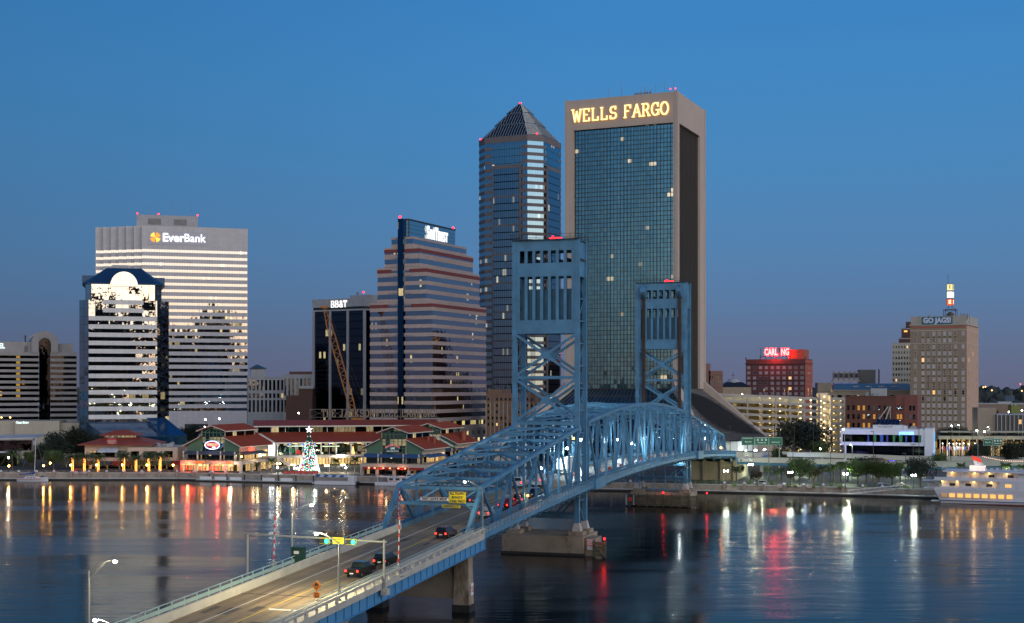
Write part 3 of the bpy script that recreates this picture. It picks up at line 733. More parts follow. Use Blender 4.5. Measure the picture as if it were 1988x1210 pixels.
# ---- far approach
FA = sub(BR, 'far_approach')
def zf(s): return max(8.4, zd(259)-.053*(s-259))
part('deck', M_road, FA, lambda m: strip(m, -15.2, 3.2, 259, 345, -.9, 0, 6, zf))
[part('barrier', M_barr, FA, lambda m: strip(m, a, a+.29, 259, 345, -1, 1.0, 6, zf)) for a in (3.21, -15.5)]
part('girders', M_girder, FA, lambda m: [strip(m, x-.2, x+.2, 259, 345, -2.1, -.91, 6, zf) for x in (3, -4.5, -14.5)])
M_abut = plain('abutment_beige', (.36, .29, .19), .85, var=.15, scale=.2)
part('abutment', M_abut, FA, lambda m: m.box(-15, 262, GZ, 2.6, 290, 8.6))
part('columns', M_abut, FA, lambda m: [m.box(x-.6, 261, GZ, x+.6, 262-.01, 9.2) for x in (-14, -8, -2, 2.4)])
# ------------------------------------------------------------------ downtown towers
def bld(name, label, px, Y, deg, cat='building', group=None):
    return thing(name, label, cat, (xat(px, Y), Y, GZ), deg, group)
def zl(py, Y): return zat(py, Y)-GZ
def bands(root, plan, wins, z0, z1, wm, gm, d=.22, wname='window_band'):
    """a banded facade: solid spandrel rings with glass bands (zb, zt) set back between them"""
    zs = [z0]+[v for w in wins for v in w]+[z1]
    def walls(m):
        for i in range(0, len(zs), 2): m.prism(plan, zs[i], zs[i+1])
    part('wall', wm, root, walls)
    ip = inset(plan, d)
    for a, b in wins: part(wname, gm, root, lambda m: m.prism(ip, a, b, False))
def pane(name, tint=(.25, .3, .36), lit=.08, blind=.5, blindcol=(.30, .30, .32), power=1.1, litcol=(1, .62, .22)):
    if name in MATS: return MATS[name]
    s = NT(name); oi = s.n('ShaderNodeObjectInfo'); r = oi.outputs['Random']
    r2 = s.math('FRACT', s.math('MULTIPLY', r, 37.7)); isb = s.math('LESS_THAN', r2, blind); lit_ = s.math('LESS_THAN', r, lit)
    v = s.math('ADD', .75, s.math('MULTIPLY', s.math('FRACT', s.math('MULTIPLY', r, 91.3)), .5))
    s.l(s.mix(isb, tint, s.vm('SCALE', s.mix(0.0, blindcol, blindcol), scale=v)), s.b.inputs['Base Color'])
    s.l(s.math('SUBTRACT', 1.0, isb), s.b.inputs['Metallic']); s.l(s.math('ADD', .04, s.math('MULTIPLY', isb, .5)), s.b.inputs['Roughness'])
    s.l(s.math('MULTIPLY', lit_, power), s.b.inputs['Emission Strength']); s.b.inputs['Emission Color'].default_value = (*litcol, 1)
    s.m.cycles.emission_sampling = 'NONE'; MATS[name] = s.m; return s.m
def winmesh(w, h, frame=.12, dep=.08, cross=0, sash=True, arch=False):
    m = MB()
    m.mi = 1; m.box(-w/2, -.02, 0, w/2, .1, h)
    m.mi = 0; f = frame
    m.box(-w/2-f, -dep, -f, w/2+f, .05, 0); m.box(-w/2-f, -dep, h, w/2+f, .05, h+f); m.box(-w/2-f, -dep, 0, -w/2, .05, h); m.box(w/2, -dep, 0, w/2+f, .05, h)
    if sash: m.box(-w/2, -.05, h*.5-f*.3, w/2, .04, h*.5+f*.3)
    for i in range(cross):
        x = -w/2+w*(i+1)/(cross+1); m.box(x-f*.4, -.055, 0, x+f*.4, .04, h)
    return m
def windows(root, proto, mats, pos, cap=100, deg=0):
    """place windows one by one (x, y, z[, deg]); past the cap the rest become one stuff part"""
    me = None
    for i, p in enumerate(pos[:cap]):
        if me is None:
            o = proto.build('window', mats, root); me = o.data
        else:
            o = bpy.data.objects.new('window', me); COL.objects.link(o); o.parent = root; KIDS.setdefault(root.name, []).append(o)
        o.location = p[:3]; o.rotation_euler = (0, 0, R(p[3] if len(p) > 3 else deg))
    if len(pos) > cap:
        m = MB()
        for p in pos[cap:]:
            a = R(p[3] if len(p) > 3 else deg); b = len(m.v)
            m.v += [(p[0]+v[0]*math.cos(a)-v[1]*math.sin(a), p[1]+v[0]*math.sin(a)+v[1]*math.cos(a), p[2]+v[2]) for v in proto.v]
            m.f += [tuple(i+b for i in f) for f in proto.f]; m.m += proto.m
        o = m.build('windows_far', mats, root); o['kind'] = 'stuff'
def clutter(root, x0, y0, x1, y1, z, n, seed, mat=None, hmax=2.2):
    rr = random.Random(seed)
    for i in range(n):
        x = rr.uniform(x0, x1); y = rr.uniform(y0, y1); w = rr.uniform(1, 3); d = rr.uniform(1, 2.5); h = rr.uniform(.6, hmax)
        part('roof_unit', mat or M_roofunit, root, lambda m: [m.box(x-w/2, y-d/2, z, x+w/2, y+d/2, z+h), m.tube((x, y, z+h), (x, y, z+h+.3), min(w, d)*.3, n=10)])
M_roofunit = plain('roof_unit_grey', (.28, .29, .30), .6, var=.15)
M_flat = plain('flat_roof', (.14, .14, .14), .9, var=.2, scale=.2)
M_sig = glow('sign_white_lit', (1, 1, 1), 2.6); M_mast = plain('mast_grey', (.2, .2, .21), .5)
M_obst = glow('obstruction_red', (1, .012, .02), 9)
def obst(root, x, y, z, r=.55): return part('obstruction_light', M_obst, root, lambda m: m.ball((x, y, z), r, 6, 4))
def mast(root, x, y, z, h, r=.09): return part('antenna', M_mast, root, lambda m: m.tube((x, y, z), (x, y, z+h), r, r*.5, 5))

# ---- broad banded office block with orange logo
eb = bld('office_tower', 'tallest banded white office block at left, with an orange round logo and stepped left flank', 275, 840, 15.8)
we = span(275, 840, 15.8, 481)
st = [(0, 3)]
plan = [(0, 0), (we, 0), (we, 42), (-28.2, 42), (-28.2, 18)]
for k in range(5, 0, -1): plan += [(-4.7*k, 3*(k+1)), (-4.7*k, 3*k)]
plan += [(0, 3)]
ZE = zl(438, 840)
M_eb = wall('white_panels_office', (.46, .45, .465), 3.1, 1.45, joint=.16, var=.045)
G_eb = glass('glass_office_bands', (.42, .42, .42), 1.55, 4.17, lit=.10, power=.7, zoff=-(zl(486, 840)-2.0-.9), tilt=.012, mull=.1)
zc = zl(486, 840)
bands(eb, plan, sorted([(zc-4.17*i-.88, zc-4.17*i+.88) for i in range(25)]), 0, ZE, M_eb, G_eb)
part('ground_opening', M_black, eb, lambda m: m.box(we*.4, -.05, 4, we*.62, .4, 8.5))
part('flat_roof', M_flat, eb, lambda m: m.prism(inset(plan, 1), ZE-.3, ZE+.05) if False else m.box(1, 4, ZE, we-1, 41, ZE+.05))
pb = part('penthouse', plain('louvre_grey', (.30, .30, .32), .7, var=.08), eb, lambda m: m.box(-3, 14, ZE, 35, 34, ZE+8.6))
part('louvre', plain('louvre_dark', (.16, .16, .16), .7), pb, lambda m: [m.box(x, 13.8, ZE+2.6, x+8, 14, ZE+6.3) for x in (4, 20)])
for x, h in ((-2.2, 12), (5, 15), (9, 9), (14, 10), (19, 17), (24, 10), (31, 16), (34, 9)): mast(eb, x, 15, ZE+8.6, h-6, .12)
for x in (-2.6, 10.5, 34.8): obst(eb, x, 14.5, ZE+9.4, .5)
sg = part('logo_panel', plain('logo_panel', (.36, .36, .40), .5, var=.02), eb, lambda m: m.box(4, -.25, ZE-11.6, 40.4, -.05, ZE-3.2))
M_org = glow('logo_orange', (1, .27, .02), 1.5); M_org2 = glow('logo_yellow', (1, .55, .05), 1.5)
def logo(m):
    for k in range(4):
        a0 = 90*k+12; pl = [(0, 0)]+[(3.1*math.cos(R(a0+66*i/8)), 3.1*math.sin(R(a0+66*i/8))) for i in range(9)]
        m.mi = k % 2; m.xz([(8.3+p[0], ZE-7.2+p[1]) for p in pl], -.5, -.25)
part('round_logo', [M_org, M_org2], sg, logo)
M_txt = glow('letters_white', (.9, .93, 1), 1.7)
text('Ever', 7.2, M_txt, sg, (19.2, -.45, ZE-7.3), extrude=.12, bold=.16, width=13.2)
text('Bank', 7.2, M_txt, sg, (32.4, -.45, ZE-7.3), extrude=.12, bold=.03, width=13.0)

# ---- tower with blue mansard roof and half-round window
ws = bld('office_tower', 'office tower with blue mansard roof and a big half-round window, white floor bands', 172, 600, 15.8)
w = span(172, 600, 15.8, 305)
plan = [(0, 0), (w, 0), (w+5.3, 5.3), (w+5.3, 34), (-4.1, 34), (-4.1, 4.1)]
G_ws = glass('glass_dark_mirror', (.42, .44, .44), 2.9, 3.7, lit=.07, power=.6, tilt=.03, wav=.012, zoff=0, mull=.12, seed=3)
ZW = zl(582, 600); n = 19
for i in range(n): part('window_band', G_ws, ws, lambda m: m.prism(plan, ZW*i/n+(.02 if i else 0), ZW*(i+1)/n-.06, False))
part('floor_slabs', plain('slab_dark', (.1, .1, .1)), ws, lambda m: m.prism(inset(plan, .3), 0, ZW-.02))  # plain dark grey core behind the glass bands
M_wsp = wall('white_spandrel', (.58, .58, .575), 3.0, 1.92, joint=.3, var=.05)
for i in range(15):
    zt_ = zl(581.7+16*i, 600); a, b = (.205*w, .80*w) if i < 2 else (.0, w)
    part('spandrel', M_wsp, ws, lambda m: m.box(a, -.28, zt_-1.95, b, -.02, zt_))
ZM = zl(551, 600)
up = [(1.2, .3), (w-1.0, .3), (w+2.0, 3.3), (w+2.0, 30), (-1.5, 30), (-1.5, 3.0)]
part('window_band', glass('glass_upper_bright', (.55, .56, .55), 2.9, 3.7, lit=.06, power=.7, tilt=.02, wav=.014, mull=.1, seed=4), ws, lambda m: m.prism(up, ZW+.01, ZM))
M_blue = plain('blue_metal_roof', (.012, .045, .11), .35, metal=.3, var=.1, scale=.3)
ZT2 = zl(516.5, 600); xa, xb = w*.27, w*.76
def mansard(m):
    base = [(-.6, -.8), (w+.2, -.8), (w+3.0, 2.4), (w+3.0, 31), (-2.6, 31), (-2.6, 2.0)]
    top = [(xa, 8), (xb, 8), (xb+.5, 9), (xb+.5, 22), (xa-.5, 22), (xa-.5, 9)]
    m.prism(base, ZM+.003, ZM+.35); m.loft(base, ZM+.35, top, ZT2, True)
    m.box(-3.2, 11, ZM+.2, 5, 22, ZM+4.6); m.box(w-4, 11, ZM+.2, w+3.6, 22, ZM+4.2)
rf = part('roof', M_blue, ws, mansard)
def halfdisc(m):
    cx = w*.515; m.xz([(cx+6.0*math.cos(R(a)), ZM-.9+6.6*math.sin(R(a))) for a in range(0, 181, 9)], -.95, 12)
part('half_round_window', glass('glass_half_round', (.6, .6, .58), 2.0, 2.0, lit=0, tilt=.008, wav=.01, mull=.07, hor=.07), ws, halfdisc)
part('roof_plant', M_roofunit, ws, lambda m: m.box(xa+2, 10, ZT2, xa+9, 18, ZT2+1.6))
G_at = plain('atrium_blue_glass', (.02, .09, .2), .12, metal=.75, var=.15, scale=.6)
def atr(m):
    za, zb = zl(820, 597), zl(849, 578)
    A = [(-1, -1, za), (w*.9, -1, za), (w*1.1, -20, zb), (8, -20, zb)]
    m.hexa([(-1, -1, 0), (w*.9, -1, 0), (w*1.1, -20, 0), (8, -20, 0)]+A)
    B = [(w*.85, -1.5, za+1.8), (w*1.12, -1.5, za+1.8), (w*1.42, -20.2, zb+.3), (w*1.05, -20.2, zb+.3)]
    m.hexa([(w*.85, -1.5, 0), (w*1.12, -1.5, 0), (w*1.42, -20.2, 0), (w*1.05, -20.2, 0)]+B)
part('atrium_roof', G_at, ws, atr)

# ---- banded hotel with arched roof at the left edge
om = bld('hotel', 'banded beige hotel at the left edge with a barrel vault and tall dark arched window', 97, 660, 25)
xl_ = span(97, 660, 25, 76); xe = span(97, 660, 25, 150); xw = span(97, 660, 25, -70)
M_om = wall('hotel_beige', (.33, .31, .30), 2.6, 1.4, joint=.15)
G_om = glass('glass_hotel', (.05, .05, .055), 1.3, 2.72, lit=.05, power=.9, litcol=(1, .55, .1), zoff=0, seed=8)
z1 = zl(691, 660); wins = sorted([(z1-2.72*i-1.36, z1-2.72*i) for i in range(12)])
for a, b in ((xw, xl_), (.2, xe)):
    pl = rect(a, 0, b, 24); zs = [0]+[v for q in wins for v in q]+[zl(684.5, 660)]
    part('wall', M_om, om, lambda m: [m.prism(pl, zs[i], zs[i+1]) for i in range(0, len(zs), 2)])
    ip = inset(pl, .3)
    for q in wins: part('window_band', G_om, om, lambda m: m.prism(ip, *q, False))
G_arch = glass('glass_hotel_arch', (.02, .02, .022), 1.1, 2.72, lit=.02, power=.5, hor=.1, seed=9)
part('arched_window', G_arch, om, lambda m: (m.box(xl_+.02, .5, 0, .18, 2, zl(668, 660)), m.xz([((xl_+.2)/2+(.2-xl_)/2*math.cos(R(a)), zl(668, 660)+(.2-xl_)/2*math.sin(R(a))) for a in range(0, 181, 12)], .5, 2)))
zp = zl(684.5, 660); zc = zl(668, 660)
def pent(m):
    m.box(xw+4, 3, zp, xl_-.8, 21, zl(664.5, 660)); m.box(1.2, 3, zp, xe-1.6, 21, zl(667, 660))
part('penthouse', M_om, om, pent)
def vault(m):
    cx = (xl_+.2)/2; ro = 6.3; ri = (.2-xl_)/2+.3
    for i in range(16):
        a, b = R(180*i/16), R(180*(i+1)/16)
        q = [(cx+ri*math.cos(a), zc+ri*math.sin(a)), (cx+ro*math.cos(a), zc+ro*math.sin(a)), (cx+ro*math.cos(b), zc+ro*math.sin(b)), (cx+ri*math.cos(b), zc+ri*math.sin(b))]
        m.hexa([(q[0][0], 0, q[0][1]), (q[1][0], 0, q[1][1]), (q[1][0], 1.5, q[1][1]), (q[0][0], 1.5, q[0][1]), (q[3][0], 0, q[3][1]), (q[2][0], 0, q[2][1]), (q[2][0], 1.5, q[2][1]), (q[3][0], 1.5, q[3][1])])
    for k in (-1, 1): m.box(cx+k*ri, 0, zp-.5, cx+k*ro, 1.5, zc)
part('gable_arch', M_om, om, vault)
M_vault = plain('vault_metal', (.12, .17, .22), .4, metal=.3, var=.08)
part('barrel_roof', M_vault, om, lambda m: m.xz([((xl_+.2)/2+5.7*math.cos(R(a)), zc-.1+5.7*math.sin(R(a))) for a in range(0, 181, 9)], 1.5, 24))
part('gable_arch', M_om, om, lambda m: m.xz([((xl_+.2)/2+6.3*math.cos(R(a)), zc+6.3*math.sin(R(a))) for a in range(0, 181, 9)], 24, 25))
part('roof_vent', M_black, om, lambda m: (m.tube((xl_-6, 5, zl(664, 660)), (xl_-6, 5, zl(653, 660)), .3), m.box(xl_-6.8, 4.7, zl(653, 660), xl_-5.2, 5.3, zl(651.8, 660))))
part('service_door', plain('louvre_green', (.14, .14, .12)), om, lambda m: m.box(xl_-6.6, 2.9, zp, xl_-5, 3, zl(672, 660)))
text('OMNI HOTEL', 3.4, glow('letters_mint', (.75, 1, .9), 1.5), om, (xl_-17.6-6.5, 2.7, zl(673, 660)), extrude=.1, bold=.05, width=17)
part('stair_column', glow('stair_light', (.55, .3, .02), .45, False), om, lambda m: [m.box(xl_-10.6, .24, a+.1, xl_-8.8, .28, b-.1) for a, b in wins[4:]]) 

# ---- dark glass tower with pale piers
bb = bld('office_tower', 'dark glass office block with pale vertical piers and a plain parapet', 708, 700, -30)
x606 = span(708, 700, -30, 606); xq = lambda p: span(708, 700, -30, p); dR = span(708, 700, 60, 745); ZB = zl(578, 700)
G_bb = glass('glass_black_bays', (.055, .062, .075), 1.45, 3.9, lit=.06, power=.45, litcol=(1, .85, .45), hor=.35, seed=11, mull=.09)
fl = [3.5+3.9*i for i in range(18)]
for z in fl: part('window_band', G_bb, bb, lambda m: m.prism(rect(x606+.5, .6, -.5, dR), z, z+3.88, False))
M_bb = wall('bbt_concrete', (.32, .33, .35), 4, 4, joint=.12)
def bbw(m):
    for a, b in ((606, 610.2), (638.2, 642.4), (672.5, 676.7)): m.box(xq(a), 0, 0, xq(b), .9, ZB-6.6)
    m.box(-1.1, 0, 0, 0, 1.2, ZB-6.6); m.box(-.9, dR*.42, 0, -.002, dR*.52, ZB-6.6)
    m.box(x606, 0, ZB-6.5, 0, dR+1, ZB-5.7) ; m.box(x606, 0, ZB-4.4, 0, dR+1, ZB)
    m.box(x606+.3, .3, 0, -.3, dR, 3.4)
part('wall', M_bb, bb, bbw); part('recess_band', M_black, bb, lambda m: m.box(x606+.4, .5, ZB-5.69, -.4, dR, ZB-4.41))
part('penthouse', M_bb, bb, lambda m: m.box(-13.5, 5, ZB, -.2, 14, ZB+1.9)); part('satellite_dish', M_mast, bb, lambda m: m.ball((-9, 6, ZB+2.9), .8)); obst(bb, -5, 6, ZB+3.4, .5)
M_let = glow('letters_cream', (1, 1, .96), 1.2)
def bbt(m): slab(m, 'BB&T', xq(642.5), zl(594.6, 700), 3.3, -.25, adv=.92, sx=.9, t=.13, thick=.3, foot=.08)
part('lettering', M_let, bb, bbt)
part('lit_strip', glow('strip_warm', (.9, .9, .4), .8, False), bb, lambda m: m.box(xq(652), .2, 6, xq(665), .55, 7.2))
part('blue_sign', glow('letters_blue', (.02, .3, 1), 2.2), bb, lambda m: m.box(xq(637.5), -.4, 1.0+4.2, xq(662), -.2, 6.9))
text('Boston Connect', 1.5, M_let, bb, (xq(650), -.5, 6.0), extrude=.02, width=5.8)

# ---- stepped tower with red stripes
sx = bld('office_tower', 'stepped office tower with blue glass, red parapet stripes and a tall crown slab', 840, 620, -25)
Y0 = 620; U = lambda p: span(840, Y0, -25, p)
M_su = wall('suntrust_pink_grey', (.42, .33, .30), 1.6, 1.7, joint=.12, var=.03); M_sured = plain('red_stripe', (.17, .035, .03), .6, var=.06)
G_su = glass('glass_steel_blue', (.42, .38, .40), 1.0, 3.9, lit=.03, power=.7, litcol=(1, .82, .35), mull=.05, seed=13, tilt=.008, zoff=0)
M_green = glow('x', (.5, 1, .7), .3, False) if False else None
tiers = [(718, 840, 944, 585.3, 800), (732, 827, 931, 516.5, 585), (745.5, 814, 918, 477, 516), (758.5, 801, 905.5, 457, 477)]
dep0 = span(840, Y0, 65, 944)
for k, (pa, pb_, pr, yt, yb) in enumerate(tiers):
    x0_, x1_ = U(pa), U(pb_); dep = dep0-.2*k; pl = rect(x0_, .12*k, x1_, dep)
    zt_, zb_ = zl(yt, Y0), (zl(yb, Y0) if k else 12.0)
    H = zt_-zb_; nf = max(1, round(H/3.9)); fh = H/nf
    wn = [(zb_+fh*i+1.5, zb_+fh*i+3.75 if i < nf-1 or k == 3 else zb_+fh*i+2.6) for i in range(nf)]
    if k == 0:
        bands(sx, pl, wn, zb_, zt_, M_su, G_su, .15); ip = inset(pl, .1)
        for q_, l_ in zip(wn[:2], (.5, .2)): part('lit_band', glass('glass_lit_band%d' % (l_*10), (.2, .2, .2), 1.0, 3.9, lit=l_, power=.9, litcol=(1, .80, .30), mull=.12, seed=71+l_), sx, lambda m: m.prism(ip, q_[0]+.1, q_[1]-.1, False))
    else: bands(sx, pl, wn, zb_, zt_, M_su, G_su, .15)
    if k < 3: part('red_stripe', M_sured, sx, lambda m: (m.box(x1_-(x1_-x0_)*.34, .12*k-.06, zt_-2.5, x1_+.06, dep+.05, zt_-.9), m.box(x0_-.06, .12*k-.06, zt_-2.5, x0_+(x1_-x0_)*.30, dep+.05, zt_-.9)) if k < 2 else m.box(x0_-.06, .12*k-.06, zt_-2.5, x1_+.06, dep+.05, zt_-.9))
    part('balcony_rail', M_mast, sx, lambda m: [m.box(x0_+(x1_-x0_)*.25, .12*k-.6, z+.4, x1_-(x1_-x0_)*.28, .12*k-.5, z+.55) for z in [q[1] for q in wn][::2]])
ZC = zl(421.5, Y0); xs0, xs1 = U(774), U(784.5)
G_shaft = glass('glass_deep_blue', (.03, .07, .12), 1.6, 3.9, lit=.06, power=.6, seed=14, mull=.05)
part('glass_shaft', G_shaft, sx, lambda m: m.prism([(xs0, -.9), (xs1, -.9), (xs1, 3), (xs0, 3)], 9, ZC))
G_cr = glass('glass_crown_grid', (.42, .50, .52), 1.9, 1.9, lit=0, hor=.14, mull=.14, tilt=.004, seed=15)
part('crown', G_cr, sx, lambda m: m.box(xs0+.3, 3.01, zl(460, Y0), xs1+.6, dep0*.9, ZC-.2))
part('crown_edge', M_black, sx, lambda m: (m.box(xs0+.1, 3, ZC-.19, xs1+.8, dep0*.9+.2, ZC+.4), m.box(xs1+.61, 3.0, zl(460, Y0), xs1+.8, 3.6, ZC-.2)))
obst(sx, xs0+1, -.5, ZC+.9, .6); obst(sx, xs1, dep0*.88, ZC+1.0, .6)
sgn = MB()
X2 = slab(sgn, 'Sun', 0, 0, 5.8, 0, adv=1.02, sx=.5, t=.095, thick=.4, small=.76, foot=.09); X2 = slab(sgn, 'Trust', X2+.1, 0, 5.8, 0, adv=1.02, sx=.5, t=.095, thick=.4, small=.76, foot=.09)
so = sgn.build('lettering', glow('letters_pure', (1, 1, 1), 1.1), sx); so.location = (xs1+1.3, 3+.34*dep0*.9, zl(460, Y0)+2.2); so.rotation_euler = (0, 0, R(90)); so.scale = (.43*dep0*.9/X2, 1, 1)
M_pod = wall('podium_beige', (.36, .31, .27), 2.4, 2.4, joint=.12)
def podium(m): m.box(U(716), -1.5, 0, 1.6, dep0+1.5, 12.0)
part('podium', M_pod, sx, podium)
pw = pane('pane_podium', (.1, .12, .12), .45, .3, (.12, .13, .13), .9, (1, .85, .4))
ww = winmesh(2.1, 1.9, .05, .03, 1, False)
pos = [(U(722)+ (1.6-U(722))*i/9.0+.8, -1.52, z) for z in (1.6, 5.2, 8.8) for i in range(9)]+[(1.62, 1.5+(dep0-1)*i/9, z, 90) for z in (1.6, 5.2, 8.8) for i in range(9)]
windows(sx, ww, [M_pod, pw], pos)

# ---- tall tower with pyramid top
bo = bld('skyscraper', 'tall dark glass skyscraper with chamfered corners and a ribbed pyramid top', 1024, 723, -24)
Yb = 723; a_ = -span(1024, Yb, -24, 941); c_ = span(1024, Yb, 21, 1055.5)/math.sqrt(2); b_ = a_
pl = [(-a_, 0), (0, 0), (c_, c_), (c_, c_+b_), (0, 2*c_+b_), (-a_, 2*c_+b_), (-a_-c_, c_+b_), (-a_-c_, c_)]
ZS = zl(261, Yb); M_bo = wall('granite_brown', (.13, .115, .12), 1.5, .9, joint=.1, var=.06)
G_bo = glass('glass_sky_mirror', (.20, .30, .37), 1.5, 3.93, lit=.03, power=.4, litcol=(1, .85, .5), mull=.06, seed=17, tilt=.006)
nf = int((ZS-1.8)/3.93); z00 = ZS-1.6-3.93*nf
bands(bo, pl, [(z00+3.93*i, z00+3.93*i+2.2) for i in range(nf)], 0, ZS, M_bo, G_bo, .18)
G_bay = glass('glass_bay', (.20, .27, .32), 1.2, 3.93, lit=.07, power=.5, litcol=(1, .9, .6), mull=.16, hor=.5, seed=18, tilt=.006, zoff=-z00)
G_rec = glass('glass_recess', (.22, .33, .38), 1.5, 3.93, lit=.05, power=.6, mull=.12, hor=.2, seed=19)
zb0, zb1 = zl(318, Yb), zl(278, Yb)
x0b, x1b = -a_*.82, -a_*.14
def bayl(m): m.box(x0b, -.75, 30, x1b, .1, zb0); 
part('bay_glass', G_bay, bo, lambda m: [m.box(x0b+1, -.85, 10, x1b-1, 0, zb0-1.8), m.box(c_, c_+b_*.16, 10, c_+.85, c_+b_*.84, zb0-1.8)])
part('bay_frame', M_bo, bo, lambda m: [m.box(x0b, -.9, zb0-1.79, x1b, -.05, zb0), m.box(x0b, -.9, 10, x0b+.99, -.05, zb0-1.8), m.box(x1b-.99, -.9, 10, x1b, -.05, zb0-1.8),
     m.box(c_+.05, c_+b_*.12, zb0-1.79, c_+.9, c_+b_*.88, zb0), m.box(c_+.05, c_+b_*.12, 10, c_+.9, c_+b_*.16-.01, zb0-1.8), m.box(c_+.05, c_+b_*.84+.01, 10, c_+.9, c_+b_*.88, zb0-1.8)]+
     [m.box(x0b+1.01, -.9, z, x1b-1.01, -.86, z+.9) for z in [zb0-1.8-15.7*k for k in range(1, 9)]])
part('recess_glass', G_rec, bo, lambda m: [m.box(x0b, -.12, zb0+.02, x1b, .1, zb1), m.box(c_-.1, c_+b_*.14, zb0+.02, c_+.12, c_+b_*.86, zb1)])
M_rib = plain('pyramid_rib', (.30, .33, .35), .4, metal=.4, var=.05); M_pyr = plain('pyramid_glass', (.03, .05, .07), .2, metal=.8, var=.2, scale=.3)
cx, cy = -a_/2, c_+b_/2
def sc(k): return [(cx+(x-cx)*k, cy+(y-cy)*k) for x, y in pl]
zA, zBp, zCp, zD = ZS, ZS+7.6, ZS+14.6, zl(199, 740)
seg = [(sc(.93), zA, sc(.60), zBp), (sc(.62), zBp, sc(.31), zCp), (sc(.33), zCp, sc(.02), zD)]
def pyr(m):
    for a, za, b, zb in seg: m.prism(a, za, za+1.0); m.loft(a, za+1.0, b, zb+.6, True)
part('pyramid_roof', M_pyr, bo, pyr)
def ribs(m):
    for a, za, b, zb in seg:
        for f in range(8):
            p0, p1, q0, q1 = Vector((*a[f], za+1.0)), Vector((*a[(f+1) % 8], za+1.0)), Vector((*b[f], zb+.6)), Vector((*b[(f+1) % 8], zb+.6))
            n = max(2, int((p1-p0).length/1.55))
            if f in (1, 3, 5, 7):    # chamfer faces: horizontal louvres
                for i in range(10):
                    t = i/10; m.beam(p0.lerp(q0, t), p1.lerp(q1, t), .22, .3)
            else:
                for i in range(n+1):
                    u = p0.lerp(p1, i/n); # ribs run straight up the slope until they hit the hip
                    mid = (q0+q1)/2-(p0+p1)/2; L = 1.0
                    d0 = (p1-p0).normalized(); off = (u-(p0+p1)/2).dot(d0); hw0 = (p1-p0).length/2; hw1 = (q1-q0).length/2
                    L = 1.0 if abs(off) <= hw1 else (hw0-abs(off))/max(.01, hw0-hw1)
                    if L > .03: m.beam(u+Vector((0, 0, .1)), u+mid*L+Vector((0, 0, .1)), .22, .22); m.beam(u-Vector((0, 0, 1)), u+Vector((0, 0, .1)), .22, .22)
part('roof_ribs', M_rib, bo, ribs)
obst(bo, cx, cy, zD+.6, .7); obst(bo, -a_-c_+1, c_, ZS+.8, .45); obst(bo, c_*.6, c_*.6-.3, ZS+.8, .45)

# ---- the big beige tower
wf = bld('skyscraper', 'broad beige concrete skyscraper with teal glass grid and flared buttress feet', 1315, 570, -23.6)
Yw = 570; V_ = lambda p: span(1315, Yw, -23.6, p); XL = V_(1098); DP = span(1315, Yw, 66.4, 1369); ZTw = zl(177, Yw); ZH = zl(237, Yw)
M_wf = wall('beige_concrete', (.43, .35, .295), 3.4, 4.5, joint=.07, var=.025, stain=.1)
G_wf = glass('glass_teal', (.14, .30, .36), 1.62, 1.95, lit=.05, power=.7, litcol=(1, .75, .4), mull=.13, hor=.12, tilt=.02, wav=.006, seed=21, rough=.05)
G_wf2 = glass('glass_brown', (.09, .085, .08), 1.3, 3.9, lit=.01, power=.6, mull=.35, hor=.1, seed=22)
base = 31.0
lp = V_(1113.5)
def body(m):
    m.box(XL, 0, ZH, 0, DP, ZTw)                                 # header block
    m.box(XL, 0, base, lp, 4, ZH-.002); m.box(XL, DP-5.5, base, lp, DP, ZH-.002)
    m.box(-1.9, 0, base, -.45, 3.2, ZH-.002); m.box(-.45, .7, base, 0, 3.2, ZH-.002); m.box(-1.9, DP*.80, base, 0, DP, ZH-.002)
    m.box(XL-.25, -.25, base, XL+1.2, 1.2, ZTw+.3); m.box(-1.0, -.25, base, .25, 1.3, ZTw+.3); m.box(-1.4, DP-1.4, base, .25, DP+.25, ZTw+.2)
part('concrete_frame', M_wf, wf, body)
nfl = int((ZH-base)/3.9)
fh = (ZH-base)/nfl
for i in range(nfl):
    z = base+fh*i
    part('window_band', G_wf, wf, lambda m: m.face([(lp+.01, 1.6, z), (-1.91, 1.6, z), (-1.91, 1.6, z+fh-.01), (lp+.01, 1.6, z+fh-.01)]))
    part('window_band', G_wf2, wf, lambda m: m.face([(-1.5, 3.21, z), (-1.5, DP*.80, z), (-1.5, DP*.80, z+fh-.01), (-1.5, 3.21, z+fh-.01)]))
M_mull = plain('bronze_mullion', (.05, .048, .045), .5)
def mull(m):
    n = 30; xa, xb = lp+.05, -1.95
    for i in range(n+1): x = xa+(xb-xa)*i/n; m.box(x-.09, 1.35, base, x+.09, 1.58, ZH)
    for i in range(nfl*2): z = base+fh*i/2; m.box(xa, 1.42, z-.06, xb, 1.585, z+.06)
part('mullion_grid', M_mull, wf, mull)
part('side_mullions', plain('side_mullion_dark', (.05, .045, .038), .7), wf, lambda m: [m.box(-1.4, y-.16, base, -.9, y+.16, ZH) for y in [3.6+(DP*.80-4)*i/15 for i in range(16)]])
part('flat_roof', M_flat, wf, lambda m: m.box(XL+1.3, 1.4, ZTw+.002, -1.3, DP-1.5, ZTw+.25))
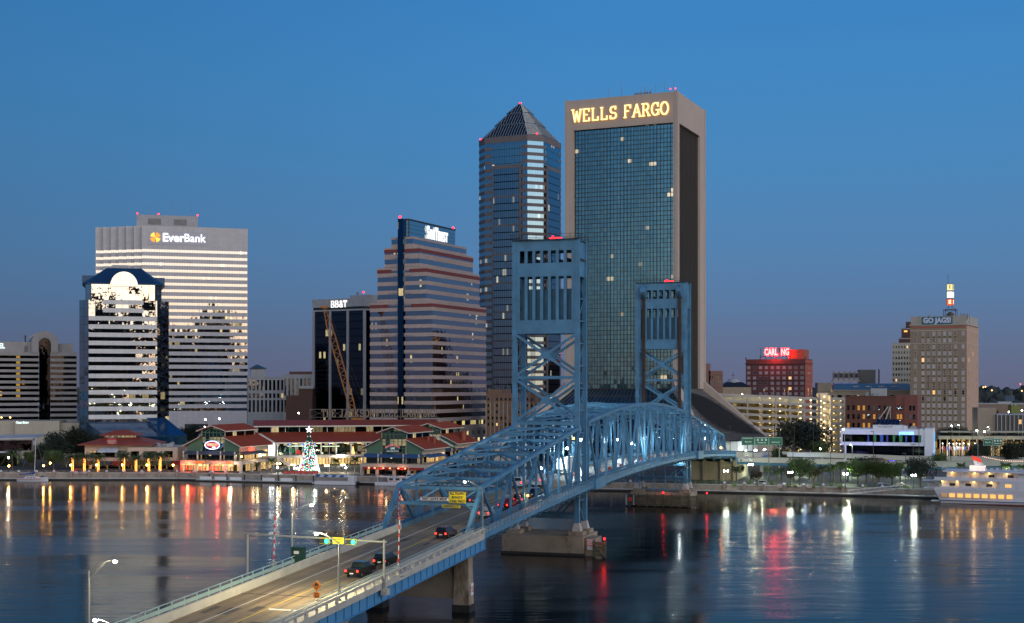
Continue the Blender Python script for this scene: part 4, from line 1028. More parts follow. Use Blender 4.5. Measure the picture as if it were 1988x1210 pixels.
# flared feet: fins at the corners and sloping skirts between them
zb = 4.0; LF, LR = 34.0, 31.0
def fin(m, a, b, th, zt, zb_):     # a = corner, b = outward end (both x,y): a triangular buttress standing on the ground
    a, b = Vector((*a, 0)), Vector((*b, 0)); d = (b-a).normalized(); n = Vector((-d.y, d.x, 0))*th/2
    P = lambda q, z, k: (q.x+n.x*k, q.y+n.y*k, z)
    o = len(m.v); m.v += [P(a, 0, -1), P(b, 0, -1), P(b, zb_, -1), P(a, zt, -1), P(a, 0, 1), P(b, 0, 1), P(b, zb_, 1), P(a, zt, 1)]
    for f in ((0, 1, 2, 3), (7, 6, 5, 4), (0, 4, 5, 1), (1, 5, 6, 2), (2, 6, 7, 3), (3, 7, 4, 0)): m.f.append(tuple(o+i for i in f)); m.m.append(m.mi)
part('buttress', M_wf, wf, lambda m: fin(m, (-2, DP-1.2), (LR, DP-1.2), 3.2, zl(733, 605), 7.5))
part('buttress', M_wf, wf, lambda m: fin(m, (-2.0, 2.0), (LR*.62, -LF*.62), 2.4, base+5, 6))
part('buttress', M_wf, wf, lambda m: fin(m, (XL+2, 2), (XL-LR*.75, -LF*.75), 2.6, base+5, 6))
part('buttress', M_wf, wf, lambda m: fin(m, (XL+2, DP-1.2), (XL-LR, DP-1.2), 3.2, zl(733, 605), 7.5))
M_skirt = wall('ribbed_dark_roof', (.035, .033, .032), .9, 200, joint=.7, jw=.3, rough=.6)
G_skirt = plain('skirt_blue_glass', (.035, .09, .14), .15, metal=.8, var=.3, scale=.25)
def skirt(m, pts): m.face(pts)
part('front_skirt', G_skirt, wf, lambda m: (m.face([(-1.5, 1.6, base), (XL+2, 1.6, base), (XL-LR*.7, -LF*.72, 6), (LR*.55, -LF*.72, 6)]), m.box(XL-10, -18, 0, 10, 1.5, 10)))
def sgrid(m):
    for i in range(31):
        t = i/30; a = Vector((-1.5+(XL+3.5)*t, 1.6, base+.1)); b = Vector((LR*.55+(XL-LR*1.25)*t, -LF*.72, 6.1)); m.beam(a, b, .2, .2)
    for i in range(9):
        t = i/8; a = Vector((-1.5, 1.6, base+.1)).lerp(Vector((LR*.55, -LF*.72, 6.1)), t); b = Vector((XL+2, 1.6, base+.1)).lerp(Vector((XL-LR*.7, -LF*.72, 6.1)), t); m.beam(a, b, .15, .2)
part('skirt_grid', M_mull, wf, sgrid)
part('side_skirt', plain('skirt_dark', (.02, .02, .02), .95, spec=.1), wf, lambda m: m.face([(-1.5, 3, base), (LR*.66, -LF*.50, 9.4), (LR-2, DP-2.8, 9.4), (-1.5, DP-2.8, base)]))
def sribs(m):
    n = 26
    for i in range(n+1):
        t = i/n; a = Vector((-1.5, 3.0, base+.15)).lerp(Vector((-1.5, DP-2.8, base+.15)), t); b = Vector((LR*.66, -LF*.50, 9.55)).lerp(Vector((LR-2, DP-2.8, 9.55)), t); m.beam(a, b, .55, .25)
    for i in range(1, 7):
        t = i/7; a = Vector((-1.5, 3, base+.1)).lerp(Vector((LR*.66, -LF*.50, 9.5)), t); b = Vector((-1.5, DP-2.8, base+.1)).lerp(Vector((LR-2, DP-2.8, 9.5)), t); m.beam(a, b, .3, .34)
part('skirt_ribs', plain('ribbed_roof', (.14, .132, .126), .8, spec=.2), wf, sribs)
part('base_wall', plain('lobby_white', (.55, .56, .55), .6), wf, lambda m: m.box(-1, 4, 0, LR-6, DP-3, 8.9))
part('canopy_light', glow('canopy_white', (.85, 1, .95), 9), wf, lambda m: [m.ball((LR-9+2.6*i*.9, -2+7.2*i, 4.4), .75, 8, 5) for i in range(5)])
for i in range(3): lamp_light(wf, (LR-8+5*i, -4+14*i, 5.2), 1300, (.85, 1, .92), .8)
for x, h in ((-32, 5), (-36, 3), (-26, 7), (-15, 4), (-10.5, 5), (-6.5, 6.5), (-2.5, 4)): mast(wf, x, 3, ZTw, h, .13)
part('dish_array', M_mast, wf, lambda m: [m.box(-20, 2.6, ZTw+.25, -12, 3.4, ZTw+.5)]+[m.ball((-19.5+1.3*i, 3, ZTw+1.2), .5, 6, 4) for i in range(6)])
for i in range(5): mast(wf, -19+1.6*i, 3.2, ZTw+.3, 2.4+(i % 3), .1)
obst(wf, -3.2, .4, ZTw+1.3, .3); obst(wf, -1, .4, ZTw+1.3, .3)
wl = MB(); end = slab(wl, 'WELLS FARGO', 0, 0, 5.2, 0, adv=.93, sx=1.0, t=.165, thick=.5)
M_gold = glow('letters_gold', (1, .50, .06), 1.0); M_goldc = glow('letters_gold_core', (1, .82, .38), 1.6)
xa = V_(1113); xb = V_(1301); zz = zl(225, 572)+.6
o = wl.build('lettering', M_gold, wf); o.location = (xa, -.62, zz); o.scale = ((xb-xa)/end, 1, 1)
wl = MB(); slab(wl, 'WELLS FARGO', 0, 0, 5.2, 0, adv=.93, sx=1.0, t=.12, thick=.1); o = wl.build('lettering_core', M_goldc, wf); o.location = (xa, -.80, zz); o.scale = ((xb-xa)/end, 1, 1)
# ------------------------------------------------------------------ towers across the river behind the camera (they show in the mirror glass)
M_sb = wall('southbank_wall', (.06, .055, .05), 3, 3.2, joint=.5, var=.2)
G_sb = glass('southbank_glass', (.05, .06, .07), 2.5, 3.4, lit=.06, power=.8, hor=1.2, mull=.6, seed=31)
def south(x, y, w, d, h, lab, deg=0):
    b = thing('apartment_tower', lab, 'building', (x, y, GZ), deg)
    part('wall', M_sb, b, lambda m: [m.box(-w/2, -d/2, 0, w/2, d/2, h), m.box(-w/4, -d/4, h, w/4, d/4, h+4)])
    part('glass_front', G_sb, b, lambda m: m.box(-w/2+1.5, d/2, 2, w/2-1.5, d/2+.12, h-2))
south(150, -120, 46, 30, 132, 'tall apartment tower on the near bank behind the camera, furthest right')
south(88, -95, 50, 30, 104, 'apartment tower on the near bank behind the camera, between two others')
south(10, -110, 76, 30, 112, 'hotel tower right behind the camera on the near bank')
south(-40, -130, 60, 28, 84, 'long office block on the near bank behind the camera, to the left')
south(-130, -150, 70, 30, 62, 'low office block on the near bank behind the camera, furthest left')
south(230, -160, 80, 30, 74, 'wide low block on the near bank behind the camera, to the far right')
# ------------------------------------------------------------------ smaller downtown buildings
M_lime = wall('pale_stone', (.36, .37, .38), 1.6, 1.6, joint=.1, var=.03)
G_off = glass('glass_slot', (.10, .12, .14), 1.2, 3.6, lit=.06, power=.6, seed=33, hor=.3)
def slots(root, w, z0, z1, n, depth, ww=.55, mat=None, y=0):
    def f(m):
        for i in range(n):
            x = w*(i+.5)/n; m.box(x-w/n*ww/2, y-.12, z0, x+w/n*ww/2, y-.02, z1)
    return part('window_row', mat or G_off, root, f)
ch = bld('courthouse', 'pale stone courthouse with tall slot windows between the white tower and dark tower', 481, 760, 12)
w = span(481, 760, 12, 552); H = zl(732, 760)
part('wall', M_lime, ch, lambda m: (m.box(0, 0, 0, w, 30, H), m.box(-.3, -.3, H-.6, w+.3, 30.3, H)))
for z0_, z1_ in ((zl(758, 760), zl(738, 760)), (zl(773, 760), zl(764, 760)), (zl(800, 760), zl(777, 760))): slots(ch, w, z0_, z1_, 9, 30)
part('upper_storey', M_lime, ch, lambda m: m.box(2, 10, H, 10, 26, zl(716, 775)))
part('hip_roof', plain('green_metal', (.03, .07, .09), .5), ch, lambda m: m.loft(rect(1, 9, 11, 27), zl(716, 775), rect(5, 16, 6, 18), zl(708, 775), True))
c2 = bld('office_building', 'white office building with thin vertical windows left of the dark tower', 550, 740, -6)
w = span(550, 740, -6, 612); H = zl(727, 740)
part('wall', M_lime, c2, lambda m: m.box(0, 0, 0, w, 25, H)); slots(c2, w, zl(768, 740), zl(735, 740), 8, 25, .45); slots(c2, w, zl(800, 740), zl(777, 740), 8, 25, .45)
part('roof_terrace', plain('terrace_brick', (.10, .035, .03)), c2, lambda m: m.box(2, 5, H, w-1, 22, H+1.6))
M_brk = wall('brick_dark_brown', (.085, .04, .03), .5, .25, joint=.3, var=.12)
P_brk = pane('pane_brick', (.06, .07, .08), .12, .3, (.14, .14, .15), .9)
b3 = bld('brick_building', 'small dark brick block in front of the white office building', 555, 700, 0)
w = span(555, 700, 0, 606); H = zl(768, 700)
part('wall', M_brk, b3, lambda m: (m.box(0, 0, 0, w, 15, H), m.box(w*.45, 3, H, w*.98, 12, H+3.6)))
part('roof_box', M_lime, b3, lambda m: m.box(w*.5, 4, H+3.6, w, 11, H+5))
windows(b3, winmesh(.9, 1.3, .08), [M_brk, P_brk], [(w*(i+.5)/8, 0, z) for z in (1.5, 4.6, 7.7) for i in range(8)])
b4 = bld('brick_building', 'brown and cream ribbed building behind the bridge between the stepped tower and lift tower', 944, 640, -18)
w = span(944, 640, -18, 1062); H = zl(764, 640)
M_rb = wall('brown_stone', (.22, .13, .09), .8, .6, joint=.15); M_cr = plain('cream_pilaster', (.36, .28, .19), .8)
part('wall', M_rb, b4, lambda m: (m.box(0, 0, 0, w, 25, H), m.box(-1, 5, H, 6, 20, H+2)))
part('pilasters', M_cr, b4, lambda m: [m.box(w*i/14-.3, -.25, 0, w*i/14+.3, .0, H-4) for i in range(15)])
windows(b4, winmesh(.8, 1.3, .06), [M_rb, pane('pane_rib', (.05, .06, .07), .04, .3, (.15, .15, .15))], [(w*(i+.5)/14, 0, z) for z in (H-3.4, H-6.4, H-9.4, H-12.4, H-15.4) for i in range(14)])

# ---- hotel with the red roof sign
ca = bld('brick_building', 'dark red brick hotel block carrying a glowing red roof sign', 1563, 900, -25)
Yc = 900; XC = span(1563, Yc, -25, 1448); dC = span(1563, Yc, 65, 1577.5); HC = zl(697, Yc)
M_ca = wall('brick_maroon', (.13, .045, .04), .6, .3, joint=.2, var=.1); M_ca_lit = plain('brick_red_lit', (.34, .085, .05), .85)  # second brick is a brighter copy: glow on the side painted into its colour
P_ca = pane('pane_hotel', (.10, .11, .13), .05, .6, (.26, .26, .28), 1.0)
part('wall', M_ca, ca, lambda m: m.box(XC, 0, 0, 0, dC, HC)); part('side_wall', M_ca_lit, ca, lambda m: m.box(.002, .3, 0, .12, dC-.3, HC-.5))
part('cornice', M_ca, ca, lambda m: (m.box(XC-.6, -.6, HC-3.3, .5, dC, HC-2.7), m.box(XC-.3, -.4, HC-14.2, .3, .3, HC-13.8), [m.tube((XC-XC*i/4, .2, HC), (XC-XC*i/4, .2, HC+1.6), .5, .3, 6) for i in range(5)]))
pos = []
for r in range(11):
    z = HC-6.6-3.55*r
    for i in range(10): pos.append((XC*(1-(i+.5)/10), 0, z))
windows(ca, winmesh(1.9, 1.8, .12, .06, 1), [M_lime, P_ca], pos)
windows(ca, winmesh(.7, 1.3, .1, .05, 0), [M_lime, P_ca], [(.14, dC*(i+.5)/3, HC-6.6-3.55*r, 90) for r in range(11) for i in range(3)])
part('penthouse', M_ca_lit, ca, lambda m: m.box(span(1563, Yc, -25, 1528), 4, HC, span(1563, Yc, -25, 1557), dC-2, zl(678, Yc)))
M_cs = glow('sign_red_glow', (1, .004, .006), 38); M_cs2 = glow('sign_pink_core', (1, .62, .55), 1.5)
cs = part('sign_frame', M_black, ca, lambda m: [m.box(XC+10+3.5*i, 1, HC, XC+10.3+3.5*i, 1.3, HC+7) for i in range(6)]+[m.box(XC+9, 1, HC+1.9, XC+29, 1.3, HC+2.2), m.box(XC+9, 1, HC+7, XC+29, 1.3, HC+7.2)])
xm = XC+(span(1563, Yc, -25, 1506.5)-XC)
text('CARL', 6.6, M_cs, cs, (xm-3.6, .7, HC+4.7), extrude=.15, bold=.32, width=9.2); text('NG', 6.6, M_cs, cs, (xm+6.1, .7, HC+4.7), extrude=.15, bold=.32, width=5.6)
text('CARL', 6.2, M_cs2, cs, (xm-3.6, .45, HC+4.7), extrude=.05, bold=.10, width=8.8); text('NG', 6.2, M_cs2, cs, (xm+6.1, .45, HC+4.7), extrude=.05, bold=.10, width=5.3)
text('I', 6.4, M_black, cs, (xm+2.3, .7, HC+4.7), extrude=.1, bold=.2)
lamp_light(cs, (xm, -4, HC+3), 9000, (1, .05, .05), 2)
# ---- church dome, cross and brick tower behind
cb = bld('tower_building', 'ornate pinkish brick tower corner showing just right of the beige skyscraper', 1376, 820, 0)
part('wall', wall('brick_pink', (.24, .13, .10), .6, .5, joint=.2), cb, lambda m: (m.box(0, 0, 0, 8.6, 12, zl(720, 820)), m.box(-6, 0, 0, 1, 11, zl(706, 820)), m.box(-6.3, -.3, zl(727, 820)-.3, 8.8, 12, zl(727, 820))))
windows(cb, winmesh(.5, 1.4, .06), [M_rb, P_brk], [(1+1.2*i, 0, zl(735, 820)-3*k) for k in range(3) for i in range(6)])
dm = bld('church', 'low church with white dome drum and cross beyond the car park', 1404, 860, 0)
part('wall', M_black, dm, lambda m: m.loft(rect(-2, 0, 18, 16), zl(752, 860), rect(3, 4, 13, 12), zl(742, 860), True)); part('base', M_cr, dm, lambda m: m.box(-2, 0, 0, 18, 16, zl(752, 860)))
part('drum', M_lime, dm, lambda m: m.tube((7.6, 8, zl(743, 860)), (7.6, 8, zl(736, 860)), 4.6, 2.9, 16)); part('cross', plain('cross_brown', (.12, .05, .04)), dm, lambda m: (m.box(7.5, 7.9, zl(736, 860), 7.8, 8.1, zl(722, 860)), m.box(6.5, 7.9, zl(729, 860), 8.8, 8.1, zl(728.2, 860))))
# ---- car park
cp = bld('parking_garage', 'lit multi-storey car park with pale sloping decks, behind the trees', 1425, 640, 0)
Yg = 640; WG = span(1425, Yg, 0, 1590); HT = zl(763, Yg); M_pk = plain('parking_concrete', (.38, .35, .31), .85, var=.08, scale=.3); M_pki = plain('parking_inside', (.42, .38, .26), .85, var=.1)
drop = 2.3; LVH = 2.98
def slope(m, x0, x1, z, t, y0, y1):
    f = lambda x: z-drop*max(0, min(1, x/WG))
    m.hexa([(x0, y0, f(x0)), (x1, y0, f(x1)), (x1, y1, f(x1)), (x0, y1, f(x0)), (x0, y0, f(x0)+t), (x1, y0, f(x1)+t), (x1, y1, f(x1)+t), (x0, y1, f(x0)+t)])
zs_ = [HT-LVH*k for k in range(10)]
for k, z in enumerate(zs_): part('parapet', M_pk, cp, lambda m: slope(m, -14, WG, z-1.15, 1.25, 0, .25))
for k, z in enumerate(zs_[1:]): part('floor', M_pki, cp, lambda m: slope(m, -14, WG, z-.95, .3, .3, 30))
part('back_wall', M_pki, cp, lambda m: m.box(-14, 30, 0, WG, 30.4, HT-2.2))
def pkcol(m):
    for i in range(9): x = -14+(WG+14)*i/8; m.box(x-.35, -.12, 0, x+.35, .5, HT-drop*max(0, x/WG)-.1)
part('columns', M_pk, cp, pkcol)
part('inner_columns', M_pki, cp, lambda m: [m.box(x-.3, 12, 0, x+.3, 12.6, HT-3) for x in [-10+6.2*i for i in range(9)]])
M_pl = glow('parking_lamp', (1, .78, .38), 7, False)
ztop = lambda x, k: zs_[k]-drop*max(0, x/WG)-1.2
part('ceiling_lamps', M_pl, cp, lambda m: [m.box(x-.3, 1.2, ztop(x, k)-.4, x+.3, 1.8, ztop(x, k)-.05) for k in range(9) for x in [-12+4.9*i for i in range(12)]])
rr = random.Random(3)
for k in range(9):
    for x in (-9, 1, 11, 21, 31, 38): lamp_light(cp, (x, 5+rr.random()*3, ztop(x, k)-.5), 800, (1, .74, .32), .3)
st = sub(cp, 'stair_tower')
xa, xb = span(1425, Yg, 0, 1590), span(1425, Yg, 0, 1613)
part('stair_wall', M_pk, st, lambda m: (m.box(xa, -1, 0, xa+.5, 6, HT-.5), m.box(xb-.4, -1, 0, xb, 6, HT-1), m.box(xa, 5, 0, xb, 6, HT)))
part('stair_flights', M_pk, st, lambda m: [m.beam((xa+.5, 0 if k % 2 else .9, HT-3-LVH*k*.5), (xb-.5, 0 if k % 2 else .9, HT-4.5-LVH*k*.5), .8, .7) for k in range(0, 18, 2)])
part('stair_lamps', M_pl, st, lambda m: [m.box(xa+2.6, 1.2, HT-2-LVH*k, xa+3.1, 1.6, HT-1.6-LVH*k) for k in range(9)])
for k in range(0, 9, 2): lamp_light(st, (xa+2.8, .6, HT-2.4-LVH*k), 600, (1, .8, .4), .2)
xc_ = span(1425, Yg, 0, 1641)
rw = sub(cp, 'side_wing')
part('parapet', M_pk, rw, lambda m: [m.box(xb, -.4, z-3.4, xc_, -.1, z-2.2) for z in zs_]); part('columns', M_pk, rw, lambda m: [m.box(x-.3, -.5, 0, x+.3, .3, HT-2.3) for x in (xb+.3, (xb+xc_)/2, xc_-.3)])
part('back_wall', M_pki, rw, lambda m: m.box(xb, 9, 0, xc_, 9.3, HT-3)); part('floor', M_pki, rw, lambda m: [m.box(xb, -.05, z-3.6, xc_, 9, z-3.41) for z in zs_])
part('ceiling_lamps', M_pl, rw, lambda m: [m.box(x, 1, z-3.85, x+.4, 1.4, z-3.7) for z in zs_[:-1] for x in (xb+1.5, xb+4.8)])
for k in range(0, 9): lamp_light(rw, ((xb+xc_)/2, 3, zs_[k]-4), 420, (1, .76, .36), .3)
M_cyo = glow('orange_street', (1, .42, .08), 5)
for i, px in enumerate((1488, 1507, 1528, 1535, 1575, 1582, 1621)):
    x = span(1425, Yg, 0, px)
    part('roof_lamp', M_mast, cp, lambda m: (m.tube((x, 6, HT-2.5), (x, 6, HT+2), .09), m.box(x-.5, 5.8, HT+1.95, x+.1, 6.2, HT+2.1))); lamp_light(cp, (x-.4, 5.6, HT+1.2), 120, (1, .42, .08), .2)
# ---- brick warehouse block
bw = bld('brick_building', 'red-brown brick block with orange lit arched windows, right of the car park', 1738, 600, -22)
XB = span(1738, 600, -22, 1641); dB = span(1738, 600, 68, 1775) if False else 18; HB = zl(769, 600)
M_bw = wall('brick_redbrown', (.13, .05, .035), .6, .3, joint=.2, var=.12); P_bw = pane('pane_orange', (.05, .05, .05), .38, .1, (.1, .1, .1), .55, (1, .45, .08))
part('wall', M_bw, bw, lambda m: (m.box(XB, 0, 0, 0, dB, HB), m.box(XB-.2, -.2, HB-.5, .2, dB+.2, HB)))
part('side_wing', wall('brick_rose', (.20, .07, .055), .6, .3, joint=.2, var=.1), bw, lambda m: (m.box(.01, 2, 0, 9.4, 20, HB+.4), m.box(3.6, 1.6, 0, 5.4, 2, HB)))
windows(bw, winmesh(1.0, 2.1, .07, .05), [M_bw, P_bw], [(XB*(1-(i+.6)/9.6), 0, z) for z in (zl(797, 600), zl(814, 600), zl(831, 600), zl(848, 600)) for i in range(9)]+[(x, 2, z) for z in (zl(797, 600), zl(814, 600), zl(831, 600)) for x in (1, 2.3, 6.4, 7.9)])
clutter(bw, XB+3, 3, -8, 14, HB, 5, 5, hmax=1.6); part('roof_unit', M_lime, bw, lambda m: m.box(-11, 3, HB, -4.5, 8, HB+3.4)); part('steel_stair', M_dock, bw, lambda m: (m.beam((-7, -1.5, zl(815, 600)), (-3, -1.5, zl(790, 600)), .3, .5), m.beam((-4, -1.5, zl(815, 600)), (-2, -1.5, zl(790, 600)), .3, .5), m.box(-7.4, -2, zl(816, 600), -3.6, -1, zl(815, 600)), m.tube((-2, -1.4, zl(816, 600)), (-2, -1.4, zl(789, 600)), .15), m.tube((-6.8, -1.4, zl(832, 600)), (-6.8, -1.4, zl(810, 600)), .15)))
# ---- low wide roof and cooling plant
ar = bld('civic_building', 'long low building with blue-grey ribbed roof behind the brick block', 1588, 760, -8)
w = span(1588, 760, -8, 1792); HA = zl(757, 760); M_ar = plain('roof_blue_grey', (.075, .13, .18), .5, var=.1); M_arw = wall('civic_wall', (.30, .25, .19), 3, 3, joint=.1)
part('wall', M_arw, ar, lambda m: (m.box(0, 0, 0, w, 40, HA), m.box(-.4, -.4, HA-1, w, 40, HA), m.box(0, 2, HA, 8, 20, HA+4)))
part('roof', M_ar, ar, lambda m: m.hexa([(8.2, 0, HA+.01), (w, 0, HA+.01), (w, 40, HA+.01), (8.2, 40, HA+.01), (10, 14, HA+3.6), (w-6, 14, HA+3.6), (w-6, 30, HA+3.6), (10, 30, HA+3.6)]))
part('skylights', M_lime, ar, lambda m: [m.box(x, 6, HA+1.6, x+3.4, 7.5, HA+2.2) for x in (20, 27, 34, 41)])
slots(ar, w, HA-6, HA-3, 12, 40, .5)
cl = bld('cooling_plant', 'white cooling units on a steel frame above the low roof', 1618, 820, -8)
HQ = zl(741, 820)
part('frame', M_dock, cl, lambda m: [m.box(x, 2, 0, x+.4, 2.4, HQ) for x in (0, 5, 10, 15)]+[m.box(-.5, 0, HQ, 16, 8, HQ+.8)])
for i in range(5): part('cooling_unit', M_lime, cl, lambda m: (m.box(.2+3.1*i, .5, HQ+.81, 2.9+3.1*i, 7, HQ+5.6), m.tube((1.5+3.1*i, 3, HQ+5.6), (1.5+3.1*i, 3, HQ+6.2), 1.1, n=12))); part('dark_grille', M_black, cl, lambda m: m.box(.5+3.1*i, .35, HQ+2.4, 2.6+3.1*i, .48, HQ+5))
gb = bld('concrete_building', 'plain grey concrete box building right of the cooling units', 1669, 830, -8)
part('wall', plain('olive_grey', (.16, .16, .14), .85), gb, lambda m: (m.box(0, 0, 0, 9.6, 12, zl(718, 830)), m.tube((12, 3, 0), (12, 3, zl(717, 830)), .5)))
# ---- beige tower with rooftop sign, and the white block behind it
wb = bld('office_tower', 'cream block with rows of small dark windows half hidden behind the tan tower', 1732, 800, -20)
w = span(1732, 800, -20, 1775); HW_ = zl(666, 800)
M_wbk = plain('cream_wall', (.40, .38, .31), .8)
part('wall', M_wbk, wb, lambda m: m.box(0, 0, 0, w, 20, HW_))
P_wb = pane('pane_small', (.03, .04, .05), .02, .2, (.15, .15, .15))
windows(wb, winmesh(.8, 1.5, .03, .03, 0, False), [M_wbk, P_wb], [(w*(i+.5)/8, 0, HW_-3.2-3.3*r) for r in range(9) for i in range(7)])
wt = bld('brick_tower', 'stepped dark brick tower top rising behind the cream block', 1745, 830, -20)
part('wall', M_brk, wt, lambda m: (m.box(0, 0, 0, 12, 14, zl(656, 830)), m.box(1.5, 1, 0, 12, 13, zl(637, 830)), m.box(4, 2, 0, 12, 12, zl(625, 830))))
part('cornice', M_lime, wt, lambda m: [m.box(-.2, -.2, zl(656, 830)-.8, 12, 14, zl(656, 830)-.3), m.box(1.3, .8, zl(637, 830)-.8, 12, 13, zl(637, 830)-.3)])
part('lit_window', glow('lit_orange', (1, .45, .1), 1.6, False), wt, lambda m: m.box(3, .85, zl(645, 830), 5, .95, zl(642, 830))); mast(wt, 7, 5, zl(625, 830), 5)
gj = bld('office_tower', 'tan brick tower with a teal GO JAGS! banner and lit letter mast', 1876.5, 700, -28)
Yj = 700; XJ = span(1876.5, Yj, -28, 1767); dJ = span(1876.5, Yj, 62, 1899.5); HJ = zl(629, Yj)
M_gj = wall('tan_brick', (.27, .215, .155), .6, .35, joint=.08, var=.05); M_gj_lit = plain('tan_brick_lit', (.42, .28, .20), .85, var=.05); M_trim = plain('limestone_trim', (.42, .36, .30), .8)  # side tan is brighter and pinker: afterglow painted into the wall colour
part('wall', M_gj, gj, lambda m: m.box(XJ, 0, 0, 0, dJ, HJ)); part('side_wall', M_gj_lit, gj, lambda m: m.box(.002, .2, 0, .1, dJ-.2, HJ-1))
P_gj = pane('pane_tan', (.12, .13, .15), .035, .68, (.36, .35, .38), 1.3, (1, .50, .14)); P_sp = plain('spandrel_olive', (.10, .085, .035))
cols = [1777, 1792, 1802.5, 1813, 1823.5, 1834, 1844.5, 1855, 1870]
cxs = [span(1876.5, Yj, -28, p) for p in cols]
rows_ = [zl(648+12.75*r+3, Yj) for r in range(15)]
windows(gj, winmesh(1.25, 2.0, .17, .07), [M_trim, P_gj], [(x, 0, z) for z in rows_ for x in cxs])
windows(gj, winmesh(.9, 2.0, .12, .07), [M_trim, P_gj], [(.12, dJ*(i+.5)/3, z, 90) for z in rows_ for i in range(3)])
part('spandrel_panels', P_sp, gj, lambda m: [m.box(x-.65, -.06, z-1.25, x+.65, -.01, z-.45) for z in rows_[:14] for x in cxs[1:-1]])
def trims(m):
    m.box(XJ-.5, -.5, HJ-.4, .5, dJ+.4, HJ); m.box(XJ-.1, -.12, HJ-3.3, .12, dJ, HJ-2.9)
    m.box(XJ-.15, -.2, rows_[2]+2.6, .2, dJ, rows_[2]+3.0)
part('cornice', M_trim, gj, trims)
part('red_frieze', M_signred, gj, lambda m: [m.box(XJ+.4+(-XJ-.6)*i/25, -.15, HJ-1.8, XJ+1.0+(-XJ-.6)*i/25, -.02, HJ-1.1) for i in range(25)])
ZP = zl(612.5, Yj)
part('parapet', plain('parapet_grey', (.33, .31, .28), .85, var=.08), gj, lambda m: (m.box(XJ+.3, .3, HJ, -.2, dJ-.2, ZP), [m.box(XJ+x, .1, HJ, XJ+x+.5, .3, ZP+.3) for x in (.2, 4.6, 22, 30)]))
part('roof_pipes', M_mast, gj, lambda m: [m.box(XJ+x, 1, ZP-2, XJ+x+.7, 1.6, ZP+1) for x in (25.5, 27, 28.6)]+[m.box(XJ+9, .35, ZP-.9, XJ+10, 1, ZP+.5)])
x0g, x1g = span(1876.5, Yj, -28, 1790), span(1876.5, Yj, -28, 1849)
bn = part('banner', plain('banner_teal', (.003, .13, .19), .6, var=.03), gj, lambda m: m.box(x0g, -.15, zl(628.5, Yj), x1g, .08, zl(613.8, Yj)))
text('GO JAGS!', 3.7, plain('letters_lilac', (.55, .56, .70), .6, var=.02), bn, ((x0g+x1g)/2, -.25, zl(621.2, Yj)), extrude=.06, bold=.17, width=(x1g-x0g)*.91)
tw_ = sub(gj, 'letter_mast'); xt = span(1876.5, Yj, -28, 1841); yt = 6
def lat(m):
    for dx in (-3, 3):
        for dy in (-2.5, 2.5): m.tube((xt+dx, yt+dy, ZP), (xt+dx, yt+dy, ZP+3.4), .15)
    for s_ in (-1, 1): m.beam((xt-3.2, yt+2.5*s_, ZP+3.4), (xt+3.2, yt+2.5*s_, ZP+3.4), .25, .3); m.beam((xt-3, yt+2.5*s_, ZP), (xt+3, yt+2.5*s_, ZP+3.3), .1, .1); m.beam((xt+3, yt+2.5*s_, ZP), (xt-3, yt+2.5*s_, ZP+3.3), .1, .1)
    for s_ in (-1, 1):
        m.beam((xt+3*s_, yt, ZP+3.4), (xt+.8*s_, yt, ZP+5.4), .15, .15); m.tube((xt+.8*s_, yt, ZP+3.4), (xt+.8*s_, yt, ZP+17), .12)
    m.tube((xt-1.2, yt, ZP+17), (xt-1.2, yt, ZP+22.5), .1)
part('lattice', M_black, tw_, lat); part('water_tank', M_timber, tw_, lambda m: (m.tube((xt, yt, ZP), (xt, yt, ZP+1.2), 1.9, n=14), m.tube((xt, yt, ZP+1.2), (xt, yt, ZP+2.5), 2, .2, 14)))
for k, (c, mt, lc) in enumerate((('I', glow('box_yellow', (1, .82, .35), 1.0), M_black), ('M', glow('box_white', (1, .95, .7), 1.8), M_sig), ('E', glow('box_red', (1, .10, .01), 1.1), glow('letter_hot', (1, .8, .5), 2.2)))):
    z = ZP+13.9-3.95*k
    b = part('letter_box', mt, tw_, lambda m: m.box(xt-1.5, yt-1.5, z, xt+1.5, yt+1.5, z+3.0)); part('box_frame', M_black, b, lambda m: [m.box(xt+dx-.12, yt-1.62, z-.1, xt+dx+.12, yt-1.38, z+3.1) for dx in (-1.55, 1.55)]+[m.box(xt-1.6, yt-1.6, z+3.01, xt+1.6, yt+1.6, z+3.2)])
    text(c, 2.6, lc, b, (xt, yt-1.56, z+1.5), extrude=.03, bold=.08); text(c, 2.6, lc, b, (xt+1.56, yt, z+1.5), deg=90, extrude=.03, bold=.08)
# ---- far right low buildings
r1_ = bld('office_building', 'low modern building with white vertical fins at the right edge', 1935, 600, -10)
H = zl(806, 600)
part('wall', plain('dark_infill', (.06, .055, .05)), r1_, lambda m: (m.box(0, 0, 0, 40, 20, H)))
part('fins', M_lime, r1_, lambda m: [m.box(x, -.5, 0, x+.35, .1, H+.3) for x in [1.8*i for i in range(22)]]+[m.box(-.2, -.3, H, 40, 20, H+.35)])
part('side_block', M_arw, r1_, lambda m: m.box(-8, 1, 0, -.21, 16, zl(792, 600)))
for i, (x, z) in enumerate(((9.4, 2.4), (16, 4))): part('lit_window', glow('lit_orange2', (1, .55, .2), .7, False), r1_, lambda m: m.box(x, -.1, H-4, x+1.2, -.02, H-2))
r2_ = bld('school_building', 'long brown low building beyond the finned building', 1900, 800, -5)
part('wall', plain('brown_low', (.17, .12, .09)), r2_, lambda m: (m.box(0, 0, 0, 60, 20, zl(785, 800)), m.box(11, -2, 0, 18, -.01, zl(797, 800)))); part('roof_edge', M_lime, r2_, lambda m: (m.box(-.3, -.3, zl(785, 800), 60, 20, zl(783, 800)), m.box(12, 3, zl(783, 800), 20, 8, zl(780, 800))))
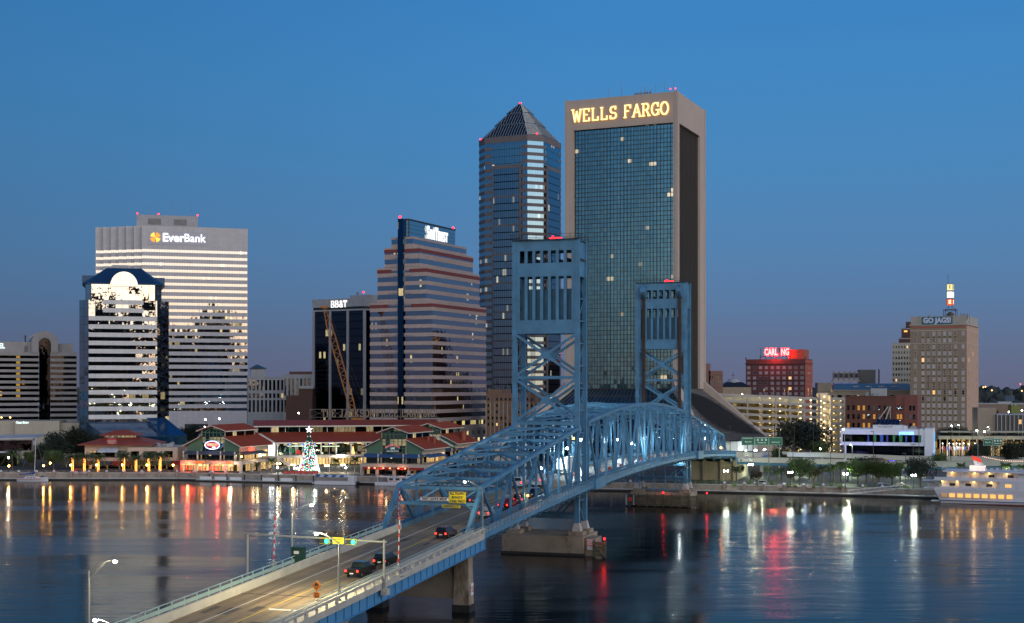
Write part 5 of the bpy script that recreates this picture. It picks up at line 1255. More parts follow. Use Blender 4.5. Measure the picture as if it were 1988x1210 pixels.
part('lit_canopy', glow('canopy_orange', (1, .35, .05), 1.2, False), r2_, lambda m: m.box(4, -.2, zl(797, 800), 9, -.05, zl(795, 800)))
r3_ = bld('green_building', 'small olive green block at the right edge with white mast', 1963, 720, -5)
part('wall', plain('olive_green', (.12, .15, .03)), r3_, lambda m: m.box(0, 0, 0, 5, 6, zl(787, 720))); mast(r3_, 1, 2, zl(787, 720), 9); clutter(r3_, 0, 1, 6, 4, zl(787, 720), 3, 8, M_lime, 1.2)
# ---- white media building
jx = bld('media_building', 'white boxy building with two dark window bands, lit blue and green at its right end', 1795, 520, -20)
Yx = 520; q_ = lambda p: span(1795, Yx, -20, p); dX = 15; HX = zl(834, Yx)
M_jx = plain('white_render', (.62, .63, .68), .6, var=.03); G_jx = glass('glass_strip', (.035, .04, .05), 1.3, 30, lit=.05, power=.4, litcol=(.05, .2, 1), mull=.12, seed=41)
xl2 = q_(1632)
part('wall', M_jx, jx, lambda m: (m.box(xl2, 0, zl(845, Yx), -.01, dX, HX), m.box(xl2, 0, zl(866.5, Yx), -.01, dX, zl(860, Yx)), m.box(xl2, 0, zl(860, Yx)+.001, xl2+.7, dX, zl(845, Yx)-.001), m.box(-1.6, 0, 0, 0, dX, HX-.001) if False else m.box(-1.2, .2, zl(860, Yx)+.001, -.02, dX, zl(845, Yx)-.001), m.box(xl2+1.5, 0, 0, xl2+2.1, dX, zl(866.6, Yx)), m.box(-.0, -.4, 0, 3.2, dX, HX+.4)))
part('window_band', G_jx, jx, lambda m: m.box(xl2+.75, .5, zl(860, Yx)+.05, -1.25, dX-.1, zl(845, Yx)-.05)); part('window_band', G_jx, jx, lambda m: m.box(xl2+2.2, .6, .3, -.05, dX-.2, zl(866.6, Yx)-.05))
for i, c in enumerate(((.01, .05, .4), (.01, .25, .08), (.02, .1, .5), (.01, .05, .35), (.01, .22, .08), (.01, .28, .09), (.02, .1, .45), (.01, .08, .5), (.01, .2, .12))):
    part('colour_panel', glow('panel%d' % i, c, .14, False), jx, lambda m: m.box(xl2+10.3+2.4*i, .3, zl(860, Yx)+.1, xl2+10.9+2.4*i+(i % 3)*.3, .45, zl(845, Yx)-.1))
part('blue_wash', glow('wash_blue', (.12, .35, 1), .9), jx, lambda m: m.box(3.21, 3.5, 1, 3.3, dX-3.2, HX-1.5)); part('green_wash', glow('wash_green', (.02, .8, .3), .9), jx, lambda m: m.box(3.22, dX-3.1, 1, 3.32, dX-2.2, HX-1.5))  # glowing sheets stand in for coloured light washing this end
text('JAXCHAMBER', 1.5, glow('letters_cobalt', (.12, .3, 1), 4.5), jx, (q_(1760), -.2, zl(842, Yx)), extrude=.05, bold=.05, width=5.6)
M_pan = plain('solar_panel', (.01, .03, .08), .15, metal=.5)
part('roof_box', M_jx, jx, lambda m: (m.box(q_(1694), 1.2, HX, q_(1752), 8, zl(826.5, Yx)), m.box(q_(1753), 1.5, HX, q_(1760), 7, zl(828, Yx))))
text('Solar Energy by JEA', .8, M_ink, jx, (q_(1718), 1.1, zl(829.5, Yx)), extrude=.02, width=5.6)
for i in range(6):
    a, b = q_(1700)+(q_(1745)-q_(1700))*i/6, q_(1700)+(q_(1745)-q_(1700))*(i+.94)/6; part('solar_panel', M_pan, jx, lambda m: m.hexa([(a, 1.6, zl(825, Yx)), (b, 1.6, zl(825, Yx)), (b, 1.7, zl(825, Yx)-.05), (a, 1.7, zl(825, Yx)-.05), (a+.3, 3.6, zl(815, Yx)), (b+.3, 3.6, zl(815, Yx)), (b+.3, 3.7, zl(815, Yx)-.05), (a+.3, 3.7, zl(815, Yx)-.05)]))
clutter(jx, -9, 3, -1, 10, HX, 5, 9, hmax=1.3)
M_bluel = glow('light_blue_violet', (.12, .06, 1), 4)
part('window_lights', M_bluel, jx, lambda m: [m.box(q_(p), -.6, .6, q_(p)+.28, -.4, 3.2) for p in (1667, 1671, 1675.5, 1680, 1686, 1704, 1721, 1727, 1731, 1735)]); [lamp_light(jx, (q_(p), -9, 3.0), 2200, (.35, .35, 1), .12) for p in (1660, 1700, 1740, 1780)]
tn = bld('shelter', 'thatch-brown domed shelter in front of the white media building', 1700, 505, -20)
part('roof', plain('thatch', (.12, .07, .05), .9, var=.3), tn, lambda m: (m.loft([(6.5*math.cos(a), 3*math.sin(a)) for a in [2*math.pi*i/14 for i in range(14)]], 3.2, [(2.5*math.cos(a), 1.2*math.sin(a)) for a in [2*math.pi*i/14 for i in range(14)]], 5.2, True), m.tube((0, 0, 5.2), (0, 0, 6.6), .1)))
part('posts', M_timber, tn, lambda m: [m.tube((5.5*math.cos(a), 2.4*math.sin(a), 0), (5.5*math.cos(a), 2.4*math.sin(a), 3.3), .12) for a in [2*math.pi*i/8 for i in range(8)]])
# ---- left: low beige annex, performing arts hall
an = bld('annex', 'plain beige stone annex at left below the hotel', 30, 600, 10)
xa = span(30, 600, 10, -60); xb = span(30, 600, 10, 116); HAx = zl(817.5, 600)
M_an = wall('annex_stone', (.38, .34, .27), 2, 1.5, joint=.08, var=.03)
part('wall', M_an, an, lambda m: (m.box(xa, 0, 0, 0, 20, HAx), m.box(.01, -1.5, 0, xb, 20, HAx), m.box(xb+.01, 4, 0, xb+8, 20, zl(822, 600))))
text('Chase Bistro', 1.4, glow('letters_aqua', (.7, 1, .95), 1.6), an, (span(30, 600, 10, 44.5), -1.6, zl(820.5, 600)), extrude=.03, bold=.03, width=5.4)
rr = random.Random(4)
for x in (span(30, 600, 10, 2), span(30, 600, 10, 19)): part('terrace_lamp', glow('amber_lamp', (1, .5, .12), 9), an, lambda m: m.ball((x, 1, HAx+1.6), .35)); lamp_light(an, (x, .4, HAx+1.5), 120, (1, .5, .15), .3)
pa = bld('concert_hall', 'dark glass concert hall with a thin flying roof at the left edge', 72, 540, 14)
xa = span(72, 540, 14, -70); HPa = zl(850, 540)
G_pa = glass('glass_maroon', (.035, .022, .025), 2.6, 4, lit=.05, power=.6, litcol=(.8, .8, .25), mull=.2, seed=44)
part('glass_wall', G_pa, pa, lambda m: m.box(xa, 1.5, 6.2, -2.2, 20, HPa-1)); part('ground_floor', glass('glass_lobby', (.04, .04, .03), 2.4, 5, lit=.5, power=.45, litcol=(.75, .85, .2), mull=.3, seed=45), pa, lambda m: m.box(xa, 3.5, 0, -8, 20, 5.4))
M_rfp = plain('roof_pale_metal', (.36, .38, .42), .4, var=.05)
part('roof', M_rfp, pa, lambda m: (m.hexa([(xa, -1.5, HPa-.9), (0, -2.5, HPa-.1), (1.5, 20, HPa+.2), (xa, 20, HPa+.2), (xa, -1.5, HPa-.4), (0, -2.5, HPa+.3), (1.5, 20, HPa+.7), (xa, 20, HPa+.7)]), m.box(-1.6, -.2, HPa-3, -.4, 1.2, HPa-.3)))
part('balcony', M_rfp, pa, lambda m: m.box(xa, .2, 5.45, -7, 3, 6.15))
# ---- distant wooded horizon
M_wood = plain('distant_wood', (.022, .03, .028), .95, var=.5, scale=.05)
def wood(m, X0, X1, Y, h, n, seed, amp):
    rr = random.Random(seed); pr = None
    for i in range(n):
        x = X0+(X1-X0)*i/n; w = (X1-X0)/n; hh = h*(1-amp/2+rr.random()*amp)
        m.ball((x+rr.random()*w, Y+rr.random()*60, 0), 1, 7, 5) if False else None
        o = len(m.v); k = 6; r = w*(.9+.6*rr.random()); yy = Y+rr.random()*90
        for j in range(3):
            zz, rr_ = ((0, 1.0), (hh*.65, .95), (hh, .35))[j]
            for q in range(k): t = 2*math.pi*q/k+rr.random(); m.v.append((x+r*rr_*math.cos(t)*(.8+.4*rr.random()), yy+r*rr_*math.sin(t), zz*(.9+.2*rr.random())))
        for j in range(2):
            for q in range(k): q2 = (q+1) % k; m.f.append((o+j*k+q, o+j*k+q2, o+(j+1)*k+q2, o+(j+1)*k+q)); m.m.append(0)
        m.f.append(tuple(o+2*k+q for q in range(k))); m.m.append(0)
    return m
for i, (Y, h, n, lab) in enumerate(((1500, 15, 210, 'dark wooded belt beyond the last buildings'), (2600, 22, 260, 'middle belt of distant woods'), (5200, 30, 300, 'furthest wooded ridge on the skyline'))):
    o = part('woodland', M_wood, None, lambda m: wood(m, -Y*.55, Y*.55, Y, h, n, 50+i, .5)); tag(o, lab, 'woodland', kind='stuff'); o.location.z = GZ
# ------------------------------------------------------------------ waterfront market and its surroundings
M_rr = plain('red_metal_roof', (.25, .038, .015), .6, var=.16, scale=.25)
M_rseam = plain('red_roof_seam', (.26, .05, .025), .5, var=.08)
M_grn = plain('sage_green_panel', (.085, .17, .105), .7, var=.08); M_lwh = plain('cream_trim', (.50, .47, .40), .7, var=.06); M_lwall = plain('cream_wall_warm', (.46, .38, .30), .8, var=.06)
G_lan = glass('glass_market', (.08, .12, .11), 1.5, 2.6, lit=.4, power=.5, litcol=(1, .78, .4), mull=.14, hor=.1, seed=51)
G_lit = glass('glass_market_lit', (.10, .09, .06), 1.3, 3.2, lit=.85, power=1.2, litcol=(1, .62, .24), mull=.25, seed=52)
G_dk = glass('glass_market_dark', (.05, .06, .055), 1.3, 3.2, lit=.25, power=.5, litcol=(1, .6, .25), mull=.2, seed=53)
M_aw = plain('awning_slate', (.06, .075, .10), .8, var=.1); M_awb = plain('awning_blue', (.03, .09, .22), .8, var=.1); M_awr = plain('awning_red', (.30, .02, .015), .8, var=.1); M_awg = plain('awning_green', (.035, .075, .045), .8)
M_neon = glow('neon_red', (1, .05, .02), 22); M_warm = glow('warm_bulb', (1, .60, .22), 45); M_wht = glow('white_bulb', (.92, 1, .90), 50); M_amb = glow('amber_bulb', (1, .46, .09), 50)
M_heat = glow('heater_red', (1, .28, .12), 5)
def seams(m, p00, p10, p01, p11, n, w=.09, lift=.05):
    p00, p10, p01, p11 = map(Vector, (p00, p10, p01, p11)); up = Vector((0, 0, lift))
    for i in range(n+1):
        t = i/n; m.beam(p00.lerp(p10, t)+up, p01.lerp(p11, t)+up, w, w)
def gable(m, hw, ze, zr, y0, y1, xin=0.0, th=.28):
    for k in (-1, 1):
        P = [(k*hw, y0, ze), (k*xin, y0, zr), (k*xin, y1, zr), (k*hw, y1, ze)]
        if k < 0: P = [P[1], P[0], P[3], P[2]]
        m.hexa([(p[0], p[1], p[2]-th) for p in P]+P)
def wing(px, Y, label, name='market_pavilion', awn=None, ground='lit', L=23, dz=0):
    w = thing(name, label, 'building', (xat(px, Y), Y, GZ), -18)
    # lower roof, monitor roof
    r = part('roof', M_rr, w, lambda m: (gable(m, 12.6, 9.6, 13.3, -1.4, L+.8, 4.9)))
    part('roof_seams', M_rseam, r, lambda m: [seams(m, (k*12.6, -1.4, 9.6), (k*12.6, L+.8, 9.6), (k*4.9, -1.4, 13.3), (k*4.9, L+.8, 13.3), 40) for k in (-1, 1)])
    r = part('roof', M_rr, w, lambda m: gable(m, 6.3, 15.5, 17.6, -1.5, L, 0))
    part('roof_seams', M_rseam, r, lambda m: [seams(m, (k*6.3, -1.5, 15.5), (k*6.3, L, 15.5), (0, -1.5, 17.6), (0, L, 17.6), 38) for k in (-1, 1)])
    def fas(m):
        for k in (-1, 1):
            m.beam((k*12.7, -1.5, 9.4), (k*4.9, -1.5, 13.1), .14, .3); m.beam((k*6.4, -1.6, 15.25), (0, -1.6, 17.4), .14, .3)
            m.box(k*12.55, -1.5, 9.15, k*12.7, L+.8, 9.5); m.box(k*6.25, -1.6, 15.05, k*6.4, L, 15.4)
    part('fascia', M_lwh, w, fas)
    part('gable_wall', M_grn, w, lambda m: [m.xz([(k*4.95, 4.4), (k*10.8, 4.4), (k*10.8, 10.1), (k*4.95, 12.9)] if k > 0 else [(-10.8, 4.4), (-4.95, 4.4), (-4.95, 12.9), (-10.8, 10.1)], .0, .3) for k in (-1, 1)])
    part('gable_window', G_lan, w, lambda m: m.xz([(-4.85, 4.4), (4.85, 4.4), (4.85, 15.3), (0, 16.9), (-4.85, 15.3)], -.0, .2))
    part('window_frame', M_grn, w, lambda m: [m.box(x-.1, -.14, 4.4, x+.1, -.01, 15.2+.4*(1-abs(x)/4.9)) for x in (-4.8, -3.2, -1.6, 0, 1.6, 3.2, 4.8)]+[m.box(-4.8, -.13, z, 4.8, -.02, z+.18) for z in (7.2, 9.6, 12, 14.6)]+[m.beam((-3.8, -.2, 14.8), (0, -.2, 16.6), .12, .16), m.beam((3.8, -.2, 14.8), (0, -.2, 16.6), .12, .16), m.beam((-4.6, -.2, 13.4), (-1, -.2, 15.4), .1, .12), m.beam((4.6, -.2, 13.4), (1, -.2, 15.4), .1, .12)])
    part('panel_battens', M_grn, w, lambda m: [m.box(x-.06, -.08, 4.4, x+.06, -.01, 12.9-.48*(abs(x)-4.9)) for x in (-8.8, -6.8, 6.8, 8.8)]+[m.box(k*5, -.09, 9.0, k*10.7, -.015, 9.15) for k in (-1, 1)])
    part('clerestory', G_lan, w, lambda m: [m.box(k*4.8, .25, 13.2, k*4.9, L-.5, 15.5) for k in (-1, 1)])
    part('posts', M_lwh, w, lambda m: [m.box(k*4.95-.12, y-.12, 13.0, k*4.95+.12, y+.12, 15.5) for k in (-1, 1) for y in (.1, 7.5, 15, L-.6)]+[m.box(x-.22, -3.3, 3.2, x+.22, -2.9, 7.8) for x in (-10.9, -4.9, 4.9, 10.9)]+[m.box(k*4.9-.2, -.5, 4.4, k*4.9+.2, -.21, 8.2) for k in (-1, 1)])
    part('side_wall', M_lwall, w, lambda m: [m.box(k*10.8, .31, 0, k*11.0, L, 9.9) for k in (-1, 1)])
    part('side_glass', G_lit, w, lambda m: [m.box(k*11.01, 1, 4.6, k*11.08, L-1, 7.6) for k in (-1, 1)])
    part('awning', awn or M_aw, w, lambda m: (m.hexa([(-11.8, -3.6, 6.5), (11.8, -3.6, 6.5), (11.2, -.02, 7.6), (-11.2, -.02, 7.6), (-11.8, -3.6, 6.6), (11.8, -3.6, 6.6), (11.2, -.02, 7.75), (-11.2, -.02, 7.75)]), m.hexa([(11.12, -.01, 7.4), (14.2, -1, 6.5), (14.2, L*.75, 6.5), (11.12, L*.75, 7.4), (11.12, -.01, 7.55), (14.2, -1, 6.6), (14.2, L*.75, 6.6), (11.12, L*.75, 7.55)])))
    part('balcony', M_lwall, w, lambda m: (m.box(-11.6, -4.2, 3.1, 14.4, .25, 4.3), m.box(11.09, .26, 3.1, 14.4, L, 4.3)))
    part('balcony_railing', M_black, w, lambda m: [m.box(-11.5, -4.15, 4.3+h, 14.3, -4.1, 4.36+h) for h in (.35, .7, 1.0)]+[m.box(-11.5+1.3*i, -4.16, 4.3, -11.44+1.3*i, -4.09, 5.35) for i in range(20)]+[m.box(14.24, -4.1, 4.3+h, 14.3, L, 4.36+h) for h in (.35, .7, 1.0)])
    part('upper_glass', G_dk, w, lambda m: m.box(-10.7, -.03, 4.4, 10.7, -.16, 6.6))
    part('ground_columns', M_lwall, w, lambda m: [m.box(x-.5, -4.1, 0, x+.5, -3.2, 3.09) for x in (-11.1, -5, 1.6, 7.4, 13.8)]+[m.box(13.3, y, 0, 14.2, y+.9, 3.09) for y in (4, 10, 16)])
    part('ground_glass', G_lit if ground == 'lit' else G_dk, w, lambda m: m.box(-11.4, -.6, 0, 13, L-1, 3.0))
    return w
w1 = wing(414, 505, 'red-roofed market pavilion with a glowing red and blue oval sign on its gable')
w2 = wing(765, 484, 'red-roofed market pavilion with blue awning and teal diamond sign, partly behind the bridge', awn=M_awb, ground='dark')
w3 = wing(833, 533, 'red-roofed market pavilion with red roof vents, behind the one with the blue awning', ground='dark')
part('roof_vent', M_rseam, w3, lambda m: [(m.tube((x, y, 9.5), (x, y, 13.6), 1.0, n=12), m.tube((x, y, 13.6), (x, y, 14.0), 1.25, n=12)) for x, y in ((9.6, 14), (10.6, 10.5), (8.4, 18))])
part('roof_vent', M_rseam, w2, lambda m: [m.tube((x, y, 11), (x, y, 13.6), .6, n=10) for x, y in ((7.6, 14), (9.3, 16))])
# oval sign
def ellipse(cx, cz, rx, rz, n=28): return [(cx+rx*math.cos(2*math.pi*i/n), cz+rz*math.sin(2*math.pi*i/n)) for i in range(n)]
so = thing('restaurant_sign', 'oval neon sign with red letters and a blue-white rim on the left pavilion', 'sign', w1.location+Vector((0, -.9, 10.0)), -18)
part('panel', plain('sign_maroon', (.2, .015, .02)), so, lambda m: m.xz(ellipse(0, 0, 3.0, 1.45), -.25, .1))
M_rim = glow('neon_blue_white', (.45, .5, 1), 5)
def ring(m):
    e = ellipse(0, 0, 3.1, 1.5)
    for i in range(len(e)): a, b = e[i], e[(i+1) % len(e)]; m.tube((a[0], -.4, a[1]), (b[0], -.4, b[1]), .13, n=6)
part('neon_rim', M_rim, so, ring)
text("AMERICA'S", 1.35, glow('neon_red_letters', (1, .12, .08), 6), so, (0, -.35, .15), extrude=.05, bold=.05, width=4.6); text('CAFE', .6, M_sig, so, (.6, -.35, -.8), extrude=.05, bold=.02)
so = thing('restaurant_sign', 'teal diamond sign with red arched letters on the right pavilion', 'sign', w2.location+Vector((-.3, -.95, 9.6)), -18)
M_teal = plain('sign_teal', (.01, .10, .095), .5)
part('panel', M_teal, so, lambda m: (m.xz([(-3.1, 0), (-1.8, -.7), (0, -1.9), (1.8, -.7), (3.1, 0), (1.8, .75), (0, 1.3), (-1.8, .75)], -.2, .1)))
part('ribbon', M_lwh, so, lambda m: m.box(-2.4, -.3, -1.15, 2.4, -.21, -.6))
for i, c in enumerate('MAVERICKS'):
    a = -1+2*i/8; o = text(c, .95, glow('sign_rose', (.9, .25, .25), .5, False), so, (a*2.5, -.3, 1.25-.75*a*a), extrude=.05, bold=.03); o.rotation_euler = (R(90), R(a*28), 0)
text('LIVE', .9, glow('sign_pale', (.7, .75, .7), .6, False), so, (0, -.3, .1), extrude=.05, bold=.03)
for tx, wx, sz in (('HOOTERS', -2.8, 1), ('HOOTERS', 9.6, .8)):
    q = thing('restaurant_sign', 'orange-red lettering board above the ground floor bar, %s of the pair' % ('left' if wx < 0 else 'right'), 'sign', (0, 0, 0), -18)
    lc = Vector((wx, -4.3, 3.75)); a = R(-18); q.location = w1.location+Vector((lc.x*math.cos(a)-lc.y*math.sin(a), lc.x*math.sin(a)+lc.y*math.cos(a), lc.z))
    part('panel', plain('sign_orange_dark', (.35, .07, .02)), q, lambda m: m.box(-2.1*sz, -.1, -.42, 2.1*sz, .05, .42)); text(tx, .75, glow('orange_letters', (1, .2, .05), 1.6), q, (0, -.14, 0), extrude=.02, bold=.03, width=3.8*sz)
part('neon_strip', M_neon, w1, lambda m: [m.box(a, -4.35, 2.75, b, -4.22, 2.95) for a, b in ((-11.2, -5.2), (2.6, 4.8), (6.2, 8.2), (8.6, 9.8))]); lamp_light(w1, (-8, -5, 2.3), 2200, (1, .12, .05), .6); lamp_light(w1, (5, -5.2, 2.2), 2000, (1, .12, .05), .6)
lamp_light(w1, (11, -6.4, 3), 700, (1, .85, .75), .5); lamp_light(w1, (8, -3, 6.2), 260, (1, .7, .35), .5); lamp_light(w1, (-3, -3, 6.2), 200, (1, .7, .35), .5)
for x in (13.6, 15.4): lamp_light(w1, (x, 6, 5.5), 400, (1, .75, .4), .4)
part('fairy_lights', glow('fairy_green', (.05, 1, .4), 3, False), w1, lambda m: [m.ball((x, -3.9, 2.55), .1, 5, 3) for x in [-10+1.1*i for i in range(20)]]+[m.ball((x, -4.2, z), .11, 5, 3) for x in (-9.9, -4.2) for z in (.5, .9, 1.3, 1.7, 2.1)])
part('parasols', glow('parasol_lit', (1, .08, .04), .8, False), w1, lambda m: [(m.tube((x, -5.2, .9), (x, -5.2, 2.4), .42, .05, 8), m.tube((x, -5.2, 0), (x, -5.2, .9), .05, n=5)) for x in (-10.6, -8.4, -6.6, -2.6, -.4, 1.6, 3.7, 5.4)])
part('heater_lamps', M_heat, w2, lambda m: [m.ball((x, -4.4, 2.75), .42, 8, 4, .5) for x in (-7.9, -5.6, -2.3, .3, 3.6, 6.2)]); lamp_light(w2, (-3, -5, 2.4), 260, (1, .4, .2), 1); lamp_light(w2, (5, -5, 2.4), 260, (1, .4, .2), 1)
part('ground_awning', M_awr, w2, lambda m: [m.hexa([(a, -4.9, 2.3), (b, -4.9, 2.3), (b, -4.2, 3.0), (a, -4.2, 3.0), (a, -4.9, 2.38), (b, -4.9, 2.38), (b, -4.2, 3.08), (a, -4.2, 3.08)]) for a, b in ((-10.2, -4.6), (-4.2, 1.6), (2.0, 7.2), (7.8, 13.2))])
lamp_light(w2, (-2, -2.5, 6.3), 160, (1, .75, .45), .4)
# ---- central hall
ce = thing('market_hall', 'long central market hall with two tiers of red roof behind the christmas tree', 'building', (xat(500, 540), 540, GZ), 13)
WC = span(500, 540, 13, 850)
part('roof', M_rr, ce, lambda m: (m.hexa([(-2, -1.5, 9.2), (WC, -1.5, 9.2), (WC, 8.5, 13.0), (-2, 8.5, 13.0), (-2, -1.5, 9.5), (WC, -1.5, 9.5), (WC, 8.5, 13.3), (-2, 8.5, 13.3)])))
def up_roof(m): m.hexa([(-1, 6.8, 15.7), (WC+2, 6.8, 15.7), (WC+2, 15.5, 17.8), (-1, 15.5, 17.8), (-1, 6.8, 15.98), (WC+2, 6.8, 15.98), (WC+2, 15.5, 18.1), (-1, 15.5, 18.1)]); m.hexa([(-1, 15.51, 17.8), (WC+2, 15.51, 17.8), (WC+2, 24, 15.7), (-1, 24, 15.7), (-1, 15.51, 18.1), (WC+2, 15.51, 18.1), (WC+2, 24, 16), (-1, 24, 16)])
part('roof', M_rr, ce, up_roof)
part('roof_seams', M_rseam, ce, lambda m: (seams(m, (-2, -1.5, 9.5), (WC, -1.5, 9.5), (-2, 8.5, 13.3), (WC, 8.5, 13.3), 110), seams(m, (-1, 6.8, 15.98), (WC+2, 6.8, 15.98), (-1, 15.5, 18.1), (WC+2, 15.5, 18.1), 110)))
part('fascia', M_lwh, ce, lambda m: (m.box(-2.1, -1.62, 9.0, WC, -1.51, 9.5), m.box(-1.1, 6.65, 15.5, WC+2.1, 6.79, 15.98), m.beam((-1.15, 6.8, 15.7), (-1.15, 15.5, 17.9), .1, .3), m.beam((-1.15, 24, 15.7), (-1.15, 15.5, 17.9), .1, .3)))
part('clerestory', G_lan, ce, lambda m: m.box(0, 8.8, 13.0, WC+1, 22, 15.7)); part('posts', M_lwh, ce, lambda m: [m.box(x-.14, 8.5, 13.3, x+.14, 8.78, 15.7) for x in [.2+5.7*i for i in range(14)]]+[m.box(x-.25, -1.2, 3.3, x+.25, -.8, 9.2) for x in [1+6.1*i for i in range(12)]])
part('gallery_glass', G_lan, ce, lambda m: m.box(-.5, 1.5, 4.4, WC-1, 8, 9.4)); part('gallery', M_lwall, ce, lambda m: m.box(-1.5, -2.6, 3.2, WC-1, 1.4, 4.3)); part('ground_glass', G_lit, ce, lambda m: m.box(-1, .5, 0, WC-1, 8, 3.15))
part('gallery_railing', M_black, ce, lambda m: [m.box(-1.4, -2.55, 4.3+h, WC-1.2, -2.5, 4.35+h) for h in (.5, 1)])
part('eave_lights', glow('eave_gold', (1, .7, .3), 4), ce, lambda m: [m.box(x, -1.1, 8.88, x+1.8, -.95, 8.98) for x in (14, 18.4, 23.4, 28.6, 34.8, 40, 46)])
part('ceiling_strip', glow('strip_green_white', (.8, 1, .6), 1.1, False), ce, lambda m: (m.box(12, 1.3, 7.7, 24, 1.45, 8.0), m.box(26, 1.3, 7.5, 33, 1.45, 7.8)))
part('lit_tree_ornaments', glow('gold_ornament', (1, .55, .15), 2.4, False), ce, lambda m: [m.tube((x, 1.2, 4.4), (x, 1.2, 4.4+h), .7, .1, 8) for x, h in ((38.6, 3.2), (45.4, 3.8))])
part('shop_signs', glow('shop_sign_white', (.9, 1, .92), 5), ce, lambda m: [m.box(x, -2.85, z, x+l, -2.7, z+h) for x, z, l, h in ((18.7, 3.3, 3.0, 1.0), (31.4, 3.35, 3.1, .95), (20.2, 1.9, 2.4, .7))])
lamp_light(ce, (20, -4.5, 3.6), 1500, (.9, 1, .92), .5); lamp_light(ce, (33, -4.5, 3.6), 1500, (.95, 1, .92), .5)
scn = part('video_screen', glow('screen_white', (.85, .97, 1), 5), ce, lambda m: (m.box(3.2, -6.6, 4.6, 6.3, -6.4, 9.3))); lamp_light(ce, (5, -8, 6.5), 1500, (.85, .95, 1), 1)
part('screen_posts', M_lwh, ce, lambda m: [m.box(x, -6.3, 0, x+.3, -6, 9.5) for x in (3.2, 6.0, 7.5)])
part('red_sign', glow('sign_red_soft', (1, .04, .02), 5), w1, lambda m: m.box(14.4, 1.2, 7.9, 14.55, 5.0, 9.1))
part('side_rails', M_sign_w, w1, lambda m: [m.beam((13.4, L_, 9.5), (5.5, L_+.2, 13.5), .1, .16) for L_ in (24.5, 25.3, 26.1)]); part('side_rails', M_sign_w, w2, lambda m: [m.beam((13.4, L_, 9.5), (5.5, L_+.2, 13.5), .1, .16) for L_ in (24.5, 25.3, 26.1)])
stc = thing('outdoor_staircase', 'cream outdoor staircase left of the christmas tree', 'staircase', (xat(560, 512), 512, GZ), -18)
part('flight', M_lwh, stc, lambda m: (m.beam((-4, 0, 4.2), (0, 0, 2.1), 1.6, .35), m.beam((0, 1.8, 2.1), (-4, 1.8, .2), 1.6, .35), m.box(0, -1, 1.9, 3, 2.6, 2.15))); part('handrail', M_lwh, stc, lambda m: (m.beam((-4, -.9, 5.2), (0, -.9, 3.1), .1, .12), m.box(0, -1, 3.0, 3, -.9, 3.12), m.beam((0, 2.6, 3.1), (-4, 2.6, 1.2), .1, .12)))
part('supports', M_lwh, stc, lambda m: [m.box(x, -.6, 0, x+.25, -.35, 1.9) for x in (.2, 2.6)])
# lettering on the roof truss
ls = thing('roof_sign', 'large pale capital letters on an open truss above the red hall roof', 'sign', (xat(601, 566), 566, 19.0), 3)
wS = span(601, 566, 3, 852)
M_truss = plain('truss_grey', (.10, .105, .11), .5)
def truss(m):
    for z in (2.2, 5.6): m.box(0, .3, z, wS, .45, z+.16)
    for i in range(8):
        x = wS*i/7*.98; m.box(x, .3, -1.5, x+.15, .5, 5.7)
        if i < 7: m.beam((x, .4, 2.3), (x+wS/7, .4, 5.6), .08, .08); m.beam((x, .4, 5.6), (x+wS/7, .4, 2.3), .08, .08)
        m.beam((x+.1, .4, 5), (x+.1, 4.5, -1), .08, .08)
part('truss', M_truss, ls, truss)
m = MB(); X1 = slab(m, 'THE JACKSONVILLE LANDING', 0, 2.45, 3.0, .1, adv=.99, sx=.86, t=.17, thick=.25)
o = m.build('lettering', plain('letters_bronze_pale', (.17, .12, .085), .6, var=.05), ls); o.scale.x = (wS-6.4)/X1; o.location.x = 5.0
# ---- hip-roofed restaurant
pz = thing('restaurant_building', 'cream restaurant with a two-tier red hip roof behind the lit palm trees', 'building', (xat(228, 513), 513, GZ), 4)
k_ = 513/2600; X = lambda p: (p-228)*k_
def hip(m, x0, x1, y0, y1, z0, a0, a1, b0, b1, z1): m.hexa([(x0, y0, z0-.25), (x1, y0, z0-.25), (x1, y1, z0-.25), (x0, y1, z0-.25), (x0, y0, z0), (x1, y0, z0), (x1, y1, z0), (x0, y1, z0)]); m.loft(rect(x0, y0, x1, y1), z0+.002, rect(a0, b0, a1, b1), z1, True)
part('roof', M_rr, pz, lambda m: hip(m, X(154), X(300), -2, 24, 9.9, X(194), X(256), 7, 15, 12.3)); part('roof', M_rr, pz, lambda m: hip(m, X(187), X(262), 5.5, 17, 13.3, X(214), X(236), 10, 12, 15.1))
part('clerestory', G_lan, pz, lambda m: m.box(X(195), 7.5, 12.2, X(254), 15, 13.1)); part('posts', M_lwh, pz, lambda m: [m.box(X(p)-.2, 7.2, 12.3, X(p)+.2, 7.49, 13.1) for p in (196, 207, 225, 235, 253)])
part('wall', M_lwall, pz, lambda m: (m.box(X(165), .6, 0, X(292), 22, 9.66), m.box(X(250), -2.5, 4.5, X(338), 20, 8.8), m.box(X(160), -3, 3.6, X(343), .5, 4.9), m.box(X(338)+.01, -2.5, 0, X(345), 20, 8.8)))
part('upper_windows', G_dk, pz, lambda m: [m.box(X(a), -.0 if b < 245 else -2.62, 5.0, X(b), .55 if b < 245 else -2.51, 7.4) for a, b in ((176, 196), (199, 223), (228, 244), (256, 272), (280, 300), (320, 336))])
part('awning', plain('awning_white', (.5, .55, .62), .8), pz, lambda m: m.hexa([(X(192), -2.6, 7.0), (X(231), -2.6, 7.0), (X(229), .5, 8.7), (X(197), .5, 8.7), (X(192), -2.6, 7.1), (X(231), -2.6, 7.1), (X(229), .5, 8.85), (X(197), .5, 8.85)]))
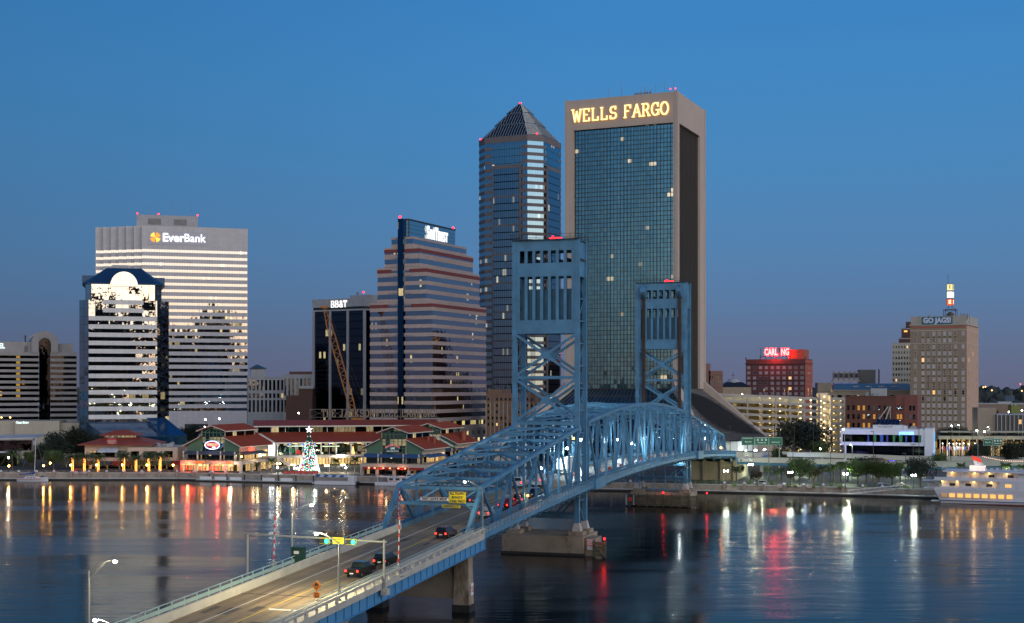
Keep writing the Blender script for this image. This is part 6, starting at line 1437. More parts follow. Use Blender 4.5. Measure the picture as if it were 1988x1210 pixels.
for i, (a, b, mt) in enumerate(((160, 186, M_awr), (187, 222, M_aw), (223, 262, M_awr), (263, 300, M_awg), (301, 337, M_awg), (338, 352, M_awr))):
    part('awning', mt, pz, lambda m: m.hexa([(X(a), -6.5, 2.3), (X(b)-.1, -6.5, 2.3), (X(b)-.1, -3.01, 3.6), (X(a), -3.01, 3.6), (X(a), -6.5, 2.38), (X(b)-.1, -6.5, 2.38), (X(b)-.1, -3.01, 3.72), (X(a), -3.01, 3.72)]))
part('ground_glass', G_dk, pz, lambda m: m.box(X(162), -1.5, 0, X(337), 2, 3.5)); part('columns', M_lwall, pz, lambda m: [m.box(X(p)-.25, -2.9, 0, X(p)+.25, -2.4, 3.59) for p in (170, 190, 212, 235, 258, 281, 303, 325)]); part('terrace_fence', M_black, pz, lambda m: (m.box(X(160), -6.4, 0, X(330), -6.3, 1.0)))
part('terrace_wall', M_awr, pz, lambda m: m.box(X(152), -6.2, 0, X(182), -6, 1.1)); clutter(pz, X(280), 3, X(330), 14, 8.8, 9, 12, M_lime, 1.5)
sg = thing('pizza_sign', 'round-topped dark red pizza sign standing on the red hip roof', 'sign', (xat(217, 505), 505, zat(862.5, 505)), 4)
part('panel', plain('sign_crimson', (.32, .03, .05), .5, var=.04), sg, lambda m: m.xz([(-1.85, 0), (1.85, 0), (1.85, 1.4)]+[(1.85*math.cos(R(a)), 1.4+1.15*math.sin(R(a))) for a in range(15, 180, 15)]+[(-1.85, 1.4)], 0, .25)); part('stays', M_mast, sg, lambda m: [m.beam((x, .2, .8), (x, 3, .4), .08, .08) for x in (-1.5, 1.5)])
M_pzl = plain('sign_cream', (.55, .45, .33)); text('CHICAGO', .78, M_pzl, sg, (0, -.05, 1.15), extrude=.03, bold=.02, width=3.1); text('PIZZA', .78, M_pzl, sg, (0, -.05, .45), extrude=.03, bold=.02, width=2.3)

# ---- christmas tree
xt_ = thing('christmas_tree', 'tall christmas tree covered in coloured lights with a white star', 'christmas tree', (xat(600, 497), 497, GZ), 0)
HT_ = 15.2; RB = 3.6
M_fir = plain('fir_green', (.015, .05, .02), .9)
def cone(m):
    rr = random.Random(2)
    for k in range(6): z0 = .6+HT_*k/6.2; r0 = RB*(1-k/6.3)+.1; m.tube((0, 0, z0), (0, 0, z0+HT_/5.2), r0, r0*.62 if k < 5 else .15, 18, False)
    for i in range(900):
        z = .5+(HT_-1)*rr.random()**1.4; r = RB*(1-z/HT_)*1.02+.12; a = rr.random()*6.283; q = .35
        c = Vector((r*math.cos(a), r*math.sin(a), z)); u = Vector((-math.sin(a), math.cos(a), rr.random()-.5))*q; v = Vector((math.cos(a), math.sin(a), -.6))*q
        m.face([c-u, c+v, c+u, c-v*.3])
part('foliage', M_fir, xt_, cone); part('trunk', M_timber, xt_, lambda m: m.tube((0, 0, 0), (0, 0, 1.5), .35))
rr = random.Random(9)
for nm, col, pw_, n in (('white', (1, .95, .9), 5, 420), ('red', (1, .08, .06), 6, 300), ('green', (.06, 1, .35), 4, 320), ('blue', (.2, .35, 1), 6, 280), ('teal', (.3, .95, .95), 4, 180)):
    def bulbs(m):
        for i in range(n):
            z = .3+(HT_-.6)*(1-math.sqrt(rr.random())); r = RB*(1-z/HT_)*1.08+.22; a = rr.random()*6.283; s_ = .10
            c = Vector((r*math.cos(a), r*math.sin(a), z)); b = len(m.v)
            m.v += [tuple(c+Vector(d)*s_) for d in ((1, 0, 0), (-1, 0, 0), (0, 1, 0), (0, -1, 0), (0, 0, 1), (0, 0, -1))]
            for f in ((0, 2, 4), (2, 1, 4), (1, 3, 4), (3, 0, 4), (2, 0, 5), (1, 2, 5), (3, 1, 5), (0, 3, 5)): m.f.append(tuple(b+q for q in f)); m.m.append(0)
    o = part('string_lights', glow('bulb_'+nm, col, pw_, False), xt_, bulbs); o['kind'] = 'stuff'; o['label'] = nm+' tree lights'
lamp_light(xt_, (0, -4.6, 1.2), 300, (.9, 1, 1), .1)
def star(m): m.xz([((1.35 if i % 2 == 0 else .55)*math.sin(R(36*i)), HT_+.9+(1.35 if i % 2 == 0 else .55)*math.cos(R(36*i))) for i in range(10)][::-1], -.2, .2)
part('star', glow('star_white', (1, 1, 1), 3.5), xt_, star)
fb = thing('planter_fence', 'low red and green panelled fence in front of the christmas tree', 'fence', (xat(549, 489), 489, GZ), -6)
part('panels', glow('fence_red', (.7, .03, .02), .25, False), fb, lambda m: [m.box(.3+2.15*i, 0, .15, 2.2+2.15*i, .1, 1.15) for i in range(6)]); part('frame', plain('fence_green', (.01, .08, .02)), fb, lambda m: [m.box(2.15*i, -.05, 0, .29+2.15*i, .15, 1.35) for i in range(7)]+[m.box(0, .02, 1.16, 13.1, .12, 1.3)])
# ---- flagpoles on the plaza
M_polew = plain('pole_white', (.6, .6, .58), .4); M_tipb = glow('tip_blue', (.12, .2, 1), 6)
for i, (px, py, flag) in enumerate(((562, 864, 'green'), (574.5, 867, 'red'), (587, 864.5, 'green'), (590.5, 862.5, None), (611.5, 864, None), (639.5, 862.5, None))):
    Yp = 494+i % 3; f = thing('flagpole', ['flagpole with a green flag furthest left on the plaza', 'flagpole with a red flag left of the christmas tree', 'green-flagged flagpole just left of the christmas tree', 'bare flagpole touching the christmas tree on its left', 'bare flagpole on the right side of the christmas tree', 'bare flagpole alone between christmas tree and right pavilion'][i], 'flagpole', (xat(px, Yp), Yp, GZ), 0, 'flagpoles on the market plaza')
    H = zat(py, Yp)-GZ; part('pole', M_polew, f, lambda m: m.tube((0, 0, 0), (0, 0, H), .12, .07, 8)); part('tip_light', M_tipb, f, lambda m: m.ball((0, 0, H+.15), .2, 6, 4))
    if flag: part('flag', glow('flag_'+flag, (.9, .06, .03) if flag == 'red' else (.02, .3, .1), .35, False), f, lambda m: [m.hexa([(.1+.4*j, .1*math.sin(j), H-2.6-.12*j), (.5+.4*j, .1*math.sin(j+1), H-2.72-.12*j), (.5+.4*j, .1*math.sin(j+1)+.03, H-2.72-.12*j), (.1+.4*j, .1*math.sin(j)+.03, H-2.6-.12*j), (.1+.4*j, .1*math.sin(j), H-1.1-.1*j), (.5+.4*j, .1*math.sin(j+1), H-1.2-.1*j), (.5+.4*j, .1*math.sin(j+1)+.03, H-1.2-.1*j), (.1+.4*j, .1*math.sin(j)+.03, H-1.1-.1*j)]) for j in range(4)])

# ------------------------------------------------------------------ palms and trees
M_palm = plain('palm_frond', (.055, .075, .022), .6, var=.35, scale=.6); M_trunk = plain('trunk_brown', (.10, .075, .05), .9, var=.25, scale=2)
M_leafs = [plain('leaf_dark', (.014, .022, .009), .7, var=.5, scale=.5), plain('leaf_mid', (.055, .09, .018), .7, var=.5, scale=.5), plain('leaf_olive', (.05, .042, .016), .7, var=.45, scale=.5)]
def frond(m, a, L, lift, droop, n=7, w=.5):
    ca, sa = math.cos(a), math.sin(a); pts = []
    for i in range(n+1):
        t = i/n; r = L*t*(1-.12*t); z = lift*t-droop*t*t; pts.append(Vector((ca*r, sa*r, z)))
    side = Vector((-sa, ca, 0))
    for i in range(n):
        ww = w*(1-.75*(i/n)); w2 = w*(1-.75*((i+1)/n))
        for k in (-1, 1):
            # leaflets hang on either side in a shallow V, with gaps
            p, q = pts[i], pts[i+1]; m.face([p, q, q.lerp(p, .15)+side*k*w2*1.3+Vector((ca*.3, sa*.3, -.22)), p.lerp(q, .25)+side*k*ww*1.3+Vector((ca*.3, sa*.3, -.22))])
def make_palm(name, label, h, L, nf, lit, group, seed, r=.26):
    rr = random.Random(seed); p = thing(name, label, 'palm tree', (0, 0, 0), 0, group)
    part('trunk', M_trunk, p, lambda m: m.tube((0, 0, 0), (0, 0, h), r*1.15, r*.9, 9))
    def crown(m):
        m.v = []; m.f = []; m.m = []
        for i in range(nf):
            a = 6.283*i*.382+rr.random()*.3; t = i/nf; frond(m, a, L*(.8+.3*rr.random()), L*(1.05-1.25*t), L*(.55+.35*rr.random()), w=.38)
        m.v = [(x, y, z+h) for x, y, z in m.v]
    part('fronds', M_palm, p, crown)
    if lit:
        def coil(m):
            n = 150
            for i in range(n):
                z = .3+(h-.4)*i/n; a = i*.9+rr.random()*.4; c = Vector((math.cos(a)*r*1.35, math.sin(a)*r*1.35, z)); s_ = .075; m.ball(c, s_, 5, 3)
        part('string_lights', glow('rope_amber', (1, .34, .06), 9), p, coil)
        for i in range(10): pass
    return p
RX = random.Random(11)
proto = make_palm('date_palm', 'feathery palm with trunk wrapped in lights, furthest left of the row', 5.6, 4.0, 44, True, 'palms with lit trunks', 4)
lp = [(140.6, 1.0, 'feathery palm with trunk wrapped in lights, furthest left of the row'), (163.8, 1.02, 'palm with light-wrapped trunk below the left end of the red hip roof'), (190.7, .97, 'palm with light-wrapped trunk left of the white awning'), (240.2, 1.05, 'palm with light-wrapped trunk just right of the white awning'), (264, .9, 'palm with the smallest crown and a light-wrapped trunk'), (289, 1.0, 'palm with light-wrapped trunk next to an amber lamp and green awning'), (310.7, 1.1, 'tallest palm with light-wrapped trunk, rightmost of the row')]
for i, (px, s_, lab) in enumerate(lp):
    o = proto if i == 0 else dup(proto, (0, 0, 0)); o.location = (xat(px, 503), 503, GZ); o['label'] = lab; o.scale = (s_,)*3; o.rotation_euler.z = i*1.3
    for z in (1.5, 4.0): lamp_light(None, (xat(px, 503), 501.8, GZ+z), 26, (1, .42, .1), .3).parent = None
up_ = make_palm('date_palm', 'unlit feathery palm beside the concert hall', 6.5, 4.4, 40, False, 'unlit palms', 6)
ul = [(24, 515, 6.5, 'unlit feathery palm beside the concert hall'), (81, 545, 7, 'unlit palm rising above the dark trees at left'), (500, 497, 3.4, 'short palm left of the staircase, lit from below'), (527, 500, 4.6, 'short palm in front of the video screen'), (652, 500, 4.4, 'short palm right of the christmas tree'), (690, 500, 5, 'palm at the left corner of the right pavilion')]
for i, (px, Y, h, lab) in enumerate(ul):
    o = up_ if i == 0 else dup(up_, (0, 0, 0)); o.location = (xat(px, Y), Y, GZ); o['label'] = lab; s_ = h/6.5; o.scale = (s_, s_, s_); o.rotation_euler.z = i*2.1
sab = make_palm('fan_palm', 'x', 5.2, 1.9, 46, False, 'cabbage palms by the right bank', 8, .22)
SAB = [(1430, 440, 7.2, 'bushy cabbage palm at the bridge end, beside the abutment'), (1492, 446, 6.6, 'large cabbage palm under the white ramp, second from the bridge'), (1508, 448, 5.0, 'lower cabbage palm right behind the large one'), (1517, 452, 5.6, 'cabbage palm left of the bright green tree'), (1541, 449, 7.4, 'cabbage palm above the bright green tree'), (1576, 440, 7.4, 'cabbage palm right of the bright green tree'), (1588, 446, 5.6, 'small cabbage palm between two taller ones under the ramp'), (1597, 442, 7.4, 'tall cabbage palm left of the bare little tree'), (1612, 448, 6.6, 'cabbage palm beside the tall dark lamp post'), (1619, 444, 7.8, 'tall cabbage palm in front of the blue-lit wall'), (1632, 452, 8.2, 'cabbage palm left of the media building'), (1646, 452, 7.6, 'cabbage palm in front of the left end of the media building'), (1695, 448, 8.0, 'cabbage palm in front of the thatch shelter'), (1708, 446, 7.0, 'cabbage palm right of the thatch shelter'), (1748, 446, 8.4, 'cabbage palm in front of the media building right part'), (1866, 452, 7.6, 'cabbage palm above the ship stern'), (1953, 440, 8.6, 'cabbage palm behind the string of lights'), (1984, 440, 7.8, 'cabbage palm at the right edge above the ship')]
for i, (px, Y, h, lab) in enumerate(SAB):
    o = sab if i == 0 else dup(sab, (0, 0, 0)); o.location = (xat(px, Y), Y, GZ); s_ = h/7.2*1.0; o.scale = (s_, s_, s_); o['label'] = lab; o.rotation_euler.z = i*1.7
def make_tree(name, label, h, cr, seed, mat, n=1500, leaf=.55, group=None, gap=.0):
    rr = random.Random(seed); t = thing(name, label, 'tree', (0, 0, 0), 0, group)
    cz = h-cr*.85; blobs = []
    for i in range(13):
        a = rr.random()*6.283; e = rr.random()*1.5-.35; q = cr*.62*math.sqrt(rr.random()); blobs.append((Vector((q*math.cos(a), q*math.sin(a), cz+cr*.5*math.sin(e))), cr*(.28+.22*rr.random())))
    def trunk(m):
        m.tube((0, 0, 0), (0, 0, cz*.55), cr*.07, cr*.05, 7)
        for c, r in blobs[:8]: m.tube((0, 0, cz*.5), c*.8+Vector((0, 0, cz*.2*0)), cr*.035, cr*.012, 5)
    part('trunk', M_trunk, t, trunk)
    def leaves(m):
        for i in range(n):
            c, r = blobs[rr.randrange(len(blobs))]; d = Vector((rr.gauss(0, 1), rr.gauss(0, 1), rr.gauss(0, .8))).normalized()*r*(.55+.5*rr.random())
            p = c+d; u = Vector((rr.gauss(0, 1), rr.gauss(0, 1), rr.gauss(0, 1))).normalized(); v = u.orthogonal().normalized(); s_ = leaf*(.5+rr.random()*.8)
            m.face([p-u*s_*.5, p+v*s_*.4, p+u*s_*.6, p-v*s_*.35])
    part('crown', mat, t, leaves); return t
oakA = make_tree('oak_tree', 'x', 10, 5.2, 21, M_leafs[0], 3600, .5); oakB = make_tree('oak_tree', 'x', 9, 4.4, 22, M_leafs[1], 3000, .48); oakC = make_tree('oak_tree', 'x', 7, 3.2, 23, M_leafs[2], 1500, .36)
TR = [(oakA, 92, 524, 1.15, 'broad dark oak left of the dense clump by the sailboat'), (oakA, 122, 530, 1.5, 'tallest dark oak at left, rising in front of the annex'), (oakA, 150, 536, 1.55, 'dark oak behind the left end of the lit palms'), (oakA, 178, 545, 1.35, 'dark oak at the left end of the red hip roof'), (oakB, 104, 512, .9, 'small dark oak right behind the sailboat mast'), (oakB, 60, 522, .8, 'small oak in front of the concert hall'),
      (oakA, 352, 720, 1.15, 'dark street tree at the foot of the white office tower, left'), (oakA, 378, 715, 1.25, 'dark street tree at the foot of the white office tower, right'), (oakA, 285, 560, .9, 'dark tree behind the flat restaurant roof, left'), (oakA, 308, 562, .95, 'dark tree behind the flat restaurant roof, middle'), (oakA, 330, 560, .9, 'dark tree behind the flat restaurant roof, right'), (oakB, 395, 600, 1.0, 'lit yellowish tree left of the oval sign'),
      (oakA, 500, 650, 1.0, 'dark tree behind the hall roof, leftmost'), (oakA, 523, 655, 1.05, 'dark tree behind the hall roof, in front of the courthouse'), (oakA, 575, 655, 1.0, 'dark tree behind the hall roof, in front of the brick block'), (oakA, 545, 660, .95, 'dark tree behind the hall roof, between two others'),
      (oakA, 1541, 566, 1.75, 'big dark oak in front of the car park, left'), (oakA, 1577, 560, 1.7, 'big dark oak in front of the car park, right'), (oakB, 1592, 548, 1.1, 'yellow-green tree lit at the car park corner'), (oakB, 1514, 520, .9, 'small tree behind the green road signs'),
      (oakB, 1553, 433, 1.15, 'bright green rounded tree lit by a globe lamp'), (oakC, 1580, 436, .95, 'reddish thin tree right of the bright green one'), (oakC, 1535, 438, .7, 'low bushy tree left of the bright green one'), (oakB, 1665, 436, 1.05, 'dark spreading tree right of the middle globe lamp'), (oakA, 1682, 450, .95, 'dense dark tree in front of the thatch shelter'), (oakB, 1706, 432, 1.0, 'spreading tree with parked cars beneath, left'), (oakB, 1732, 434, .95, 'spreading tree with parked cars beneath, right'), (oakA, 1787, 426, 1.02, 'broad tree lit gold by the brightest globe lamp'), (oakC, 1470, 428, .8, 'sparse little tree by the silver car'), (oakC, 1437, 470, .75, 'bare brown tree left of the globe lamp'),
      (oakA, 1838, 640, 1.3, 'dark tree below the tan tower, left'), (oakA, 1862, 630, 1.35, 'dark tree below the tan tower, middle'), (oakA, 1888, 620, 1.25, 'dark tree below the tan tower, right'), (oakA, 1920, 560, 1.2, 'dark tree above the right-hand green road sign'), (oakA, 1950, 570, 1.35, 'dark tree in front of the finned building, left'), (oakA, 1975, 565, 1.4, 'dark tree in front of the finned building, right'), (oakA, 1900, 520, 1.0, 'dark tree left of the right-hand green road sign'), (oakB, 1825, 500, .75, 'green lit bush-like tree at the right end of the media building'), (oakA, 1962, 500, 1.15, 'dark tree over the flagpoles at the right edge'), (oakA, 1990, 505, 1.2, 'dark tree cut by the right edge')]
seen = set()
for i, (o0, px, Y, s_, lab) in enumerate(TR):
    if o0.name not in seen: seen.add(o0.name); o = o0
    else: o = dup(o0, (0, 0, 0))
    o.location = (xat(px, Y), Y, GZ-.1); o.scale = (s_, s_, s_*(.9+.2*RX.random())); o.rotation_euler.z = i*1.9; o['label'] = lab; o['group'] = 'oaks and street trees along the bank'
shr = make_tree('shrub', 'x', 1.5, 1.1, 31, plain('leaf_lime', (.10, .16, .02), .7, var=.4), 260, .2)
SH = [(px, 436+6*(k % 2)) for k, px in enumerate((1345, 1353, 1362, 1370, 1378, 1389))]+[(1425, 425), (1455, 436), (1500, 433), (1530, 424), (1543, 425), (1578, 422), (1590, 424), (1616, 428), (1632, 420), (1668, 420), (1680, 421), (1697, 419), (1745, 417), (1762, 416)]
for i, (px, Y) in enumerate(SH):
    o = shr if i == 0 else dup(shr, (0, 0, 0)); o.location = (xat(px, Y), Y, GZ-.1); o.scale = (.9+.4*RX.random(),)*3; o.rotation_euler.z = i*1.1; o['group'] = 'low shrubs along the promenade'; o['label'] = 'low green shrub along the promenade on the right bank'
# ------------------------------------------------------------------ shore furniture
def shore_pt(X, off=0.0):
    for (x0, y0), (x1, y1) in zip(SHORE, SHORE[1:]):
        if x0 <= X <= x1:
            t = (X-x0)/(x1-x0); d = Vector((x1-x0, y1-y0)).normalized(); n = Vector((d.y, -d.x)); n = -n if n.y > 0 else n
            return Vector((X, y0+(y1-y0)*t))+n*off, math.degrees(math.atan2(d.y, d.x))
M_stone = plain('pillar_stone', (.30, .22, .17), .8, var=.15); M_cap = plain('pillar_cap', (.55, .57, .60), .5, var=.05)
bp = thing('bollard', 'x', 'bollard', (0, 0, 0), 0, 'capped stone pillars along the seawall')
part('shaft', M_stone, bp, lambda m: m.box(-.38, -.38, -1.8, .38, .38, .9)); part('cap', M_cap, bp, lambda m: m.loft(rect(-.45, -.45, .45, .45), .9, rect(-.06, -.06, .06, .06), 1.55, True))
first = True
for lo, hi, n, side in ((2, 412, 13, 'left bank'), (1150, 1225, 3, 'under-bridge'), (1408, 1715, 9, 'right bank')):
    for i in range(n):
        px = lo+(hi-lo)*i/(n-1); X = xat(px, 470)
        for _ in range(4): p, d = shore_pt(X, .75); X = xat(px, p.y)
        o = bp if first else dup(bp, (0, 0, 0)); first = False
        o.location = (p.x, p.y, GZ); o.rotation_euler.z = R(d); o['label'] = 'capped pillar on the '+side+' seawall, '+('leftmost' if i == 0 else 'rightmost' if i == n-1 else ['second', 'third', 'fourth', 'fifth', 'sixth', 'seventh', 'eighth', 'ninth', 'tenth', 'eleventh', 'twelfth'][i-1]+' from the left')
# piles beside the floating dock
fp = thing('mooring_pile', 'x', 'mooring pile', (0, 0, 0), 0, 'dark mooring piles with white tops beside the dock')
part('shaft', M_black, fp, lambda m: m.tube((0, 0, -2), (0, 0, 2.9), .22, n=10)); part('top', M_cap, fp, lambda m: m.tube((0, 0, 2.9), (0, 0, 3.4), .25, .05, 10))
for i, px in enumerate((412, 446, 480, 513, 546, 580, 614)):
    X = xat(px, 478)
    for _ in range(4): p, d = shore_pt(X, 3.6); X = xat(px, p.y)
    o = fp if i == 0 else dup(fp, (0, 0, 0)); o.location = (p.x, p.y, 0); o['label'] = 'dark mooring pile by the long dock, '+['first', 'second', 'third', 'fourth', 'fifth', 'sixth', 'last'][i]+' from the left'
p0, d0 = shore_pt(xat(392, 488), 5.2); p1, _ = shore_pt(xat(690, 470), 5.2)
dk = thing('floating_dock', 'pale floating dock running along the seawall in front of the market', 'dock', (p0.x, p0.y, 0), math.degrees(math.atan2(p1.y-p0.y, p1.x-p0.x)))
Ld = (p1-p0).length
part('float', M_dark, dk, lambda m: m.box(0, 0, -.3, Ld, 1.8, .4)); part('deck', M_dock, dk, lambda m: m.box(-.05, -.05, .405, Ld+.05, 1.85, .62)); part('box_lockers', M_sign_w, dk, lambda m: [m.box(a, 1.2, .63, a+4.6, 1.6, 1.7) for a in (1, 7, 13, 26, 33)])
part('gangway', M_mast, dk, lambda m: [m.beam((18, 1.75, 1.4), (25, 1.75, .8), .06, .1), m.beam((18, 1.75, 2.2), (25, 1.75, 1.6), .06, .06)]+[m.beam((18+1.0*i, 1.75, 1.4-.08*i), (18+1.0*i, 1.75, 2.2-.08*i), .05, .05) for i in range(8)])
rl = thing('promenade_railing', 'low metal railing along the promenade edge on top of the seawall', 'railing', (0, 0, 0))
def srail(m):
    X = -190
    while X < 150:
        a, _ = shore_pt(X, 0.0); b, _ = shore_pt(X+3.2, 0.0)
        if not (-40 < X < 5):
            m.beam((a.x, a.y, GZ+1.35), (b.x, b.y, GZ+1.35), .07, .07); m.beam((a.x, a.y, GZ+.95), (b.x, b.y, GZ+.95), .05, .05); m.beam((a.x, a.y, GZ+.5), (a.x, a.y, GZ+1.4), .16, .16)
        X += 3.2
part('rails', M_mast, rl, srail)
gw = thing('gangway', 'white steel gangway sloping to the wharf at the right bank', 'gangway', (xat(1646, 415), 414, .9), 3)
part('frame', M_cap, gw, lambda m: [m.beam((0, y, .1), (17, y, 1.6), .1, .12) for y in (0, 1.4)]+[m.beam((0, y, 1.2), (17, y, 2.7), .08, .08) for y in (0, 1.4)]+[m.beam((1.7*i, 0, .1+.15*i), (1.7*i, 0, 1.2+.15*i), .06, .06) for i in range(11)]+[m.beam((1.7*i, 0, .1+.15*i), (1.7*i+1.7, 0, 1.35+.15*i), .05, .05) for i in range(10)])
nbs = plain('notice_pale', (.5, .46, .46), .6)
for i, (px, Y) in enumerate(((149, 491), (167, 491), (277, 491), (1512, 425), (1570, 423))):
    o = thing('notice_board', 'pale notice board on the seawall, '+['leftmost by the first lit palm', 'beside the second lit palm', 'between two lit palms', 'left one on the right bank', 'right one on the right bank'][i], 'sign', (xat(px, Y), Y-1.2, GZ+.1), -4); part('panel', nbs, o, lambda m: m.box(-.7, -.06, 0, .7, .06, 1.0)); part('text_lines', M_inkr, o, lambda m: [m.box(-.5, -.08, .2+.22*k, .5, -.065, .27+.22*k) for k in range(3)])

# ------------------------------------------------------------------ lamps
def globe(px, py, Y, label, mat, lpw, col, r=.33, twin=False, group='promenade globe lamps', pole=M_black):
    H = zat(py, Y)-GZ; o = thing('street_lamp', label, 'street lamp', (xat(px, Y), Y, GZ), 0, group)
    part('pole', pole, o, lambda m: (m.tube((0, 0, 0), (0, 0, H-r), .09, .06, 7), m.tube((0, 0, 0), (0, 0, .5), .2, .14, 8)))
    xs = (-.55, .55) if twin else (0,)
    if twin: part('cross_arm', pole, o, lambda m: m.beam((-.6, 0, H-.45), (.6, 0, H-.45), .07, .07))
    for x in xs: part('globe', mat, o, lambda m: m.ball((x, 0, H), r, 8, 6), True)
    lamp_light(o, (0, -.5, H+.1), lpw, col, .1); return o
AM = (1, .52, .14); WH = (.95, 1, .88); GW = (.82, 1, .8)
for px, py, Y, lab, m_, w_, c_ in ((17.3, 904.8, 500, 'amber globe lamp at the far left, lower of two', M_amb, 500, AM), (16.5, 888.8, 506, 'white globe lamp at the far left, above an amber one', M_wht, 400, WH), (84.6, 904.5, 498, 'amber globe lamp right of the sailboat mast, lower', M_amb, 500, AM), (97.4, 899.2, 502, 'amber globe lamp right of the sailboat mast, higher', M_amb, 450, AM),
    (137, 903.3, 499, 'amber globe lamp touching the first lit palm', M_amb, 520, AM), (187.5, 903, 499, 'amber globe lamp touching the third lit palm', M_amb, 620, AM), (237.3, 903, 499, 'amber globe lamp touching the fourth lit palm', M_amb, 560, AM), (285.6, 903, 499, 'amber globe lamp touching the sixth lit palm', M_amb, 620, AM), (336.2, 903.3, 499, 'amber globe lamp at the right end of the green awning', M_amb, 520, AM)):
    globe(px, py, Y, lab, m_, w_, c_)
for px, py, Y, lab, m_, w_, c_, tw in ((541, 900.5, 500, 'warm lamp left of the staircase', M_warm, 420, (1, .8, .45), True), (539, 908, 497, 'white lamp below the warm one near the left pavilion', M_wht, 420, WH, False), (569.5, 902.7, 503, 'warm twin lamp behind the flagpoles', M_warm, 420, (1, .8, .45), True), (574.5, 909, 497, 'white lamp by the red flag pole', M_wht, 420, WH, True), (611.3, 909.7, 494, 'white lamp in front of the christmas tree', M_wht, 500, WH, True),
    (634.5, 904, 500, 'warm twin lamp right of the christmas tree', M_warm, 480, (1, .8, .45), True), (651.7, 893.7, 508, 'warm twin lamp with the highest globes on the plaza', M_warm, 480, (1, .8, .45), True), (666, 902.7, 502, 'warm twin lamp near the right pavilion', M_warm, 480, (1, .8, .45), True), (671.5, 908.6, 498, 'white star-like lamp near the right pavilion', M_wht, 420, WH, False)):
    globe(px, py, Y, lab, m_, w_*2.2, c_, .27, tw, 'plaza lamps around the christmas tree')
for px, py, Y, lab, w_, tw in ((1409.5, 914.5, 424, 'twin globe lamp at the bridge abutment', 900, True), (1457.5, 902.3, 446, 'twin globe lamp behind the silver car', 500, True), (1534, 917, 425, 'twin globe lamp left of the bright green tree', 900, True), (1641.5, 920.3, 420, 'twin globe lamp in the middle of the right bank', 900, True), (1774, 923, 414, 'brightest twin globe lamp under the gold-lit tree', 1800, True), (1571, 904.5, 460, 'small white lamp under the ramp', 260, False), (1613, 833, 620, 'small white lamp low on the car park stair', 200, False), (1592.5, 871.5, 540, 'warm lamp at the car park entrance', 500, False)):
    globe(px, py, Y, lab, M_wht, w_*.8, GW, .27, tw, 'globe lamps on the right bank')
# tall street lamps, dark poles with small heads
TL = [(1417.5, 829, 480, 1, 'beside the buttress foot'), (1462, 826, 470, 2, 'in front of the left green road sign'), (1503.5, 826.5, 500, 1, 'between the green road sign panels'), (1514.5, 832, 510, 2, 'right of the green road sign'), (1542, 829.5, 520, 1, 'in front of the left big oak'), (1579, 832, 520, 1, 'in front of the right big oak'), (1539.5, 858, 470, 1, 'short one below the left big oak'), (1492.5, 877, 440, 2, 'beside the bright green tree'), (1612.5, 878, 440, 2, 'beside the small palms under the ramp'), (1639.5, 833, 490, 3, 'lit, at the left end of the media building'), (1654.5, 863, 470, 3, 'pale lit, in front of the media building'), (1695.5, 838, 480, 1, 'in front of the middle of the media building'), (1784, 833.5, 480, 1, 'in front of the right part of the media building'), (1773, 863, 470, 2, 'with a T head near the right part of the media building'), (1758, 881, 440, 1, 'low one left of the gold-lit tree'), (1846, 840, 470, 1, 'left of the row of lit flagpoles'), (1888, 838, 480, 1, 'between the flagpoles and the right road sign'), (1898.5, 835, 490, 3, 'lit, above the lit flagpoles'), (1849, 826, 620, 3, 'small lit one far back below the tan tower'), (1862.5, 825, 620, 3, 'small lit one far back, right of another'), (1920, 829, 560, 3, 'small lit one left of the finned building')]
for i, (px, py, Y, kind, lab) in enumerate(TL):
    H = zat(py, Y)-GZ; o = thing('street_lamp', 'tall thin street lamp '+lab, 'street lamp', (xat(px, Y), Y, GZ), 0, 'tall street lamps along the right bank')
    part('pole', M_post if kind == 3 else M_black, o, lambda m: m.tube((0, 0, 0), (0, 0, H), .14, .09, 7)); part('head', M_black, o, lambda m: (m.box(-1.0, -.2, H, .2, .2, H+.2) if kind != 2 else m.box(-1.1, -.2, H, 1.1, .2, H+.22)))
    if kind == 3: part('lens', M_wht, o, lambda m: m.ball((-.5, 0, H-.05), .22, 6, 4)); lamp_light(o, (-.6, -.4, H-.4), 300, (.9, 1, .85), .2)
for i, (px, py, Y, lab) in enumerate(((399, 815, 640, 'white street light in the trees below the white office tower'), (426, 813, 640, 'white curved street light left of the hall roof'), (398, 829, 600, 'small white light above the yellow tree'), (580, 802, 650, 'white street light in front of the brick block'), (1441, 766, 660, 'white lamp above the car park roof'), (1959, 800, 640, 'white lamp above the finned building, left'), (1984, 797, 640, 'white lamp above the finned building, right'), (1911, 838.5, 540, 'white lamp in the trees left of the right road sign'))):
    globe(px, py, Y, lab, M_wht, 260, WH, .3, False, 'street lights behind the waterfront')
for i, (px, py, Y) in enumerate(((1901, 752, 3400), (1905, 751, 3400), (1914, 758, 2400), (1971.5, 759, 2400), (1980.5, 761, 2400), (1975, 746, 5000))):
    o = part('distant_light', glow('far_amber' if i < 5 else 'far_red', (1, .55, .2) if i < 5 else (1, .1, .1), 4, False), None, lambda m: m.ball((0, 0, 0), Y*.00055, 6, 4)); o.location = (xat(px, Y), Y-30, zat(py, Y)); tag(o, 'distant %s light on the wooded skyline, %s from the left' % ('amber' if i < 5 else 'red', ['first', 'second', 'third', 'fourth', 'fifth', 'sixth'][i]), 'light', 'far lights on the wooded skyline')

